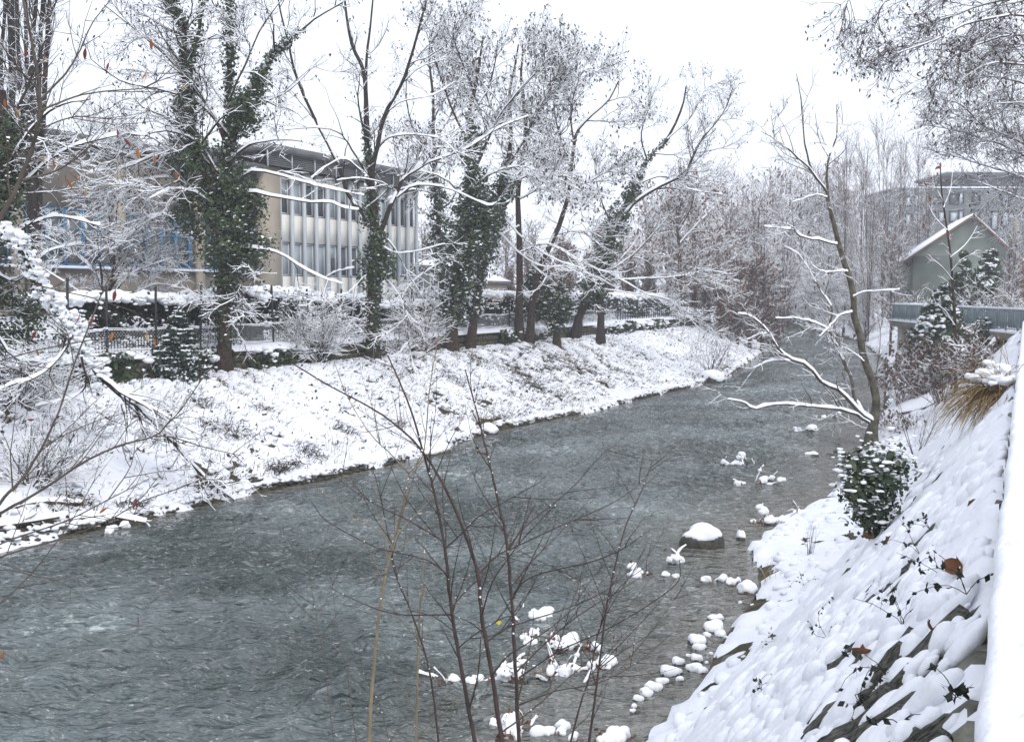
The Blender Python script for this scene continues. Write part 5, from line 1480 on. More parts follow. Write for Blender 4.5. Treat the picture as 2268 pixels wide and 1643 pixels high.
shrub('bank_twigs', 'low arching snowy twigs at the foot of the forked tree', 'shrub', hit(880, 770), 24, 1.9, 66, 0.9, lv2=120, lv3=300, up=0.5, snow=0.05).done()
shrub('shore_shrub', 'thin bare shrub at the tip of the snowy point by the bend', 'shrub', hit(1575, 830), 24, 3.4, 67, 0.6, lv2=120, lv3=260, snow=0.03, r0=0.018).done()

def garden_tree():
    b = at(236, 39.5); Y = b[1]
    T_ = Tree('garden_tree', 'small spreading garden tree thick with snow in front of the blue windows', 'tree', b, 68)
    r = T_.rng
    for k, px in enumerate([[(236, 760), (234, 690), (235, 640), (190, 580), (130, 540), (90, 520)], [(236, 700), (240, 640), (262, 580), (300, 520), (340, 470)], [(236, 690), (225, 620), (215, 540), (200, 470), (190, 430)],
                  [(238, 690), (275, 620), (330, 590), (390, 570)], [(236, 680), (250, 600), (255, 520), (260, 450)], [(236, 700), (180, 650), (120, 610), (85, 590)], [(240, 700), (300, 650), (350, 630), (410, 640)], [(240, 650), (290, 560), (350, 520), (400, 505)]]):
        c, R = limb(px, Y, r.normal() * 1.0, 0.09 if k == 0 else 0.05, 0.014, 16, b[2] if k == 0 else None, 0.3, r); T_.limb('trunk' if k == 0 else 'limb', c, R, 0.06, 7)
    T_.grow([LV(110, (0.7, 1.8), 6, 0.06, t0=0.3, wig=0.2, rmin=0.008), LV(1000, (0.3, 0.9), 4, 0.055, wig=0.2, rmin=0.006), LV(4200, (0.15, 0.45), 2, 0.05, wig=0.2, rmin=0.005)])
    T_.done()
garden_tree()
# ------------------------------------------------------------------ far woods: a few kinds, copied
def dup(root, loc, sc, rz, label, group=None, cat=None):
    c = root.copy(); COL.objects.link(c)
    c.location = tuple(float(v) for v in loc); c.scale = (sc[0], sc[0], sc[1]) if isinstance(sc, tuple) else (sc, sc, sc); c.rotation_euler = (0, 0, rz)
    c['label'] = label
    if group: c['group'] = group
    for ch in list(root.children):
        d = ch.copy(); COL.objects.link(d); d.parent = c
    return c

def proto_tree(name, label, cat, h, spread, seed, n, bark, twig, up=0.8, clear=0.25, pods=0, upright=False, group=None, podm=None, snow=0.045, base=(0, 0, 0)):
    T_ = Tree(name, label, cat, base, seed, bark, twig, group)
    r = T_.rng; b = np.asarray(base, float)
    for k in range(3 if not upright else 4):
        a = r.random() * 6.28; lean = spread * (0.25 if not upright else 0.18) * r.random()
        pts = [b + [0, 0, -0.2], b + [lean * 0.2 * math.cos(a), lean * 0.2 * math.sin(a), h * 0.25], b + [lean * 0.7 * math.cos(a), lean * 0.7 * math.sin(a), h * 0.6], b + [lean * 1.2 * math.cos(a), lean * 1.2 * math.sin(a), h * (0.9 + 0.1 * r.random())]]
        c = catmull(pts, 14); R = np.linspace(0.18 if k == 0 else 0.12, 0.03, 14) * (0.55 if upright and h > 10 else 1)
        T_.limb('trunk' if k == 0 else 'limb', c, R, 0.02, 7)
    an = (0.2, 0.55) if upright else (0.45, 1.1)
    T_.grow([LV(n, (spread * 0.6, spread * 1.25), 7, snow, ang=an, t0=clear, wig=0.12, trop=0.06 if upright else 0.03, rmin=0.022),
             LV(n * 7, (spread * 0.25, spread * 0.6), 4, snow, ang=(0.3, 0.9), wig=0.16, trop=0.05 if upright else 0.0, rmin=0.013),
             LV(n * 20, (spread * 0.10, spread * 0.28), 2, snow * 0.85, ang=(0.3, 0.9), wig=0.2, trop=0.03 if upright else 0.0, rmin=0.010)], pods=pods, pod_size=0.14, pod_mat=podm, snow_scale=1.0)
    return T_.done()
BROWNPOD = mat('withered_leaf', (0.15, 0.095, 0.08), 0.9, spec=0.1)
frng = np.random.default_rng(77)
WOODL = {'wood_tree': 'bare brownish tree dusted with snow in the far wood at the river bend',
         'thicket': 'brown twiggy thicket with vertical stems before the far wood',
         'poplar': 'tall bare upright poplar with rising branches beside the grey apartment block',
         'far_tree': 'pale snowy tree hanging over the far end of the river'}
WOODG = {'wood_tree': 'trees of the far wood', 'thicket': 'thickets before the far wood', 'poplar': 'poplars beside the apartment block', 'far_tree': 'trees at the far end of the river'}
protos = {}
def wood(kind, idx, u, Y, vt, Hn, sc=1.0, lab=None):
    lab = lab or WOODL[kind]
    b = at(u, Y)
    h = (CAM_H + (HORIZON - vt) / F * Y) - b[2]
    key = (kind, idx)
    if key not in protos:
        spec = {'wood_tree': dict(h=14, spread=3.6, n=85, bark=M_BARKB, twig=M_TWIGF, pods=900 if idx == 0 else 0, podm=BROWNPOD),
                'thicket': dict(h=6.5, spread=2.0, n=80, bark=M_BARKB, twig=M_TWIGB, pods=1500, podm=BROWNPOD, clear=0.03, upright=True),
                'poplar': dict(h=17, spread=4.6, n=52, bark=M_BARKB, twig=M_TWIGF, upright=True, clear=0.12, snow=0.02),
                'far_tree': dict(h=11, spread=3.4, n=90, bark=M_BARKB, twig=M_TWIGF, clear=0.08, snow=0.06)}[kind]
        protos[key] = (proto_tree(kind, lab, 'tree' if kind != 'thicket' else 'thicket', seed=200 + idx * 7 + len(kind), group=WOODG[kind], **spec), spec['h'])
        o = protos[key][0]; o.location = tuple(b); o.scale = (sc * h / protos[key][1],) * 2 + (h / protos[key][1],)
        o.rotation_euler = (0, 0, frng.random() * 6.28)
    else:
        p, hh = protos[key]
        dup(p, b, (sc * h / hh, h / hh), frng.random() * 6.28, lab, WOODG[kind])
for u, Y, vt, i, sc in [(1430, 100, 470, 0, 1), (1480, 112, 440, 1, 1), (1540, 98, 460, 0, 1.1), (1570, 120, 430, 1, 1), (1615, 104, 470, 0, 1), (1640, 128, 425, 1, 1), (1668, 112, 455, 0, 1), (1690, 150, 408, 1, 1.1),
                        (1380, 115, 480, 1, 1), (1330, 110, 500, 0, 1), (1260, 105, 520, 1, 1), (1180, 110, 500, 0, 1), (1715, 175, 395, 0, 1), (1745, 185, 385, 1, 1), (1780, 190, 390, 0, 1), (1815, 185, 375, 1, 1), (1850, 170, 372, 0, 1), (1735, 140, 470, 1, 1),
                        (1600, 160, 420, 0, 1.2), (1650, 180, 405, 1, 1.2), (1500, 150, 430, 0, 1.2), (1590, 92, 520, 0, 0.9), (1690, 103, 520, 1, 0.9), (940, 100, 500, 0, 1.0), (1050, 105, 520, 1, 1), (1120, 112, 490, 0, 1.0)]:
    wood('wood_tree', i, u, Y, vt, 14, sc)
for u, Y, vt, i in [(1170, 84, 585, 0), (1215, 88, 570, 1), (1260, 90, 560, 0), (1305, 92, 570, 1), (1350, 94, 555, 0), (1395, 96, 560, 1), (1130, 82, 600, 1), (1440, 95, 580, 0), (1240, 98, 540, 1), (1330, 102, 535, 0), (1560, 92, 640, 0), (1600, 90, 620, 1), (1635, 92, 610, 0), (1662, 94, 600, 1), (1690, 97, 605, 0), (1712, 104, 610, 1), (1620, 98, 590, 1), (1680, 110, 590, 0), (1540, 95, 620, 1), (1515, 93, 640, 0)]:
    wood('thicket', i, u, Y, vt, 6.5, 1.0)
for u, Y, vt, i in [(1745, 165, 560, 0), (1770, 172, 540, 1), (1800, 150, 570, 0), (1835, 140, 560, 1), (1870, 130, 570, 0), (1895, 122, 590, 1), (1760, 185, 520, 1), (1720, 170, 560, 0), (1815, 165, 530, 1), (1850, 150, 550, 0), (1920, 112, 610, 1), (1790, 200, 500, 0), (1880, 150, 520, 1), (1935, 130, 560, 0)]:
    wood('far_tree', i, u, Y, vt, 11, 1.15)
for u, Y, vt, i, sc, lab in [(1905, 125, 330, 0, 0.8, 'tall bare poplar second from the left in the upright row'), (1955, 120, 312, 1, 0.8, 'tallest bare poplar in the middle of the upright row'), (1990, 128, 318, 0, 0.9, 'bare poplar at the left end of the grey apartment block'),
                             (2030, 118, 345, 1, 0.8, 'bare poplar in front of the grey apartment block'), (1870, 140, 350, 1, 0.8, 'leftmost bare poplar of the upright row, behind the mossy tree'), (2050, 105, 390, 0, 0.8, 'shorter poplar nearest the gabled house'), (1925, 110, 420, 1, 0.8, 'shorter poplar in front of the upright row')]:
    wood('poplar', i, u, Y, vt, 17, sc, lab)
wood('wood_tree', 0, 2236, 58, 520, 14, 0.7, 'snowy bare tree behind the railing at the right edge')
wood('wood_tree', 0, 1975, 84, 520, 14, 0.8, 'bare brown tree beside the round pier')

# ------------------------------------------------------------------ conifers
def conifer(name, label, base, h, rad, seed, snowk=1.0, droop=-0.25, nb=90, m=None, ang0=0.0, lean=(0, 0), needle=0.11, clear=0.06):
    r = np.random.default_rng(seed); b = np.asarray(base, float)
    t = thing(name, label, 'tree', b)
    c = np.array([b + [lean[0] * k, lean[1] * k, h * k - 0.1 * (k == 0)] for k in np.linspace(0, 1, 8)])
    mb = MB(); tubes(mb, c[None], np.linspace(0.022 * h + 0.02, 0.01, 8)[None], 7); obj('trunk', mb.mesh('trunk', M_BARK, True), t)
    k = clear + (1 - clear) * r.random(nb) ** 1.25 * 0.98
    az = r.random(nb) * 6.283
    L = rad * (1 - k) ** 0.8 * (0.45 + 0.8 * r.random(nb)) + 0.10
    K = 6; pts = np.empty((nb, K, 3)); d = np.stack([np.cos(az), np.sin(az), 0.25 + 0.5 * k + 0.25 * r.normal(size=nb)], -1)
    pts[:, 0] = b + np.stack([lean[0] * k, lean[1] * k, h * k], -1)
    d = norm(d)
    for j in range(1, K):
        d = norm(d + [0, 0, droop * 0.55]); pts[:, j] = pts[:, j - 1] + d * (L / (K - 1))[:, None]
    rd = np.repeat(np.linspace(0.018, 0.006, K)[None], nb, 0)
    mb = MB(); tubes(mb, pts, rd, 3); obj('branches', mb.mesh('branches', M_BARK), t, kind='stuff')
    nn = int(nb * 42)
    i = r.integers(0, nb, nn); x = (0.15 + 0.85 * r.random(nn)) * (K - 1); j = np.minimum(x.astype(int), K - 2); f = (x - j)[:, None]
    q = pts[i, j] * (1 - f) + pts[i, j + 1] * f
    side = np.stack([-np.sin(az[i]), np.cos(az[i]), np.zeros(nn)], -1) * (r.normal(size=(nn, 1)) * 0.20 * L[i][:, None])
    q = q + side + [0, 0, -0.03] * np.ones((nn, 1)) - np.array([0, 0, 1]) * np.abs(r.normal(size=(nn, 1))) * 0.04
    mb = MB(); q = q + r.normal(size=(nn, 3)) * 0.035; leaf_quads(mb, q, needle, r, 2.2, normal=np.array([0, 0, 0.3]), nj=1.0); obj('needles', mb.mesh('needles', m or M_CON), t, kind='stuff')
    ns = int(nb * 20 * snowk)
    i = r.integers(0, nb, ns); x = (0.2 + 0.8 * r.random(ns)) * (K - 1); j = np.minimum(x.astype(int), K - 2); f = (x - j)[:, None]
    q = pts[i, j] * (1 - f) + pts[i, j + 1] * f + np.stack([-np.sin(az[i]), np.cos(az[i]), np.zeros(ns)], -1) * (r.normal(size=(ns, 1)) * 0.13 * L[i][:, None]) + [0, 0, 0.03]
    s = rad * 0.030 * (0.5 + r.random(ns))
    mb = MB(); blobs(mb, q, np.stack([s * 1.4, s, s * 0.7], -1), r, 0.45, 0); obj('snow', mb.mesh('snow', M_SNOWT, True), t, kind='stuff')
    return t
b = hit(396, 822); hh = CAM_H + (HORIZON - 690) / F * b[1] - b[2]
conifer('spruce', 'small snowy spruce standing before the stone wall left of the big ivy tree', b, hh, 1.05, 81, 1.0, -0.22, 150, needle=0.085)
b = at(2062, 47); hh = CAM_H + (HORIZON - 628) / F * 47 - b[2]
conifer('cedar', 'drooping dark conifer heavy with snow in front of the terrace railing', b, hh, 2.7, 82, 0.9, -0.62, 95, needle=0.17, clear=0.25, lean=(0.7, 0), m=M_IVY)
b = at(2172, 62); hh = CAM_H + (HORIZON - 545) / F * 62 - b[2]
conifer('cedar', 'snowy conifer behind the railing, in front of the green gable wall', b, hh, 2.4, 83, 0.9, -0.6, 100, needle=0.18, lean=(0.6, 0), m=M_IVY)
b = at(2132, 66); hh = CAM_H + (HORIZON - 556) / F * 66 - b[2]
conifer('cedar', 'narrower snowy conifer left of the other one before the green gable', b, hh, 1.7, 84, 0.9, -0.6, 70, needle=0.18, m=M_IVY)
b = at(1190, 66); hh = CAM_H + (HORIZON - 590) / F * 66 - b[2]
conifer('yew', 'dark evergreen shrub beyond the wall behind the ivy stump', b, hh, 1.8, 85, 0.8, -0.1, 70, needle=0.18)

# ------------------------------------------------------------------ right bank growth
def right_side():
    b = hit(2117, 878); Y = b[1]
    T_ = Tree('thin_tree', 'thin straight young tree with a few dark leaves in front of the terrace', 'tree', b, 90, M_BARKB, M_TWIGB)
    r = T_.rng
    c, R = limb([(2117, 882), (2116, 760), (2115, 719), (2112, 660), (2107, 588), (2098, 510), (2088, 446), (2084, 398), (2083, 360)], Y, 0.2, 0.075, 0.015, 26, b[2] - 0.1, 0.1, r); T_.limb('trunk', c, R, 0.0, 8)
    for px in [[(2108, 600), (2130, 575), (2160, 560)], [(2110, 620), (2085, 590), (2060, 570)], [(2098, 510), (2070, 480), (2055, 450)], [(2090, 460), (2105, 420), (2110, 380)], [(2088, 446), (2072, 410), (2068, 380)], [(2105, 570), (2140, 540), (2165, 500)], [(2115, 720), (2095, 690), (2070, 670)]]:
        c, R = limb(px, Y, r.normal() * 0.4, 0.018, 0.006, 10, None, 0.3, r); T_.limb('limb', c, R, 0.02, 5)
    T_.grow([LV(40, (0.3, 0.9), 5, 0.02, ang=(0.4, 0.9), wig=0.14, trop=0.05, rmin=0.005), LV(90, (0.15, 0.4), 2, 0.015, rmin=0.004)], pods=0)
    mb = MB(); C = [P(u, v, Y) for u, v in [(2083, 365), (2078, 372), (2090, 368), (2076, 385), (2062, 395), (2052, 402), (2048, 408), (2098, 400), (2060, 440), (2062, 455), (2072, 470), (2098, 430), (2045, 500), (2100, 520), (2075, 490)]]
    leaf_quads(mb, np.array(C), 0.12, r, 2.0, droop=-2); obj('leaves', mb.mesh('leaves', M_RUST), T_.t, kind='stuff'); T_.done()
    # brown brush under the terrace
    for (u, v, n, L, lab, sd, pods) in [(2035, 880, 44, 2.9, 'rust-brown leafy brush under the terrace, left of the thin tree', 91, 2600), (2085, 900, 40, 2.5, 'rust-brown leafy brush around the foot of the thin tree', 92, 2400), (1995, 900, 30, 1.9, 'low brown brush between the leaning mossy tree and the pier', 93, 1300), (2150, 850, 26, 1.8, 'brown snowy brush under the terrace right of the thin tree', 94, 1200)]:
        shrub('brown_brush', lab, 'brush', hit(u, v), n, L, sd, 0.5, M_TWIGB, lv2=170, lv3=420, snow=0.035, pods=pods, pod_mat=BROWNPOD, r0=0.014).done()
    def leafy(name, lab, u, v, ells, sd, leaf, sf, m=None):
        b = hit(u, v)
        T_ = Tree(name, lab, 'bush', b, sd)
        r = T_.rng; Y = b[1]
        n = 16; st = np.empty((n, 5, 3)); e = ells[0]; top = P(e[0], e[1], Y); a, h = e[2] / F * Y, e[3] / F * Y
        st[:, 0] = b; en = top + norm(r.normal(size=(n, 3))) * [a, a * 0.8, h]
        for k in range(1, 5): st[:, k] = b + (en - b) * k / 4 + [0, 0, 0.03 * k * (4 - k)]
        tubes(T_.tw, st, np.repeat(np.linspace(0.012, 0.004, 5)[None], n, 0), 4)
        T_.ivy([(q[0], q[1], q[2], q[3], Y + q[4], q[5]) for q in ells], leaf, sf, m=m, name='foliage', lumps=True)
        T_.done()
    leafy('laurel_bush', 'glossy evergreen bush tufted with snow at the foot of the stone slope', 1942, 1200, [(1945, 1090, 44, 70, 0, 900), (1915, 1040, 30, 26, 0, 380), (1965, 1045, 32, 34, 0, 420), (1900, 1090, 24, 26, -0.1, 220), (1930, 1150, 30, 36, 0, 300)], 95, 0.055, 0.75)
    leafy('ivy_bush', 'rounded evergreen bush with snow against the terrace slab', 2180, 790, [(2185, 738, 36, 26, 0, 800), (2160, 755, 26, 22, 0, 400)], 96, 0.13, 0.6)
    leafy('ivy_bush', 'trailing ivy hanging over the terrace slab behind the drooping conifer', 2120, 800, [(2130, 730, 28, 40, 0, 700), (2070, 745, 50, 20, 0, 600), (2110, 780, 24, 26, 0, 300)], 97, 0.12, 0.4)
    # bare twiggy shrubs by the railing and shore
    shrub('bare_shrub', 'fan of bare snowy twigs behind the right end of the railing', 'shrub', at(2215, 57), 34, 4.2, 98, 0.7, M_TWIGB, lv2=200, lv3=500, snow=0.035, r0=0.02).done()
    shrub('bare_shrub', 'leafless brown shrub behind the railing beside the pier', 'shrub', at(2035, 76), 26, 5.0, 99, 0.4, M_TWIGB, lv2=200, lv3=600, snow=0.035, r0=0.03, pods=500, pod_mat=BROWNPOD).done()
    shrub('bare_shrub', 'thin reddish shrub on the snow below the straw tuft', 'shrub', hit(2035, 1010), 12, 1.7, 100, 0.45, M_TWIGB, lv2=40, lv3=60, snow=0.015, r0=0.012).done()
    shrub('bare_shrub', 'small snowy scrub beside the foot of the mossy tree', 'shrub', hit(1975, 960), 26, 1.2, 101, 0.8, M_TWIGB, lv2=120, lv3=300, snow=0.04, r0=0.01, pods=300, pod_mat=BROWNPOD).done()
    # leaning snowy log
    a = hit(2140, 830); e = P(2204, 752, a[1] + 1.5)
    T_ = Tree('leaning_log', 'snow-covered log leaning up the bank below the terrace', 'log', a, 102)
    c = catmull([a, (a + e) / 2 + [0.1, 0, 0.05], e], 12); T_.limb('log', c, np.linspace(0.13, 0.09, 12), 0.1, 8, thr=0.0); T_.done()
    # tuft of long straw
    b = hit(2222, 880); r = np.random.default_rng(103)
    t = thing('straw_tuft', 'big tuft of tan straw grass bent by snow beside the parapet', 'grass tuft', b)
    n = 420; pts = np.empty((n, 6, 3)); d = norm(np.stack([r.normal(size=n) * 0.5 - 0.55, r.normal(size=n) * 0.5 - 0.25, 0.6 + 0.4 * r.random(n)], -1)); L = 0.6 + 0.6 * r.random(n)
    pts[:, 0] = b + np.stack([r.normal(size=n) * 0.10, r.normal(size=n) * 0.2, np.zeros(n)], -1)
    for k in range(1, 6):
        d = norm(d + [0, 0, -0.42]); pts[:, k] = pts[:, k - 1] + d * (L / 5)[:, None]
    mb = MB(); tubes(mb, pts, np.repeat(np.array([0.005, 0.0055, 0.005, 0.004, 0.003, 0.001])[None], n, 0), 3); obj('blades', mb.mesh('blades', M_STRAW), t, kind='stuff')
    mb = MB(); q = b + np.stack([r.normal(size=26) * 0.16 - 0.1, r.normal(size=26) * 0.25, 0.28 + 0.1 * r.normal(size=26)], -1); blobs(mb, q, np.stack([r.uniform(0.05, 0.13, 26), r.uniform(0.05, 0.12, 26), r.uniform(0.03, 0.06, 26)], -1), r, 0.35, 1); obj('snow', mb.mesh('snow', M_SNOWT, True), t)
right_side()

# --- trees whose crowns come in from the right edge
M_TWIGL = mat('flare_grey_twig', (0.115, 0.10, 0.105), 0.95, spec=0.1)  # grey-lavender cast of flare and overexposure is put into the twig colour
def crown_in():
    b = at(2560, 24)
    T_ = Tree('overhanging_tree', 'tree reaching in at the top right corner with fine drooping twigs and dark seeds', 'tree', b, 110, M_TWIGL, M_TWIGL)
    r = T_.rng; Y = 24
    c, R = limb([(2560, 1000), (2540, 500), (2500, 150), (2440, -50)], Y, 0, 0.25, 0.14, 16, b[2] - 0.1); T_.limb('trunk', c, R, 0, 10)
    for px, dy, ra in [([(2500, 150), (2380, 60), (2267, 34), (2147, 51), (2079, 86), (2010, 110), (1952, 130)], -1, 0.07), ([(2480, 60), (2350, -30), (2200, -40), (2080, -10), (1966, 0), (1939, 55), (1908, 96)], 0.5, 0.06), ([(2450, -40), (2250, -110), (2050, -60), (1900, -30), (1857, 86)], 1.0, 0.05),
                       ([(2520, 220), (2400, 180), (2300, 150), (2200, 140), (2130, 175)], -0.5, 0.07), ([(2500, 150), (2350, 90), (2230, 80), (2120, 120), (2060, 170)], 0.8, 0.06), ([(2520, 250), (2380, 260), (2290, 230), (2200, 230)], 1.0, 0.06), ([(2480, 60), (2340, 10), (2220, 0), (2100, 40), (2020, 60)], 1.2, 0.06)]:
        c, R = limb(px, Y, dy, ra * 0.7, 0.010, 20, None, 0.3, r); T_.limb('limb', c, R, 0.012)
    T_.grow([LV(130, (0.8, 2.0), 6, 0.007, ang=(0.4, 0.9), t0=0.25, wig=0.15, trop=-0.05, rmin=0.007), LV(900, (0.35, 0.9), 5, 0, wig=0.16, trop=-0.08, rmin=0.0045), LV(2600, (0.12, 0.4), 2, 0, wig=0.2, trop=-0.1, rmin=0.0035)], only=list(range(1, 8)), pods=1900, pod_size=0.035)
    T_.done()
    b = at(2420, 42)
    T_ = Tree('overhanging_tree', 'dense grey twiggy crown coming in from the right edge above the house', 'tree', b, 111, M_TWIGL, M_TWIGL)
    r = T_.rng; Y = 42
    c, R = limb([(2420, 700), (2410, 450), (2380, 250), (2360, 80), (2350, -60)], Y, 0, 0.3, 0.10, 16, b[2] - 0.1); T_.limb('trunk', c, R, 0, 10)
    for px, dy, ra in [([(2400, 420), (2267, 318), (2181, 281), (2130, 233), (2079, 219)], -1, 0.09), ([(2405, 430), (2267, 342), (2147, 298), (2058, 277)], 1.0, 0.09), ([(2380, 250), (2280, 190), (2190, 170), (2120, 190)], 0.5, 0.09), ([(2410, 480), (2280, 400), (2190, 370), (2110, 345)], 0.5, 0.08), ([(2410, 500), (2290, 450), (2210, 420), (2160, 400)], -1, 0.07),
                       ([(2370, 150), (2280, 100), (2200, 110), (2150, 150)], -0.5, 0.08), ([(2412, 520), (2300, 500), (2230, 470)], 1.0, 0.06), ([(2390, 300), (2290, 250), (2220, 220), (2160, 240)], -1.5, 0.08), ([(2380, 220), (2270, 130), (2220, 60)], 1.0, 0.08)]:
        c, R = limb(px, Y, dy, ra * 0.8, 0.013, 18, None, 0.3, r); T_.limb('limb', c, R, 0.02)
    T_.grow([LV(190, (1.0, 2.6), 6, 0.010, ang=(0.4, 0.9), t0=0.2, wig=0.15, trop=0.0, rmin=0.010), LV(1700, (0.5, 1.2), 4, 0.005, wig=0.16, rmin=0.007), LV(4800, (0.2, 0.55), 2, 0.003, wig=0.2, rmin=0.0055)], only=list(range(1, 10)), pods=1500, pod_size=0.05)
    T_.done()
crown_in()
# ------------------------------------------------------------------ dead grass and weeds on the left bank
def bank_grass():
    r = np.random.default_rng(120)
    for nm, m, n, seed, lo in (('grass', M_GRASS, 9000, 1, 0.0), ('undergrowth', M_GRASSG, 13000, 2, 0.0)):
        s = 14 + 84 * r.random(n * 3) ** 1.15; d = 0.5 + 8.2 * r.random(n * 3)
        nn = nl(s) - d
        p = np.clip((fbm(s * 0.22, nn * 0.4, 44, 3) - 0.46) * 4, 0, 1) * 0.55 + 0.8 * np.exp(-((s - 52) / 9.0) ** 2) * np.clip((d - 2.6) / 1.5, 0, 1) + 0.22 * (vn(s * 1.6, nn * 1.6, 130 + seed) > 0.7) + 0.06
        ok = (r.random(n * 3) < p) & (nn > WALL_N + 0.5)
        s, nn = s[ok][:n], nn[ok][:n]; k = len(s)
        X, Y = xy(s, nn); Z = H(s, nn) + 0.01
        L = (0.12 + 0.22 * r.random(k)) * (1 + 0.35 * (m is M_GRASS))
        d1 = norm(np.stack([RIV[1] * 0.5 + r.normal(size=k) * 0.45, -RIV[0] * 0.5 + r.normal(size=k) * 0.45, 0.45 + 0.4 * r.random(k)], -1))
        p0 = np.stack([X, Y, Z], -1); p1 = p0 + d1 * (L * 0.6)[:, None]; p2 = p1 + norm(d1 + [0.25, -0.12, -0.85]) * (L * 0.5)[:, None]
        w = norm(np.cross(d1, r.normal(size=(k, 3)))) * (0.005 + 0.009 * r.random((k, 1)))
        V = np.stack([p0 - w, p0 + w, p1 + w * 0.8, p1 - w * 0.8, p2], 1).reshape(-1, 3)
        q = np.arange(k)[:, None] * 5
        obj(nm, mesh_np(nm, V, [q + [0, 1, 2, 3], q + [3, 2, 4]], m), kind='stuff')
    # clods and leaves that stick out of the snow
    n = 1500
    s = 14 + 80 * r.random(n); d = 0.7 + 7.6 * r.random(n); nn = nl(s) - d
    ok = nn > WALL_N + 0.5; s, nn = s[ok], nn[ok]
    X, Y = xy(s, nn); C = np.stack([X, Y, H(s, nn) + 0.09], -1)
    mb = MB(); leaf_quads(mb, C, 0.10, r, 1.4, normal=np.array([0.4, -0.5, 0.3]), nj=0.8)
    obj('leaf_litter', mb.mesh('leaf_litter', M_GRASSG), kind='stuff')
    # tufts of snow-laden grass: small mounds leaning down the slope
    n = 3400
    s = 13 + 86 * r.random(n) ** 1.1; d = 0.9 + 7.8 * r.random(n); nn = nl(s) - d
    ok = (nn > WALL_N + 0.5) & (r.random(n) < 0.35 + 0.65 * (fbm(s * 0.5, nn * 0.6, 144, 3) > 0.47)); s, nn = s[ok], nn[ok]; k = len(s)
    X, Y = xy(s, nn); C = np.stack([X, Y, H(s, nn) + 0.07 + 0.03 * r.random(k)], -1)
    sc_ = 0.6 + 0.8 * r.random(k)
    mb = MB(); blobs(mb, C, np.stack([0.13 * sc_, 0.10 * sc_, 0.065 * sc_], -1), r, 0.55, 0)
    obj('snow_tufts', mb.mesh('snow_tufts', M_SNOW, True), kind='stuff')
    # thin dry stalks
    for (u, v, lab) in [(1085, 940, 'thin dry stalks on the far bank above the dark red shrub stump'), (735, 1010, 'faint dry stalks on the snowy bank left of the foreground crossing twigs'), (905, 960, 'dry stalks behind the crossing foreground twigs'), (1285, 930, 'tall thin stalks on the bank right of the dark hollow')]:
        b = hit(u, v); T_ = Tree('dry_stalks', lab, 'weed', b, 150 + u % 97, M_STRAW, M_STRAW)
        k = 9; st = np.empty((k, 4, 3)); st[:, 0] = b + T_.rng.normal(size=(k, 3)) * [0.25, 0.25, 0]; dd = norm(np.stack([T_.rng.normal(size=k) * 0.15, T_.rng.normal(size=k) * 0.15, np.ones(k)], -1))
        for j in range(1, 4): st[:, j] = st[:, 0] + dd * (j * 0.33 * (0.7 + 0.5 * T_.rng.random((k, 1))))
        tubes(T_.tw, st, np.full((k, 4), 0.006), 3); T_.done()
bank_grass()

def shore_edge():
    # crumbs of snow, pebbles and roots along the far waterline
    r = np.random.default_rng(170)
    n = 1500; s = 13 + 66 * r.random(n) ** 1.2; d = 0.02 + np.abs(r.normal(size=n)) * 0.16; nn = nl(s) - d
    X, Y = xy(s, nn); e = 0.02 + 0.06 * r.random(n) ** 2
    mb = MB(); blobs(mb, np.stack([X, Y, np.maximum(H(s, nn), 0) + 0.02], -1), np.stack([e * 1.4, e, e * 0.7], -1), r, 0.5, 0); obj('pebbles', mb.mesh('pebbles', M_ROCKD), kind='stuff')
    n = 1100; s = 13 + 66 * r.random(n) ** 1.2; d = 0.10 + np.abs(r.normal(size=n)) * 0.22; nn = nl(s) - d
    X, Y = xy(s, nn); e = 0.04 + 0.07 * r.random(n)
    mb = MB(); blobs(mb, np.stack([X, Y, np.maximum(H(s, nn), 0) + 0.07], -1), np.stack([e * 1.5, e, e * 0.6], -1), r, 0.5, 0); obj('snow_crumbs', mb.mesh('snow_crumbs', M_SNOW, True), kind='stuff')
    mb = MB()
    for (u, v, w, k) in [(605, 1045, 0.30, 90), (690, 1012, 0.35, 110), (640, 1035, 0.25, 70), (520, 960, 0.5, 120), (585, 915, 0.3, 70), (455, 900, 0.3, 60), (470, 950, 0.4, 90), (1000, 845, 0.6, 150), (880, 945, 0.3, 60), (1085, 865, 0.4, 80), (1140, 830, 0.9, 260), (1230, 805, 1.0, 320), (1050, 795, 0.6, 160), (1290, 830, 0.9, 240), (1180, 860, 0.8, 200), (330, 940, 0.3, 60), (760, 960, 0.3, 60), (300, 1130, 0.3, 90), (160, 1125, 0.4, 120)]:
        b = hit(u, v); w *= 0.7
        p0 = b + np.stack([r.normal(size=k) * w, r.normal(size=k) * w, np.full(k, 0.04)], -1); p0[:, 2] = H(*sn((p0[:, 0], p0[:, 1]))) + 0.03
        d = norm(np.stack([r.normal(size=k) * 0.5 + 0.3, r.normal(size=k) * 0.5 - 0.2, 0.5 + 0.4 * r.random(k)], -1)); L = 0.15 + 0.25 * r.random((k, 1))
        pts = np.stack([p0, p0 + d * L * 0.6, p0 + d * L * 0.6 + norm(d + [0.3, -0.1, -0.9]) * L * 0.5], 1)
        tubes(mb, pts, np.repeat(np.array([[0.008, 0.009, 0.003]]), k, 0), 3)
    obj('tussocks', mb.mesh('tussocks', M_GRASSD), kind='stuff')
M_GRASSD = mat('wet_grass', (0.09, 0.065, 0.035), 0.9, col2=(0.035, 0.03, 0.018), scale=1.5, spec=0.1)
shore_edge()

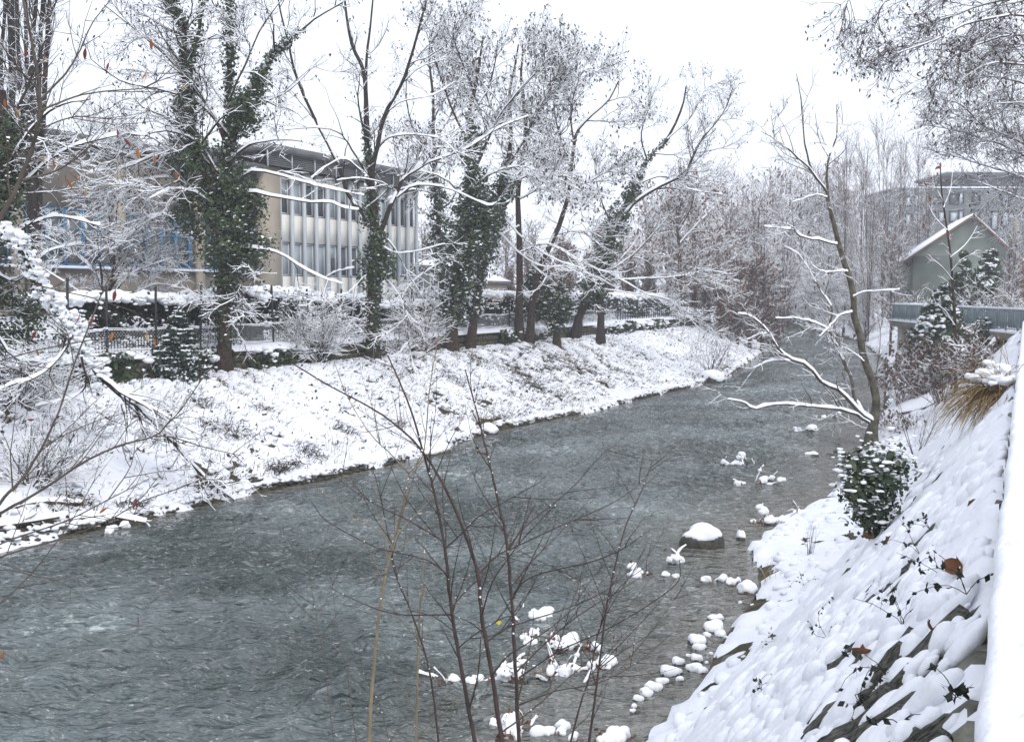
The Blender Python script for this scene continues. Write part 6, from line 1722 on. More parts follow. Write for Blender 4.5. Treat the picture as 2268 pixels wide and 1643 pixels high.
# ------------------------------------------------------------------ stones in the water and along the shores
def stone_thing(u, v, wpx, label, group=None, seed=0, hk=0.55, capk=1.0, m=None, name='stone', z=0.0, cut=0.05):
    """a stone half under water; the snow lies on it down to the height fraction cut"""
    r = np.random.default_rng(seed + int(u * 7 + v))
    c = G(u, v, z)
    w = wpx / F * c[1]
    a, b_, h = w / 2, w / 2 * r.uniform(0.75, 1.0), w * hk
    TV, TF = (ICO4_V, ICO4_F) if wpx > 60 else (ICO3_V, ICO3_F)
    V = np.sign(TV) * np.abs(TV) ** 0.85
    ph = r.random(3) * 6
    V *= (1 + 0.16 * np.sin(V[:, :1] * 3 + ph[0]) + 0.16 * np.sin(V[:, 1:2] * 3.5 + ph[1]) + 0.10 * np.sin(V[:, :1] * 6 + V[:, 1:2] * 5 + ph[2]) + 0.03 * (r.random((len(V), 1)) - 0.5))
    cc = c + [0, b_ * 0.5, h * 0.18]
    t = thing(name, label, 'stone', (cc[0], cc[1], z), group)
    th = r.random() * 0.8 - 0.4
    R2 = np.array([[math.cos(th), -math.sin(th), 0], [math.sin(th), math.cos(th), 0], [0, 0, 1]])
    obj('rock', mesh_np('rock', (V * [a, b_, h]) @ R2.T + cc, TF, m or M_ROCKD, True), t)
    if capk > 0:
        C = V.copy()
        edge = cut + 0.05 * np.sin(np.arctan2(V[:, 1], V[:, 0]) * 3 + ph[2]) * (np.abs(V[:, 2]) < 0.95)
        below = V[:, 2] < edge
        k = np.clip((V[:, 2] - edge) / 0.35, 0, 1)
        rad_ = np.hypot(V[:, 0], V[:, 1])
        rim = np.sqrt(np.clip(1 - np.clip(edge, -0.9, 0.9) ** 2, 0.05, 1)) * 0.98
        sc_ = np.where(below, rim * np.clip((1 + V[:, 2]) / (1 + edge), 0, 1) ** 0.4 / np.maximum(rad_, 1e-3), 1)
        C[:, :2] *= sc_[:, None]
        C[below, 2] = edge[below]
        out = 1 + 0.05 * capk * np.sin(np.clip(k * 1.2, 0, 1) * math.pi)
        C = C * [a, b_, h] * np.stack([out, out, np.ones_like(out)], -1)
        C[:, 2] += (0.10 * w * capk + 0.012) * k ** 0.6 - 0.01 * w * below
        obj('snow_cap', mesh_np('snow_cap', C @ R2.T + cc, TF, M_SNOWT, True), t)
    return t
stone_thing(1556, 1214, 94, 'big dark boulder with a white cap standing in the water', hk=0.36, capk=0.35, name='boulder', cut=0.45)
stone_thing(1643, 1197, 22, 'small square stone with a round white cap right of the big boulder', hk=0.6, capk=1.4, cut=0.25)
stone_thing(1800, 958, 30, 'pale rounded stone in the water left of the leaning mossy tree', hk=0.4, capk=0.25)
stone_thing(1798, 1010, 30, 'low wet stone in the shallows left of the mossy tree', hk=0.25, capk=0.12)
for k, (u, v, w) in enumerate([(1836, 1007, 10), (1846, 1009, 12), (1858, 1003, 18), (1862, 1000, 8), (1853, 985, 12), (1886, 1012, 26)]):
    stone_thing(u, v, w, 'dark wet stone breaking the surface before the mossy tree', 'dark stones before the mossy tree', k, 0.25, 0)
stone_thing(1885, 1058, 34, 'brown flat stone at the shore beside the evergreen bush', hk=0.25, capk=0, m=M_WOOD)
stone_thing(1655, 1316, 42, 'snow-capped brown stone at the shore below the small snowy spit', hk=0.36, capk=1.5, m=M_WOOD)
_vs = [1400, 1411, 1411, 1428, 1440, 1464, 1470, 1486, 1491, 1472, 1492, 1508, 1497, 1515, 1530, 1542, 1553, 1567, 1577, 1378, 1394, 1337, 1345, 1415, 1450, 1455, 1440, 1372]
_seen = set()
_W = 'lowest second third fourth fifth sixth seventh eighth ninth tenth eleventh twelfth thirteenth fourteenth fifteenth sixteenth seventeenth eighteenth nineteenth twentieth'.split()
_W += ['twenty-' + w for w in 'first second third fourth fifth sixth seventh eighth'.split()]
def ORD(v):
    k = sum(1 for q in _vs if q > v)
    while k in _seen: k += 1
    _seen.add(k)
    return 'snow-capped stone in the right-hand shallows, %s counting up from the bottom of the line' % _W[k]
SGRP = 'snow-capped stones in the shallows'
SLAB = 'small stone rounded by a cushion of snow in the right-hand shallows'
BIGS = {0: 'largest snow-cushioned stone of the right-hand shallows, at the far end of the line', 3: 'wide snow-cushioned stone below the largest one in the right-hand shallows', 7: 'snow-cushioned stone in the middle of the right-hand shallows', 12: 'broad snow-cushioned stone where the line nears the saplings', 14: 'long snow-cushioned stone near the lower end of the line', 18: 'tiny lowest snow-capped stone at the end of the line'}
for k, (u, v, w) in enumerate([(1582, 1400, 44), (1567, 1411, 18), (1596, 1411, 26), (1548, 1428, 38), (1550, 1440, 25), (1545, 1464, 27), (1565, 1470, 9), (1538, 1486, 33), (1556, 1491, 27), (1503, 1472, 30), (1500, 1492, 24), (1505, 1508, 18), (1484, 1497, 42), (1466, 1515, 26), (1449, 1530, 34), (1432, 1542, 30), (1415, 1553, 24), (1404, 1567, 14), (1401, 1577, 12),
                              (1653, 1378, 13), (1646, 1394, 13), (1639, 1337, 9), (1668, 1345, 12), (1610, 1415, 10), (1575, 1450, 10), (1525, 1455, 12), (1625, 1440, 16), (1590, 1372, 12)]):
    stone_thing(u, v, w, BIGS.get(k) or ORD(v), SGRP, k, 0.30, 1.1, cut=-0.05 - 0.15 * (k % 3))
stone_thing(946, 1008, 74, 'flat dark mossy block at the far shore where foreground twigs cross', hk=0.28, capk=0.5, m=M_STONEW)
stone_thing(1030, 968, 60, 'dark red-brown stump stone under the bank edge right of the crossing twigs', hk=0.4, capk=0.5, m=M_WOOD)
stone_thing(1083, 962, 36, 'rounded snow-covered stone at the far shore near the duck', hk=0.4, capk=1.4)
stone_thing(905, 1010, 40, 'dark stone wedged under snow just left of the flat mossy block', hk=0.35, capk=1.0, m=M_STONEW)
stone_thing(1580, 848, 60, 'dark snow-dusted stone heap at the tip of the snowy point', hk=0.3, capk=0.6)
stone_thing(1680, 775, 22, 'small dark stone off the wooded bend', hk=0.4, capk=0.8)
stone_thing(1742, 915, 10, 'tiny dark stone in midstream left of the mossy tree', hk=0.4, capk=0)

# ------------------------------------------------------------------ drifted wood and leaves caught in the river
def debris(u, v, wpx, hpx, label, seed, n=9, leafy=30, upright=0.4, z=0.0, snowy=1.0):
    b = G(u, v, z); r = np.random.default_rng(seed); k = b[1] / F
    w, h = wpx * k * 1.15, hpx * k * 1.2
    t = thing('driftwood', label, 'driftwood', b)
    st = np.empty((n, 6, 3))
    st[:, 0] = b + np.stack([r.uniform(-w / 2, w / 2, n), r.uniform(-w * 0.25, w * 0.35, n), np.full(n, -0.08)], -1)
    d = norm(np.stack([r.normal(size=n) * 0.8, r.normal(size=n) * 0.7, upright + r.random(n) * 0.6], -1)); L = (0.5 + 0.6 * r.random(n)) * max(w * 0.55, h * 0.6)
    for j in range(1, 6):
        d = norm(d + r.normal(size=(n, 3)) * 0.18 + [0, 0, -0.10]); st[:, j] = st[:, j - 1] + d * (L / 5)[:, None]
    rd = np.repeat(np.linspace(1, 0.35, 6)[None], n, 0) * (0.010 + 0.016 * r.random((n, 1)))
    for q in range(n):
        mb = MB(); tubes(mb, st[q:q + 1], rd[q:q + 1], 6, 0.3, r); obj('stick', mb.mesh('stick', M_WOOD, True), t)
    mb = MB(); snow_on(mb, st, rd * 1.1, 0.035 * snowy, 6, r, 0.2, 1.2)
    m_ = int(18 * snowy)
    i = r.integers(0, max(2, n * 2 // 3), m_); j = r.integers(1, 5, m_)
    C = st[i, j] + [0, 0, 0.02] + r.normal(size=(m_, 3)) * 0.015
    C[:, 2] = np.maximum(C[:, 2], 0.05)
    e = r.uniform(0.03, 0.095, m_) * (0.7 + 0.3 * snowy) * min(1.0, 0.45 + w)
    blobs(mb, C, np.stack([e * 1.3, e * 0.95, e * 0.9], -1), r, 0.5, 2)
    obj('snow', mb.mesh('snow', M_SNOWT, True), t, kind='stuff')
    if leafy:
        i = r.integers(0, n, leafy); j = r.integers(1, 5, leafy)
        leafy *= 3; i = r.integers(0, n, leafy); j = r.integers(1, 5, leafy); C = st[i, j] + r.normal(size=(leafy, 3)) * 0.06 - [0, 0, 0.03]; C[:, 2] = np.maximum(C[:, 2], 0.01)
        mb = MB(); leaf_quads(mb, C, 0.042, r, 2.0, droop=-1); obj('caught_leaves', mb.mesh('caught_leaves', M_DEAD), t, kind='stuff')
for a in [(1060, 1520, 125, 60, 'low raft of snowy driftwood behind the left dark sapling stems', 301, 9, 40, 0.25),
          (1180, 1372, 70, 46, 'three small snowy peaks of drift in the water beyond the saplings', 302, 6, 20, 0.9),
          (1182, 1425, 46, 66, 'upright clump of snowy drift right of the yellow leaf', 303, 7, 24, 0.9),
          (1258, 1430, 84, 84, 'rust-leaved snowy drift with a pointed top', 304, 10, 70, 0.9),
          (1215, 1500, 150, 110, 'largest tangle of snow-laden driftwood in midstream of the saplings', 305, 16, 60, 0.6),
          (1165, 1625, 130, 110, 'snow-heaped driftwood at the bottom edge under the saplings', 306, 14, 50, 0.6),
          (1135, 1480, 40, 50, 'small snowy drift behind the right dark sapling stem', 307, 5, 16, 0.9),
          (1330, 1480, 60, 30, 'low small drift with thin snow right of the largest tangle', 308, 5, 20, 0.3),
          (1452, 1280, 66, 50, 'snowy root-like drift left of the big boulder', 309, 7, 30, 0.5),
          (1497, 1245, 36, 80, 'upright snowy drift touching the left of the big boulder', 310, 6, 24, 1.3),
          (1635, 1030, 58, 42, 'farther snowy drift group of four tufts in the stream', 311, 7, 26, 0.8),
          (1690, 1072, 78, 50, 'reddish snowy drift bar nearer than the four tufts', 312, 8, 40, 0.5),
          (1765, 958, 34, 28, 'small snowy drift left of the pale rounded stone', 313, 5, 14, 0.7),
          (1825, 925, 46, 36, 'snowy drift stuck beneath the lowest mossy limb', 314, 6, 20, 0.7),
          (1345, 1640, 74, 50, 'snowy drift at the bottom edge right of the thin stems', 315, 8, 20, 0.6),
          (1596, 1292, 50, 22, 'flat snowy drift mat below the big boulder', 316, 6, 10, 0.2),
          (1745, 1150, 90, 60, 'snow-covered branching driftwood on the tip of the snowy shore', 317, 10, 16, 0.5),
          (1685, 1160, 40, 40, 'thin snowy reeds off the tip of the snowy shore', 318, 6, 14, 1.0),
          (1585, 1372, 14, 26, 'single snowy stick standing in the shallows', 319, 3, 4, 1.6),
          (232, 1175, 70, 40, 'snowy broken branch in the water at the left shore', 320, 7, 10, 0.3)]:
    debris(*a)
def logs():
    for k, (p, lab) in enumerate([([(-40, 1178), (60, 1166), (150, 1150)], 'dark wet log under the snow edge at the far left shore'), ([(150, 1160), (230, 1150), (325, 1165)], 'dark branch lying at the waterline beside the snowy broken branch'), ([(-30, 1150), (80, 1120), (180, 1125)], 'brown log half buried in the bank brush at the left')]):
        b = hit(*p[0]); Y = [hit(*q) for q in p]
        c = catmull([q + [0, 0, 0.10] for q in Y], 12)
        T_ = Tree('log', lab, 'log', Y[1], 330 + k, M_WOOD, M_WOOD)
        T_.limb('bark', c, np.linspace(0.10, 0.05, 12), 0.05, 8, thr=0.1)
        T_.grow([LV(14, (0.3, 0.9), 5, 0.03, ang=(0.5, 1.2), rmin=0.008)]); T_.done()
logs()

# the duck
def duck():
    c = G(1069, 1006, 0.0)
    t = thing('duck', 'brown duck with dark head and white neck ring swimming off the far bank', 'duck', c)
    r = np.random.default_rng(4)
    M_B = mat('duck_brown', (0.16, 0.10, 0.07), 0.7, col2=(0.08, 0.05, 0.04), scale=14); M_H = mat('duck_head', (0.012, 0.022, 0.02), 0.4); M_W = mat('duck_white', (0.75, 0.75, 0.72), 0.7); M_Y = mat('duck_bill', (0.45, 0.32, 0.05), 0.5)
    V = ICO3_V * [0.21, 0.10, 0.085]; V[:, 2] += 0.35 * np.clip(V[:, 0] - 0.08, 0, 1) + 0.0; V[:, 1] *= 1 - 1.6 * np.clip(V[:, 0] - 0.08, 0, 1)
    obj('body', mesh_np('body', V + c + [0, 0, 0.05], ICO3_F, M_B, True), t)
    pts = np.array([[c + [-0.14, 0, 0.08], c + [-0.17, 0, 0.13], c + [-0.175, 0, 0.18], c + [-0.18, 0, 0.21]]])
    mb = MB(); tubes(mb, pts, np.array([[0.06, 0.042, 0.036, 0.036]]), 10); obj('neck', mb.mesh('neck', M_B, True), t)
    mb = MB(); tubes(mb, np.array([[c + [-0.172, 0, 0.145], c + [-0.175, 0, 0.165]]]), np.full((1, 2), 0.043), 12); obj('neck_ring', mb.mesh('neck_ring', M_W, True), t)
    h = obj('head', mesh_np('head', ICO2_V * [0.062, 0.047, 0.05] + c + [-0.19, 0, 0.225], ICO2_F, M_H, True), t)
    mb = MB(); mb.box(c + [-0.27, 0, 0.213], 0.07, 0.036, 0.016); obj('bill', mb.mesh('bill', M_Y), h)
    for s in (-1, 1):
        obj('wing', mesh_np('wing', ICO2_V * [0.15, 0.02, 0.05] + c + [0.03, s * 0.092, 0.085], ICO2_F, mat('duck_wing', (0.22, 0.19, 0.17), 0.7), True), t)
duck()

# ------------------------------------------------------------------ dead leaves and weeds on the right slope
def curled_leaf(u, v, size, label, seed, m=M_DEAD):
    b = hit(u, v); r = np.random.default_rng(seed)
    a = np.linspace(-1, 1, 9); x, y = np.meshgrid(a, a, indexing='ij')
    w = (1 - np.abs(x) ** 1.6) * (1 + 0.25 * np.cos(x * 9))
    curl = r.uniform(0.8, 1.4)
    V = np.stack([x * size * 0.6, np.sin(y * w * curl) * size * 0.4, (1 - np.cos(y * w * curl)) * size * 0.45 + 0.22 * size * x ** 2], -1).reshape(-1, 3)
    i = np.arange(8)[:, None] * 9 + np.arange(8)[None]
    q = np.stack([i, i + 9, i + 10, i + 1], -1).reshape(-1, 4)
    rx, rz = r.uniform(0.5, 1.1), r.random() * 6.28
    Rm = np.array(__import__('mathutils').Euler((rx, r.normal() * 0.4, rz)).to_matrix())
    V = V @ Rm.T
    V[:, 2] -= V[:, 2].min()
    t = thing('dead_leaf', label, 'leaf', b + [0, 0, 0.05])
    obj('blade', mesh_np('blade', V + b + [0, 0, 0.05], q, m, True), t)
    mb = MB(); p = (np.array([[-size * 0.6, 0, 0.22 * size], [-size * 0.8, 0, 0.28 * size], [-size * 0.98, 0, 0.25 * size]]) @ Rm.T) + b + [0, 0, 0.07]
    tubes(mb, p[None], np.full((1, 3), 0.0025), 4); obj('stalk', mb.mesh('stalk', m), t)
for k, a in enumerate([(2116, 1288, 0.13, 'large curled brown leaf on the snow close to the parapet'), (1908, 1470, 0.10, 'curled rust-brown leaf in the lower middle of the slope'), (2056, 1425, 0.08, 'curled dark leaf in a snow hollow right of the slate streak'), (1922, 1205, 0.22, 'red-brown leaves under the evergreen bush'), (1970, 1215, 0.10, 'small red leaf on the snow right of the evergreen bush'), (1580, 1795, 0.08, 'brown leaf at the bottom edge'), (2150, 1140, 0.08, 'small brown leaf high on the slope by the parapet')]):
    if k == 5: continue
    curled_leaf(*a, 340 + k)
def weed(pts, label, seed, nlv=14, L=0.35, leafsz=0.022, m=None):
    u, v = pts
    b = hit(u, v); r = np.random.default_rng(seed)
    t = thing('weed', label, 'weed', b)
    n = 4; st = np.empty((n, 7, 3)); d = norm(np.stack([r.normal(size=n) * 0.7 - 0.4, r.normal(size=n) * 0.5 - 0.1, 0.8 + 0.4 * r.random(n)], -1)); ln = L * (0.7 + 0.6 * r.random(n))
    st[:, 0] = b + [0, 0, 0.03]
    for j in range(1, 7):
        d = norm(d + r.normal(size=(n, 3)) * 0.22 + [0, 0, -0.16]); st[:, j] = st[:, j - 1] + d * (ln / 6)[:, None]
    mb = MB(); tubes(mb, st, np.repeat(np.linspace(0.0026, 0.0012, 7)[None], n, 0), 3)
    p2, r2 = spawn(st, np.full((n, 7), 0.002), 10, r, (L * 0.15, L * 0.45), 4, rmin=0.0012, wig=0.2); tubes(mb, p2, r2, 3)
    obj('stems', mb.mesh('stems', M_TWIG), t)
    lf = MB(); i = r.integers(0, n, nlv); j = r.integers(2, 7, nlv); C = np.concatenate([st[i, j], p2[r.integers(0, 10, nlv), r.integers(1, 4, nlv)]]) - [0, 0, leafsz * 0.4]
    leaf_quads(lf, C, leafsz, r, 1.7, droop=-1.4); obj('leaves', lf.mesh('leaves', m or M_HEDGE), t, kind='stuff')
for k, (u, v, lab, L) in enumerate([(1960, 1500, 'wiry weed with small dark leaves left of the rust-brown leaf', 0.35), (2085, 1290, 'leafy weed sprig left of the large curled leaf', 0.34), (1830, 1420, 'wiry weed on the smooth snow left of the slate streak', 0.30), (1720, 1430, 'sparse weed with drooping seed pods near the water', 0.34), (2040, 1240, 'small leafy weed high on the slope', 0.30), (1690, 1540, 'bare weed twig low on the slope', 0.26),
                                    (2140, 1330, 'dark leafy weed by the parapet below the large leaf', 0.26), (1905, 1570, 'weed with tiny leaves at the lower middle of the slope', 0.24), (2060, 1180, 'weed sprig between snow lumps high on the slope', 0.28), (1780, 1300, 'weed stems on the shelf below the evergreen bush', 0.45), (1990, 1620, 'weed at the bottom edge between bare rocks', 0.15), (2120, 1560, 'small weed between rocks beside the parapet', 0.13), (2000, 1400, 'weed rising beside the slate streak', 0.3)]):
    weed((u, v), lab, 360 + k, 16, L)
shrub('bare_weeds', 'bare thin stems on the shelf beside the evergreen bush', 'weed', hit(1790, 1230), 9, 0.9, 380, 0.3, lv2=14, lv3=14, snow=0.008, r0=0.005).done()
shrub('bare_weeds', 'thin bare stems low on the snow shelf by the shallows', 'weed', hit(1700, 1290), 8, 0.7, 381, 0.3, M_STRAW, lv2=10, lv3=10, snow=0.006, r0=0.004).done()

# ------------------------------------------------------------------ saplings close to the camera
def sapling(label, seed, stems, Y, bark, twig=None, base=None, extra=True, snowbits=14, name='sapling', twn=(26, 60)):
    b = base if base is not None else at(stems[0][0][0][0], Y)
    T_ = Tree(name, label, 'sapling', b, seed, bark, twig or bark)
    r = T_.rng
    for i, (px, dy, ra, rb) in enumerate(stems):
        c, R = limb(px, Y + (0 if i == 0 else stems[0][1] * 0), dy, ra, rb, max(16, len(px) * 5), None, 0.15, r)
        if i == 0:
            k = 6; down = np.linspace(0, 1, k)[:-1, None]
            c = np.vstack([b + [0, 0, -0.05] + (c[0] - b - [0, 0, -0.05]) * down, c]); R = np.concatenate([np.full(k - 1, R[0] * 1.08), R])
        T_.limb('stem' if i == 0 else 'branch', c, R, 0, 8)
        for _ in range(1 if i else 7):
            j = r.integers(len(c) // 4, len(c))
            blobs(T_.snow, [c[j] + [0, 0, R[j]]], [(0.0022 + R[j] * 0.55,) * 3], r, 0.3, 1)
    n1, n2 = twn
    if n1:
        T_.grow([LV(n1, (0.25, 0.75), 6, 0, ang=(0.5, 0.9), t0=0.15, wig=0.08, trop=0.03, rmin=0.0022), LV(n2, (0.03, 0.16), 3, 0, ang=(0.5, 1.0), rmin=0.0014)])
    return T_
YS = 5.6
T_ = sapling('dark red sapling stem leaning left, leftmost of the three thick dark stems', 401, [
    ([(1054, 1650), (1034, 1549), (1013, 1429), (996, 1319), (986, 1217), (962, 1090), (948, 1041), (938, 1003), (911, 911), (876, 825), (849, 767)], 0.5, 0.0125, 0.004),
    ([(986, 1219), (976, 1196), (897, 1148), (839, 1121), (774, 1080), (730, 1040)], 0.6, 0.005, 0.0018), ([(992, 1275), (989, 1271), (948, 1241), (880, 1223), (828, 1210), (726, 1155), (690, 1110)], -0.5, 0.005, 0.0018),
    ([(986, 1215), (1026, 1178), (1060, 1144), (1120, 1110), (1200, 1065)], -0.6, 0.0045, 0.0016), ([(1002, 1360), (965, 1361), (863, 1357), (760, 1316), (729, 1296)], 0.4, 0.005, 0.0018),
    ([(1000, 1345), (1040, 1300), (1100, 1250), (1180, 1200)], 0.6, 0.0045, 0.0016), ([(1015, 1435), (1051, 1405), (1110, 1370), (1137, 1364)], -0.4, 0.0045, 0.0018), ([(1008, 1400), (960, 1365), (900, 1350)], 0.3, 0.004, 0.0015)], YS, M_RED); T_.done()
T_ = sapling('dark red sapling stem bending left near its top, middle of the three thick dark stems', 402, [
    ([(1113, 1650), (1089, 1490), (1068, 1371), (1058, 1271), (1034, 1193), (1000, 1107), (965, 1044), (938, 1003), (897, 958), (828, 907), (726, 852), (640, 800)], 0.7, 0.0135, 0.0035),
    ([(1058, 1273), (1102, 1230), (1137, 1213), (1239, 1165), (1342, 1121), (1407, 1080), (1442, 1040)], 0.6, 0.006, 0.0018), ([(1066, 1365), (1090, 1290), (1130, 1230), (1170, 1180), (1230, 1120)], -0.4, 0.005, 0.0016),
    ([(1075, 1424), (1119, 1391), (1171, 1374), (1273, 1340), (1359, 1295), (1431, 1216)], 0.5, 0.006, 0.0018), ([(1090, 1497), (1119, 1457), (1154, 1433), (1222, 1388), (1290, 1330)], -0.5, 0.0055, 0.0016), ([(1068, 1398), (1034, 1374), (980, 1358)], 0.3, 0.004, 0.0016),
    ([(1113, 1620), (1180, 1570), (1260, 1500), (1330, 1440)], 0.5, 0.005, 0.0016)], YS - 0.1, M_RED); T_.done()
T_ = sapling('straight dark sapling stem, rightmost of the three thick dark stems', 403, [
    ([(1150, 1650), (1140, 1456), (1130, 1285), (1119, 1182), (1102, 1106), (1085, 1030), (1072, 975), (1054, 904), (1030, 818)], 0.6, 0.012, 0.0035),
    ([(1128, 1211), (1157, 1173), (1205, 1131), (1267, 1080), (1330, 1010), (1372, 978)], 0.6, 0.005, 0.0018), ([(1137, 1316), (1164, 1285), (1205, 1268), (1308, 1244), (1376, 1217), (1431, 1179)], -0.4, 0.0055, 0.0018),
    ([(1145, 1487), (1188, 1442), (1240, 1395), (1300, 1350), (1400, 1290), (1450, 1250)], 0.5, 0.0055, 0.0018), ([(1132, 1300), (1180, 1240), (1240, 1180), (1310, 1100)], 0.7, 0.0045, 0.0016), ([(1150, 1500), (1240, 1440), (1330, 1400), (1420, 1350), (1500, 1290), (1505, 1240)], -0.5, 0.005, 0.0016), ([(1150, 1560), (1230, 1530), (1330, 1510), (1420, 1460), (1490, 1400)], 0.4, 0.005, 0.0016)], YS + 0.15, M_RED)
lf = MB(); c = P(1105, 1378, YS); leaf_quads(lf, c[None] + np.array([[0, 0, 0]]), 0.040, T_.rng, 1.1, normal=np.array([0, -3.0, 0.3]), nj=0.3); obj('yellow_leaf', lf.mesh('yellow_leaf', M_YEL), T_.t); T_.done()
T_ = sapling('thin dark sapling stem crossing the pale one, left of the thick dark stems', 404, [([(972, 1650), (952, 1490), (914, 1364), (876, 1271), (859, 1182), (844, 1107), (830, 1050)], 0.4, 0.007, 0.002), ([(950, 1480), (930, 1430), (880, 1400)], 0.2, 0.003, 0.0012)], YS + 0.5, M_RED, twn=(10, 20)); T_.done()
T_ = sapling('pale tan sapling stem rising left of the dark stems', 405, [([(816, 1650), (832, 1422), (852, 1285), (873, 1193), (897, 1106), (907, 1048), (938, 1003), (952, 860), (972, 740)], 0.6, 0.0105, 0.0025), ([(868, 1210), (850, 1185), (800, 1150), (744, 1110), (700, 1080)], 0.4, 0.004, 0.0016), ([(872, 1195), (900, 1160), (940, 1120), (966, 1090)], 0.3, 0.004, 0.0016), ([(907, 1048), (860, 1000), (820, 960), (770, 880), (740, 800)], 0.5, 0.004, 0.0016)], YS + 0.4, M_TAN, twn=(14, 24)); T_.done()
T_ = sapling('second thinner tan stem between the pale stem and the dark stems', 406, [([(921, 1650), (928, 1388), (938, 1250), (942, 1210)], 0.2, 0.008, 0.003), ([(926, 1450), (945, 1400), (975, 1350)], 0.2, 0.003, 0.0012)], YS + 0.7, M_TAN, twn=(8, 14)); T_.done()
T_ = sapling('dark slim stem leaning right, nearer the snowy shore', 407, [([(1304, 1650), (1325, 1490), (1342, 1354), (1359, 1268), (1386, 1165), (1424, 1080), (1445, 1020)], 0.4, 0.008, 0.002), ([(1328, 1480), (1380, 1440), (1440, 1400), (1505, 1310)], 0.4, 0.004, 0.0014), ([(1340, 1370), (1300, 1310), (1270, 1260)], 0.3, 0.003, 0.0012)], YS + 0.3, M_RED, twn=(16, 30)); T_.done()
T_ = sapling('dark slim stem just left of the one leaning right', 408, [([(1262, 1650), (1285, 1560), (1308, 1490), (1325, 1400), (1360, 1330), (1420, 1240)], 0.3, 0.007, 0.002), ([(1300, 1510), (1350, 1490), (1410, 1440)], 0.3, 0.003, 0.0012)], YS + 0.6, M_RED, twn=(14, 26))
lf = MB(); C = np.array([P(u, v, YS + 0.7) for u, v in [(1370, 1470), (1385, 1480), (1395, 1455), (1365, 1440), (1400, 1480), (1376, 1500), (1390, 1420), (1360, 1410)]]); leaf_quads(lf, C, 0.010, T_.rng, 4.0, droop=-3); obj('dry_pods', lf.mesh('dry_pods', M_DEAD), T_.t); T_.done()
T_ = sapling('many-stemmed fine shoots at the bottom left of the pale stem', 409, [([(865, 1650), (840, 1560), (800, 1480)], 0.2, 0.004, 0.0016), ([(865, 1640), (900, 1600), (960, 1640)], 0.2, 0.003, 0.0014), ([(790, 1650), (770, 1500), (745, 1380), (735, 1280)], 0.3, 0.0035, 0.0012), ([(740, 1650), (720, 1480), (690, 1300), (680, 1180)], 0.3, 0.003, 0.0012)], YS + 0.6, M_GREYS, twn=(12, 20)); T_.done()

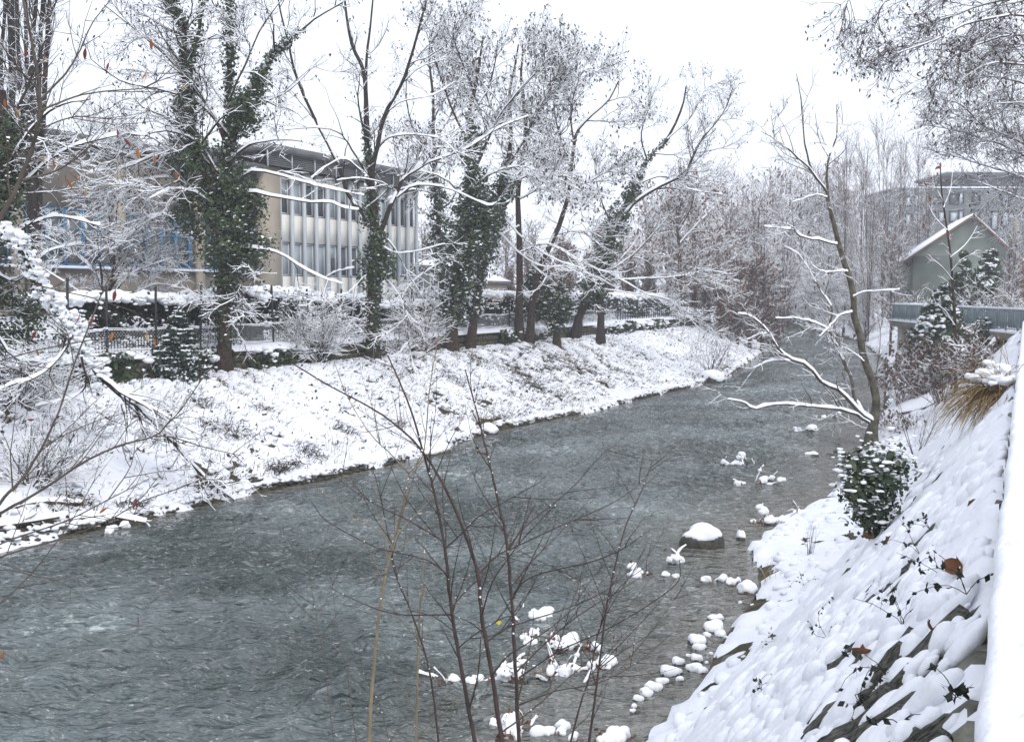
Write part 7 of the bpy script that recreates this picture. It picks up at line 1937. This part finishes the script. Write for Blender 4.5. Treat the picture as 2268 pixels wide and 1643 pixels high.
# the young tree at the left edge with a few coloured leaves
def left_sapling():
    Y = 4.4
    b = at(-140, Y); b[2] = max(b[2], 0.05)
    T_ = Tree('young_tree', 'near young tree at the left edge with a few hanging orange and red leaves', 'tree', b, 420, M_GREYS, M_GREYS)
    r = T_.rng
    c0 = P(-140, 1500, Y)
    c = catmull([b + [0, 0, -0.05], (b + c0) / 2 + [0.05, 0, 0], c0, P(-150, 1300, Y), P(-120, 900, Y), P(-60, 620, Y)], 24); T_.limb('trunk', c, np.linspace(0.032, 0.016, 24), 0, 9)
    S = [([(-60, 620), (-20, 520), (0, 483), (34, 421), (68, 336), (86, 267), (87, 192), (72, 103), (55, 17), (45, -40)], 0.2, 0.013, 0.005),
         ([(48, 400), (120, 380), (171, 349), (219, 301)], 0.4, 0.006, 0.002), ([(92, 219), (147, 161), (178, 110), (205, 51), (253, -10)], 0.3, 0.005, 0.002), ([(90, 245), (188, 209), (308, 197), (363, 193)], 0.5, 0.0045, 0.0016), ([(84, 200), (40, 150), (0, 95)], -0.2, 0.004, 0.002),
         ([(80, 290), (160, 260), (240, 262), (330, 248)], 0.5, 0.0035, 0.0014), ([(60, 350), (20, 330), (-30, 320)], 0, 0.004, 0.002),
         ([(-150, 1400), (-40, 1200), (0, 1114), (48, 1061), (94, 989), (118, 938), (132, 907), (164, 808), (209, 691), (240, 620), (287, 560)], 0.6, 0.0095, 0.002),
         ([(-150, 1420), (-40, 1185), (0, 1138), (84, 1090), (192, 1020), (264, 987), (343, 965), (374, 934), (401, 907), (440, 850), (468, 814)], 0.7, 0.0085, 0.0018),
         ([(343, 966), (384, 969), (456, 991), (535, 1009)], 0.3, 0.004, 0.0016), ([(-145, 1450), (-60, 1260), (0, 1205), (144, 1154), (240, 1106), (330, 1060)], 0.4, 0.006, 0.0018), ([(-145, 1470), (-60, 1280), (0, 1234), (144, 1190), (240, 1152), (312, 1111), (400, 1080), (478, 1045)], 0.5, 0.006, 0.0016),
         ([(-145, 1480), (-60, 1300), (0, 1262), (100, 1280), (150, 1286)], 0.3, 0.004, 0.0014), ([(-130, 1450), (40, 1300), (110, 1220), (160, 1150), (200, 1080)], 0.2, 0.004, 0.0014),
         ([(94, 989), (150, 960), (220, 930), (300, 910)], 0.5, 0.0035, 0.0014), ([(240, 620), (220, 560), (215, 500)], 0.2, 0.002, 0.001), ([(164, 808), (150, 740), (120, 690)], 0.2, 0.003, 0.0012), ([(240, 1106), (290, 1030), (300, 960)], 0.3, 0.003, 0.0012), ([(-100, 830), (0, 640), (160, 650), (300, 690)], 0.4, 0.005, 0.0014), ([(-110, 860), (0, 800), (160, 760), (330, 740)], 0.4, 0.0045, 0.0014)]
    for px, dy, ra, rb in S:
        c, R = limb(px, Y, dy, ra, rb, len(px) * 5, None, 0.12, r); T_.limb('branch', c, R, 0, 7)
    T_.grow([LV(90, (0.15, 0.55), 6, 0, ang=(0.4, 0.9), t0=0.25, wig=0.09, trop=0.03, rmin=0.0018), LV(90, (0.05, 0.18), 3, 0, rmin=0.0012)], only=list(range(1, 22)))
    s = 0.3774 / 1.1023
    for k, (x, y) in enumerate([(980, 290), (550, 350), (695, 430), (930, 490), (1190, 560), (890, 990), (1140, 1140), (490, 1150), (450, 1190), (550, 1250), (280, 380), (165, 340), (295, 490), (30, 670), (115, 735), (265, 750), (760, 860), (820, 920), (1000, 1030), (280, 1030), (345, 1060)]):
        leaf_at(T_, x * s, y * s, Y + 0.25, k)
    for k, (u, v) in enumerate([(173, 705), (202, 712), (253, 655), (247, 745), (325, 745), (342, 757), (75, 743), (68, 930), (82, 780), (185, 1112), (228, 1130), (298, 1115), (305, 1375), (5, 1450)]):
        leaf_at(T_, u, v, Y + 0.25, 40 + k)
    T_.done()
def leaf_at(T_, u, v, Y, k):
    r = np.random.default_rng(500 + k)
    c = P(u, v, Y); L = r.uniform(0.036, 0.054); w = L * r.uniform(0.22, 0.34)
    a = np.linspace(0, 1, 7); th = r.normal() * 0.5; bend = r.normal() * 0.25
    prof = np.sin(np.pi * np.clip(a, 0.02, 0.98)) ** 0.8
    ax = np.array([math.sin(th), r.normal() * 0.2, -math.cos(th)]); ax /= np.linalg.norm(ax)
    ph = r.random() * 1.2 - 0.6
    sd = np.cross(ax, [math.sin(ph), -math.cos(ph), 0.1]); sd /= np.linalg.norm(sd); nn = np.cross(ax, sd)
    mid = c + ax * (a[:, None] - 0.5) * L + sd * (bend * L * (a[:, None] - 0.5) ** 2)
    V = np.concatenate([mid - sd * w / 2 * prof[:, None] + nn * w * 0.25 * prof[:, None], mid, mid + sd * w / 2 * prof[:, None] + nn * w * 0.25 * prof[:, None]])
    i = np.arange(6); q = np.concatenate([np.stack([i, i + 1, i + 8, i + 7], -1), np.stack([i + 7, i + 8, i + 15, i + 14], -1)])
    m = M_ORANGE if (k % 5 in (0, 3) or k in (5, 6, 7, 8, 18)) else (M_RUST if k % 5 in (1, 2) else M_STRAW)
    o = obj('leaf', mesh_np('leaf', V, q, m, True), T_.t)
    mb = MB(); tubes(mb, np.array([[mid[0], mid[0] - ax * 0.012 + [0, 0, 0.004]]]), np.full((1, 2), 0.0009), 4); obj('stalk', mb.mesh('stalk', M_RED), o)
left_sapling()

# ------------------------------------------------------------------ the winter air
HB = MB(); HB.box((0, 420, 14.0), 2200, 1300, 40.0)
hm = bpy.data.materials.new('winter_haze'); hm.use_nodes = True
hn = hm.node_tree
for nd in list(hn.nodes): hn.nodes.remove(nd)
ho = hn.nodes.new('ShaderNodeOutputMaterial'); hv = hn.nodes.new('ShaderNodeVolumePrincipled')
hv.inputs['Color'].default_value = (0.93, 0.95, 1.0, 1); hv.inputs['Density'].default_value = 0.0010; hv.inputs['Anisotropy'].default_value = 0.0
hn.links.new(hv.outputs[0], ho.inputs['Volume'])
haze = obj('haze', HB.mesh('haze', hm), kind='stuff')
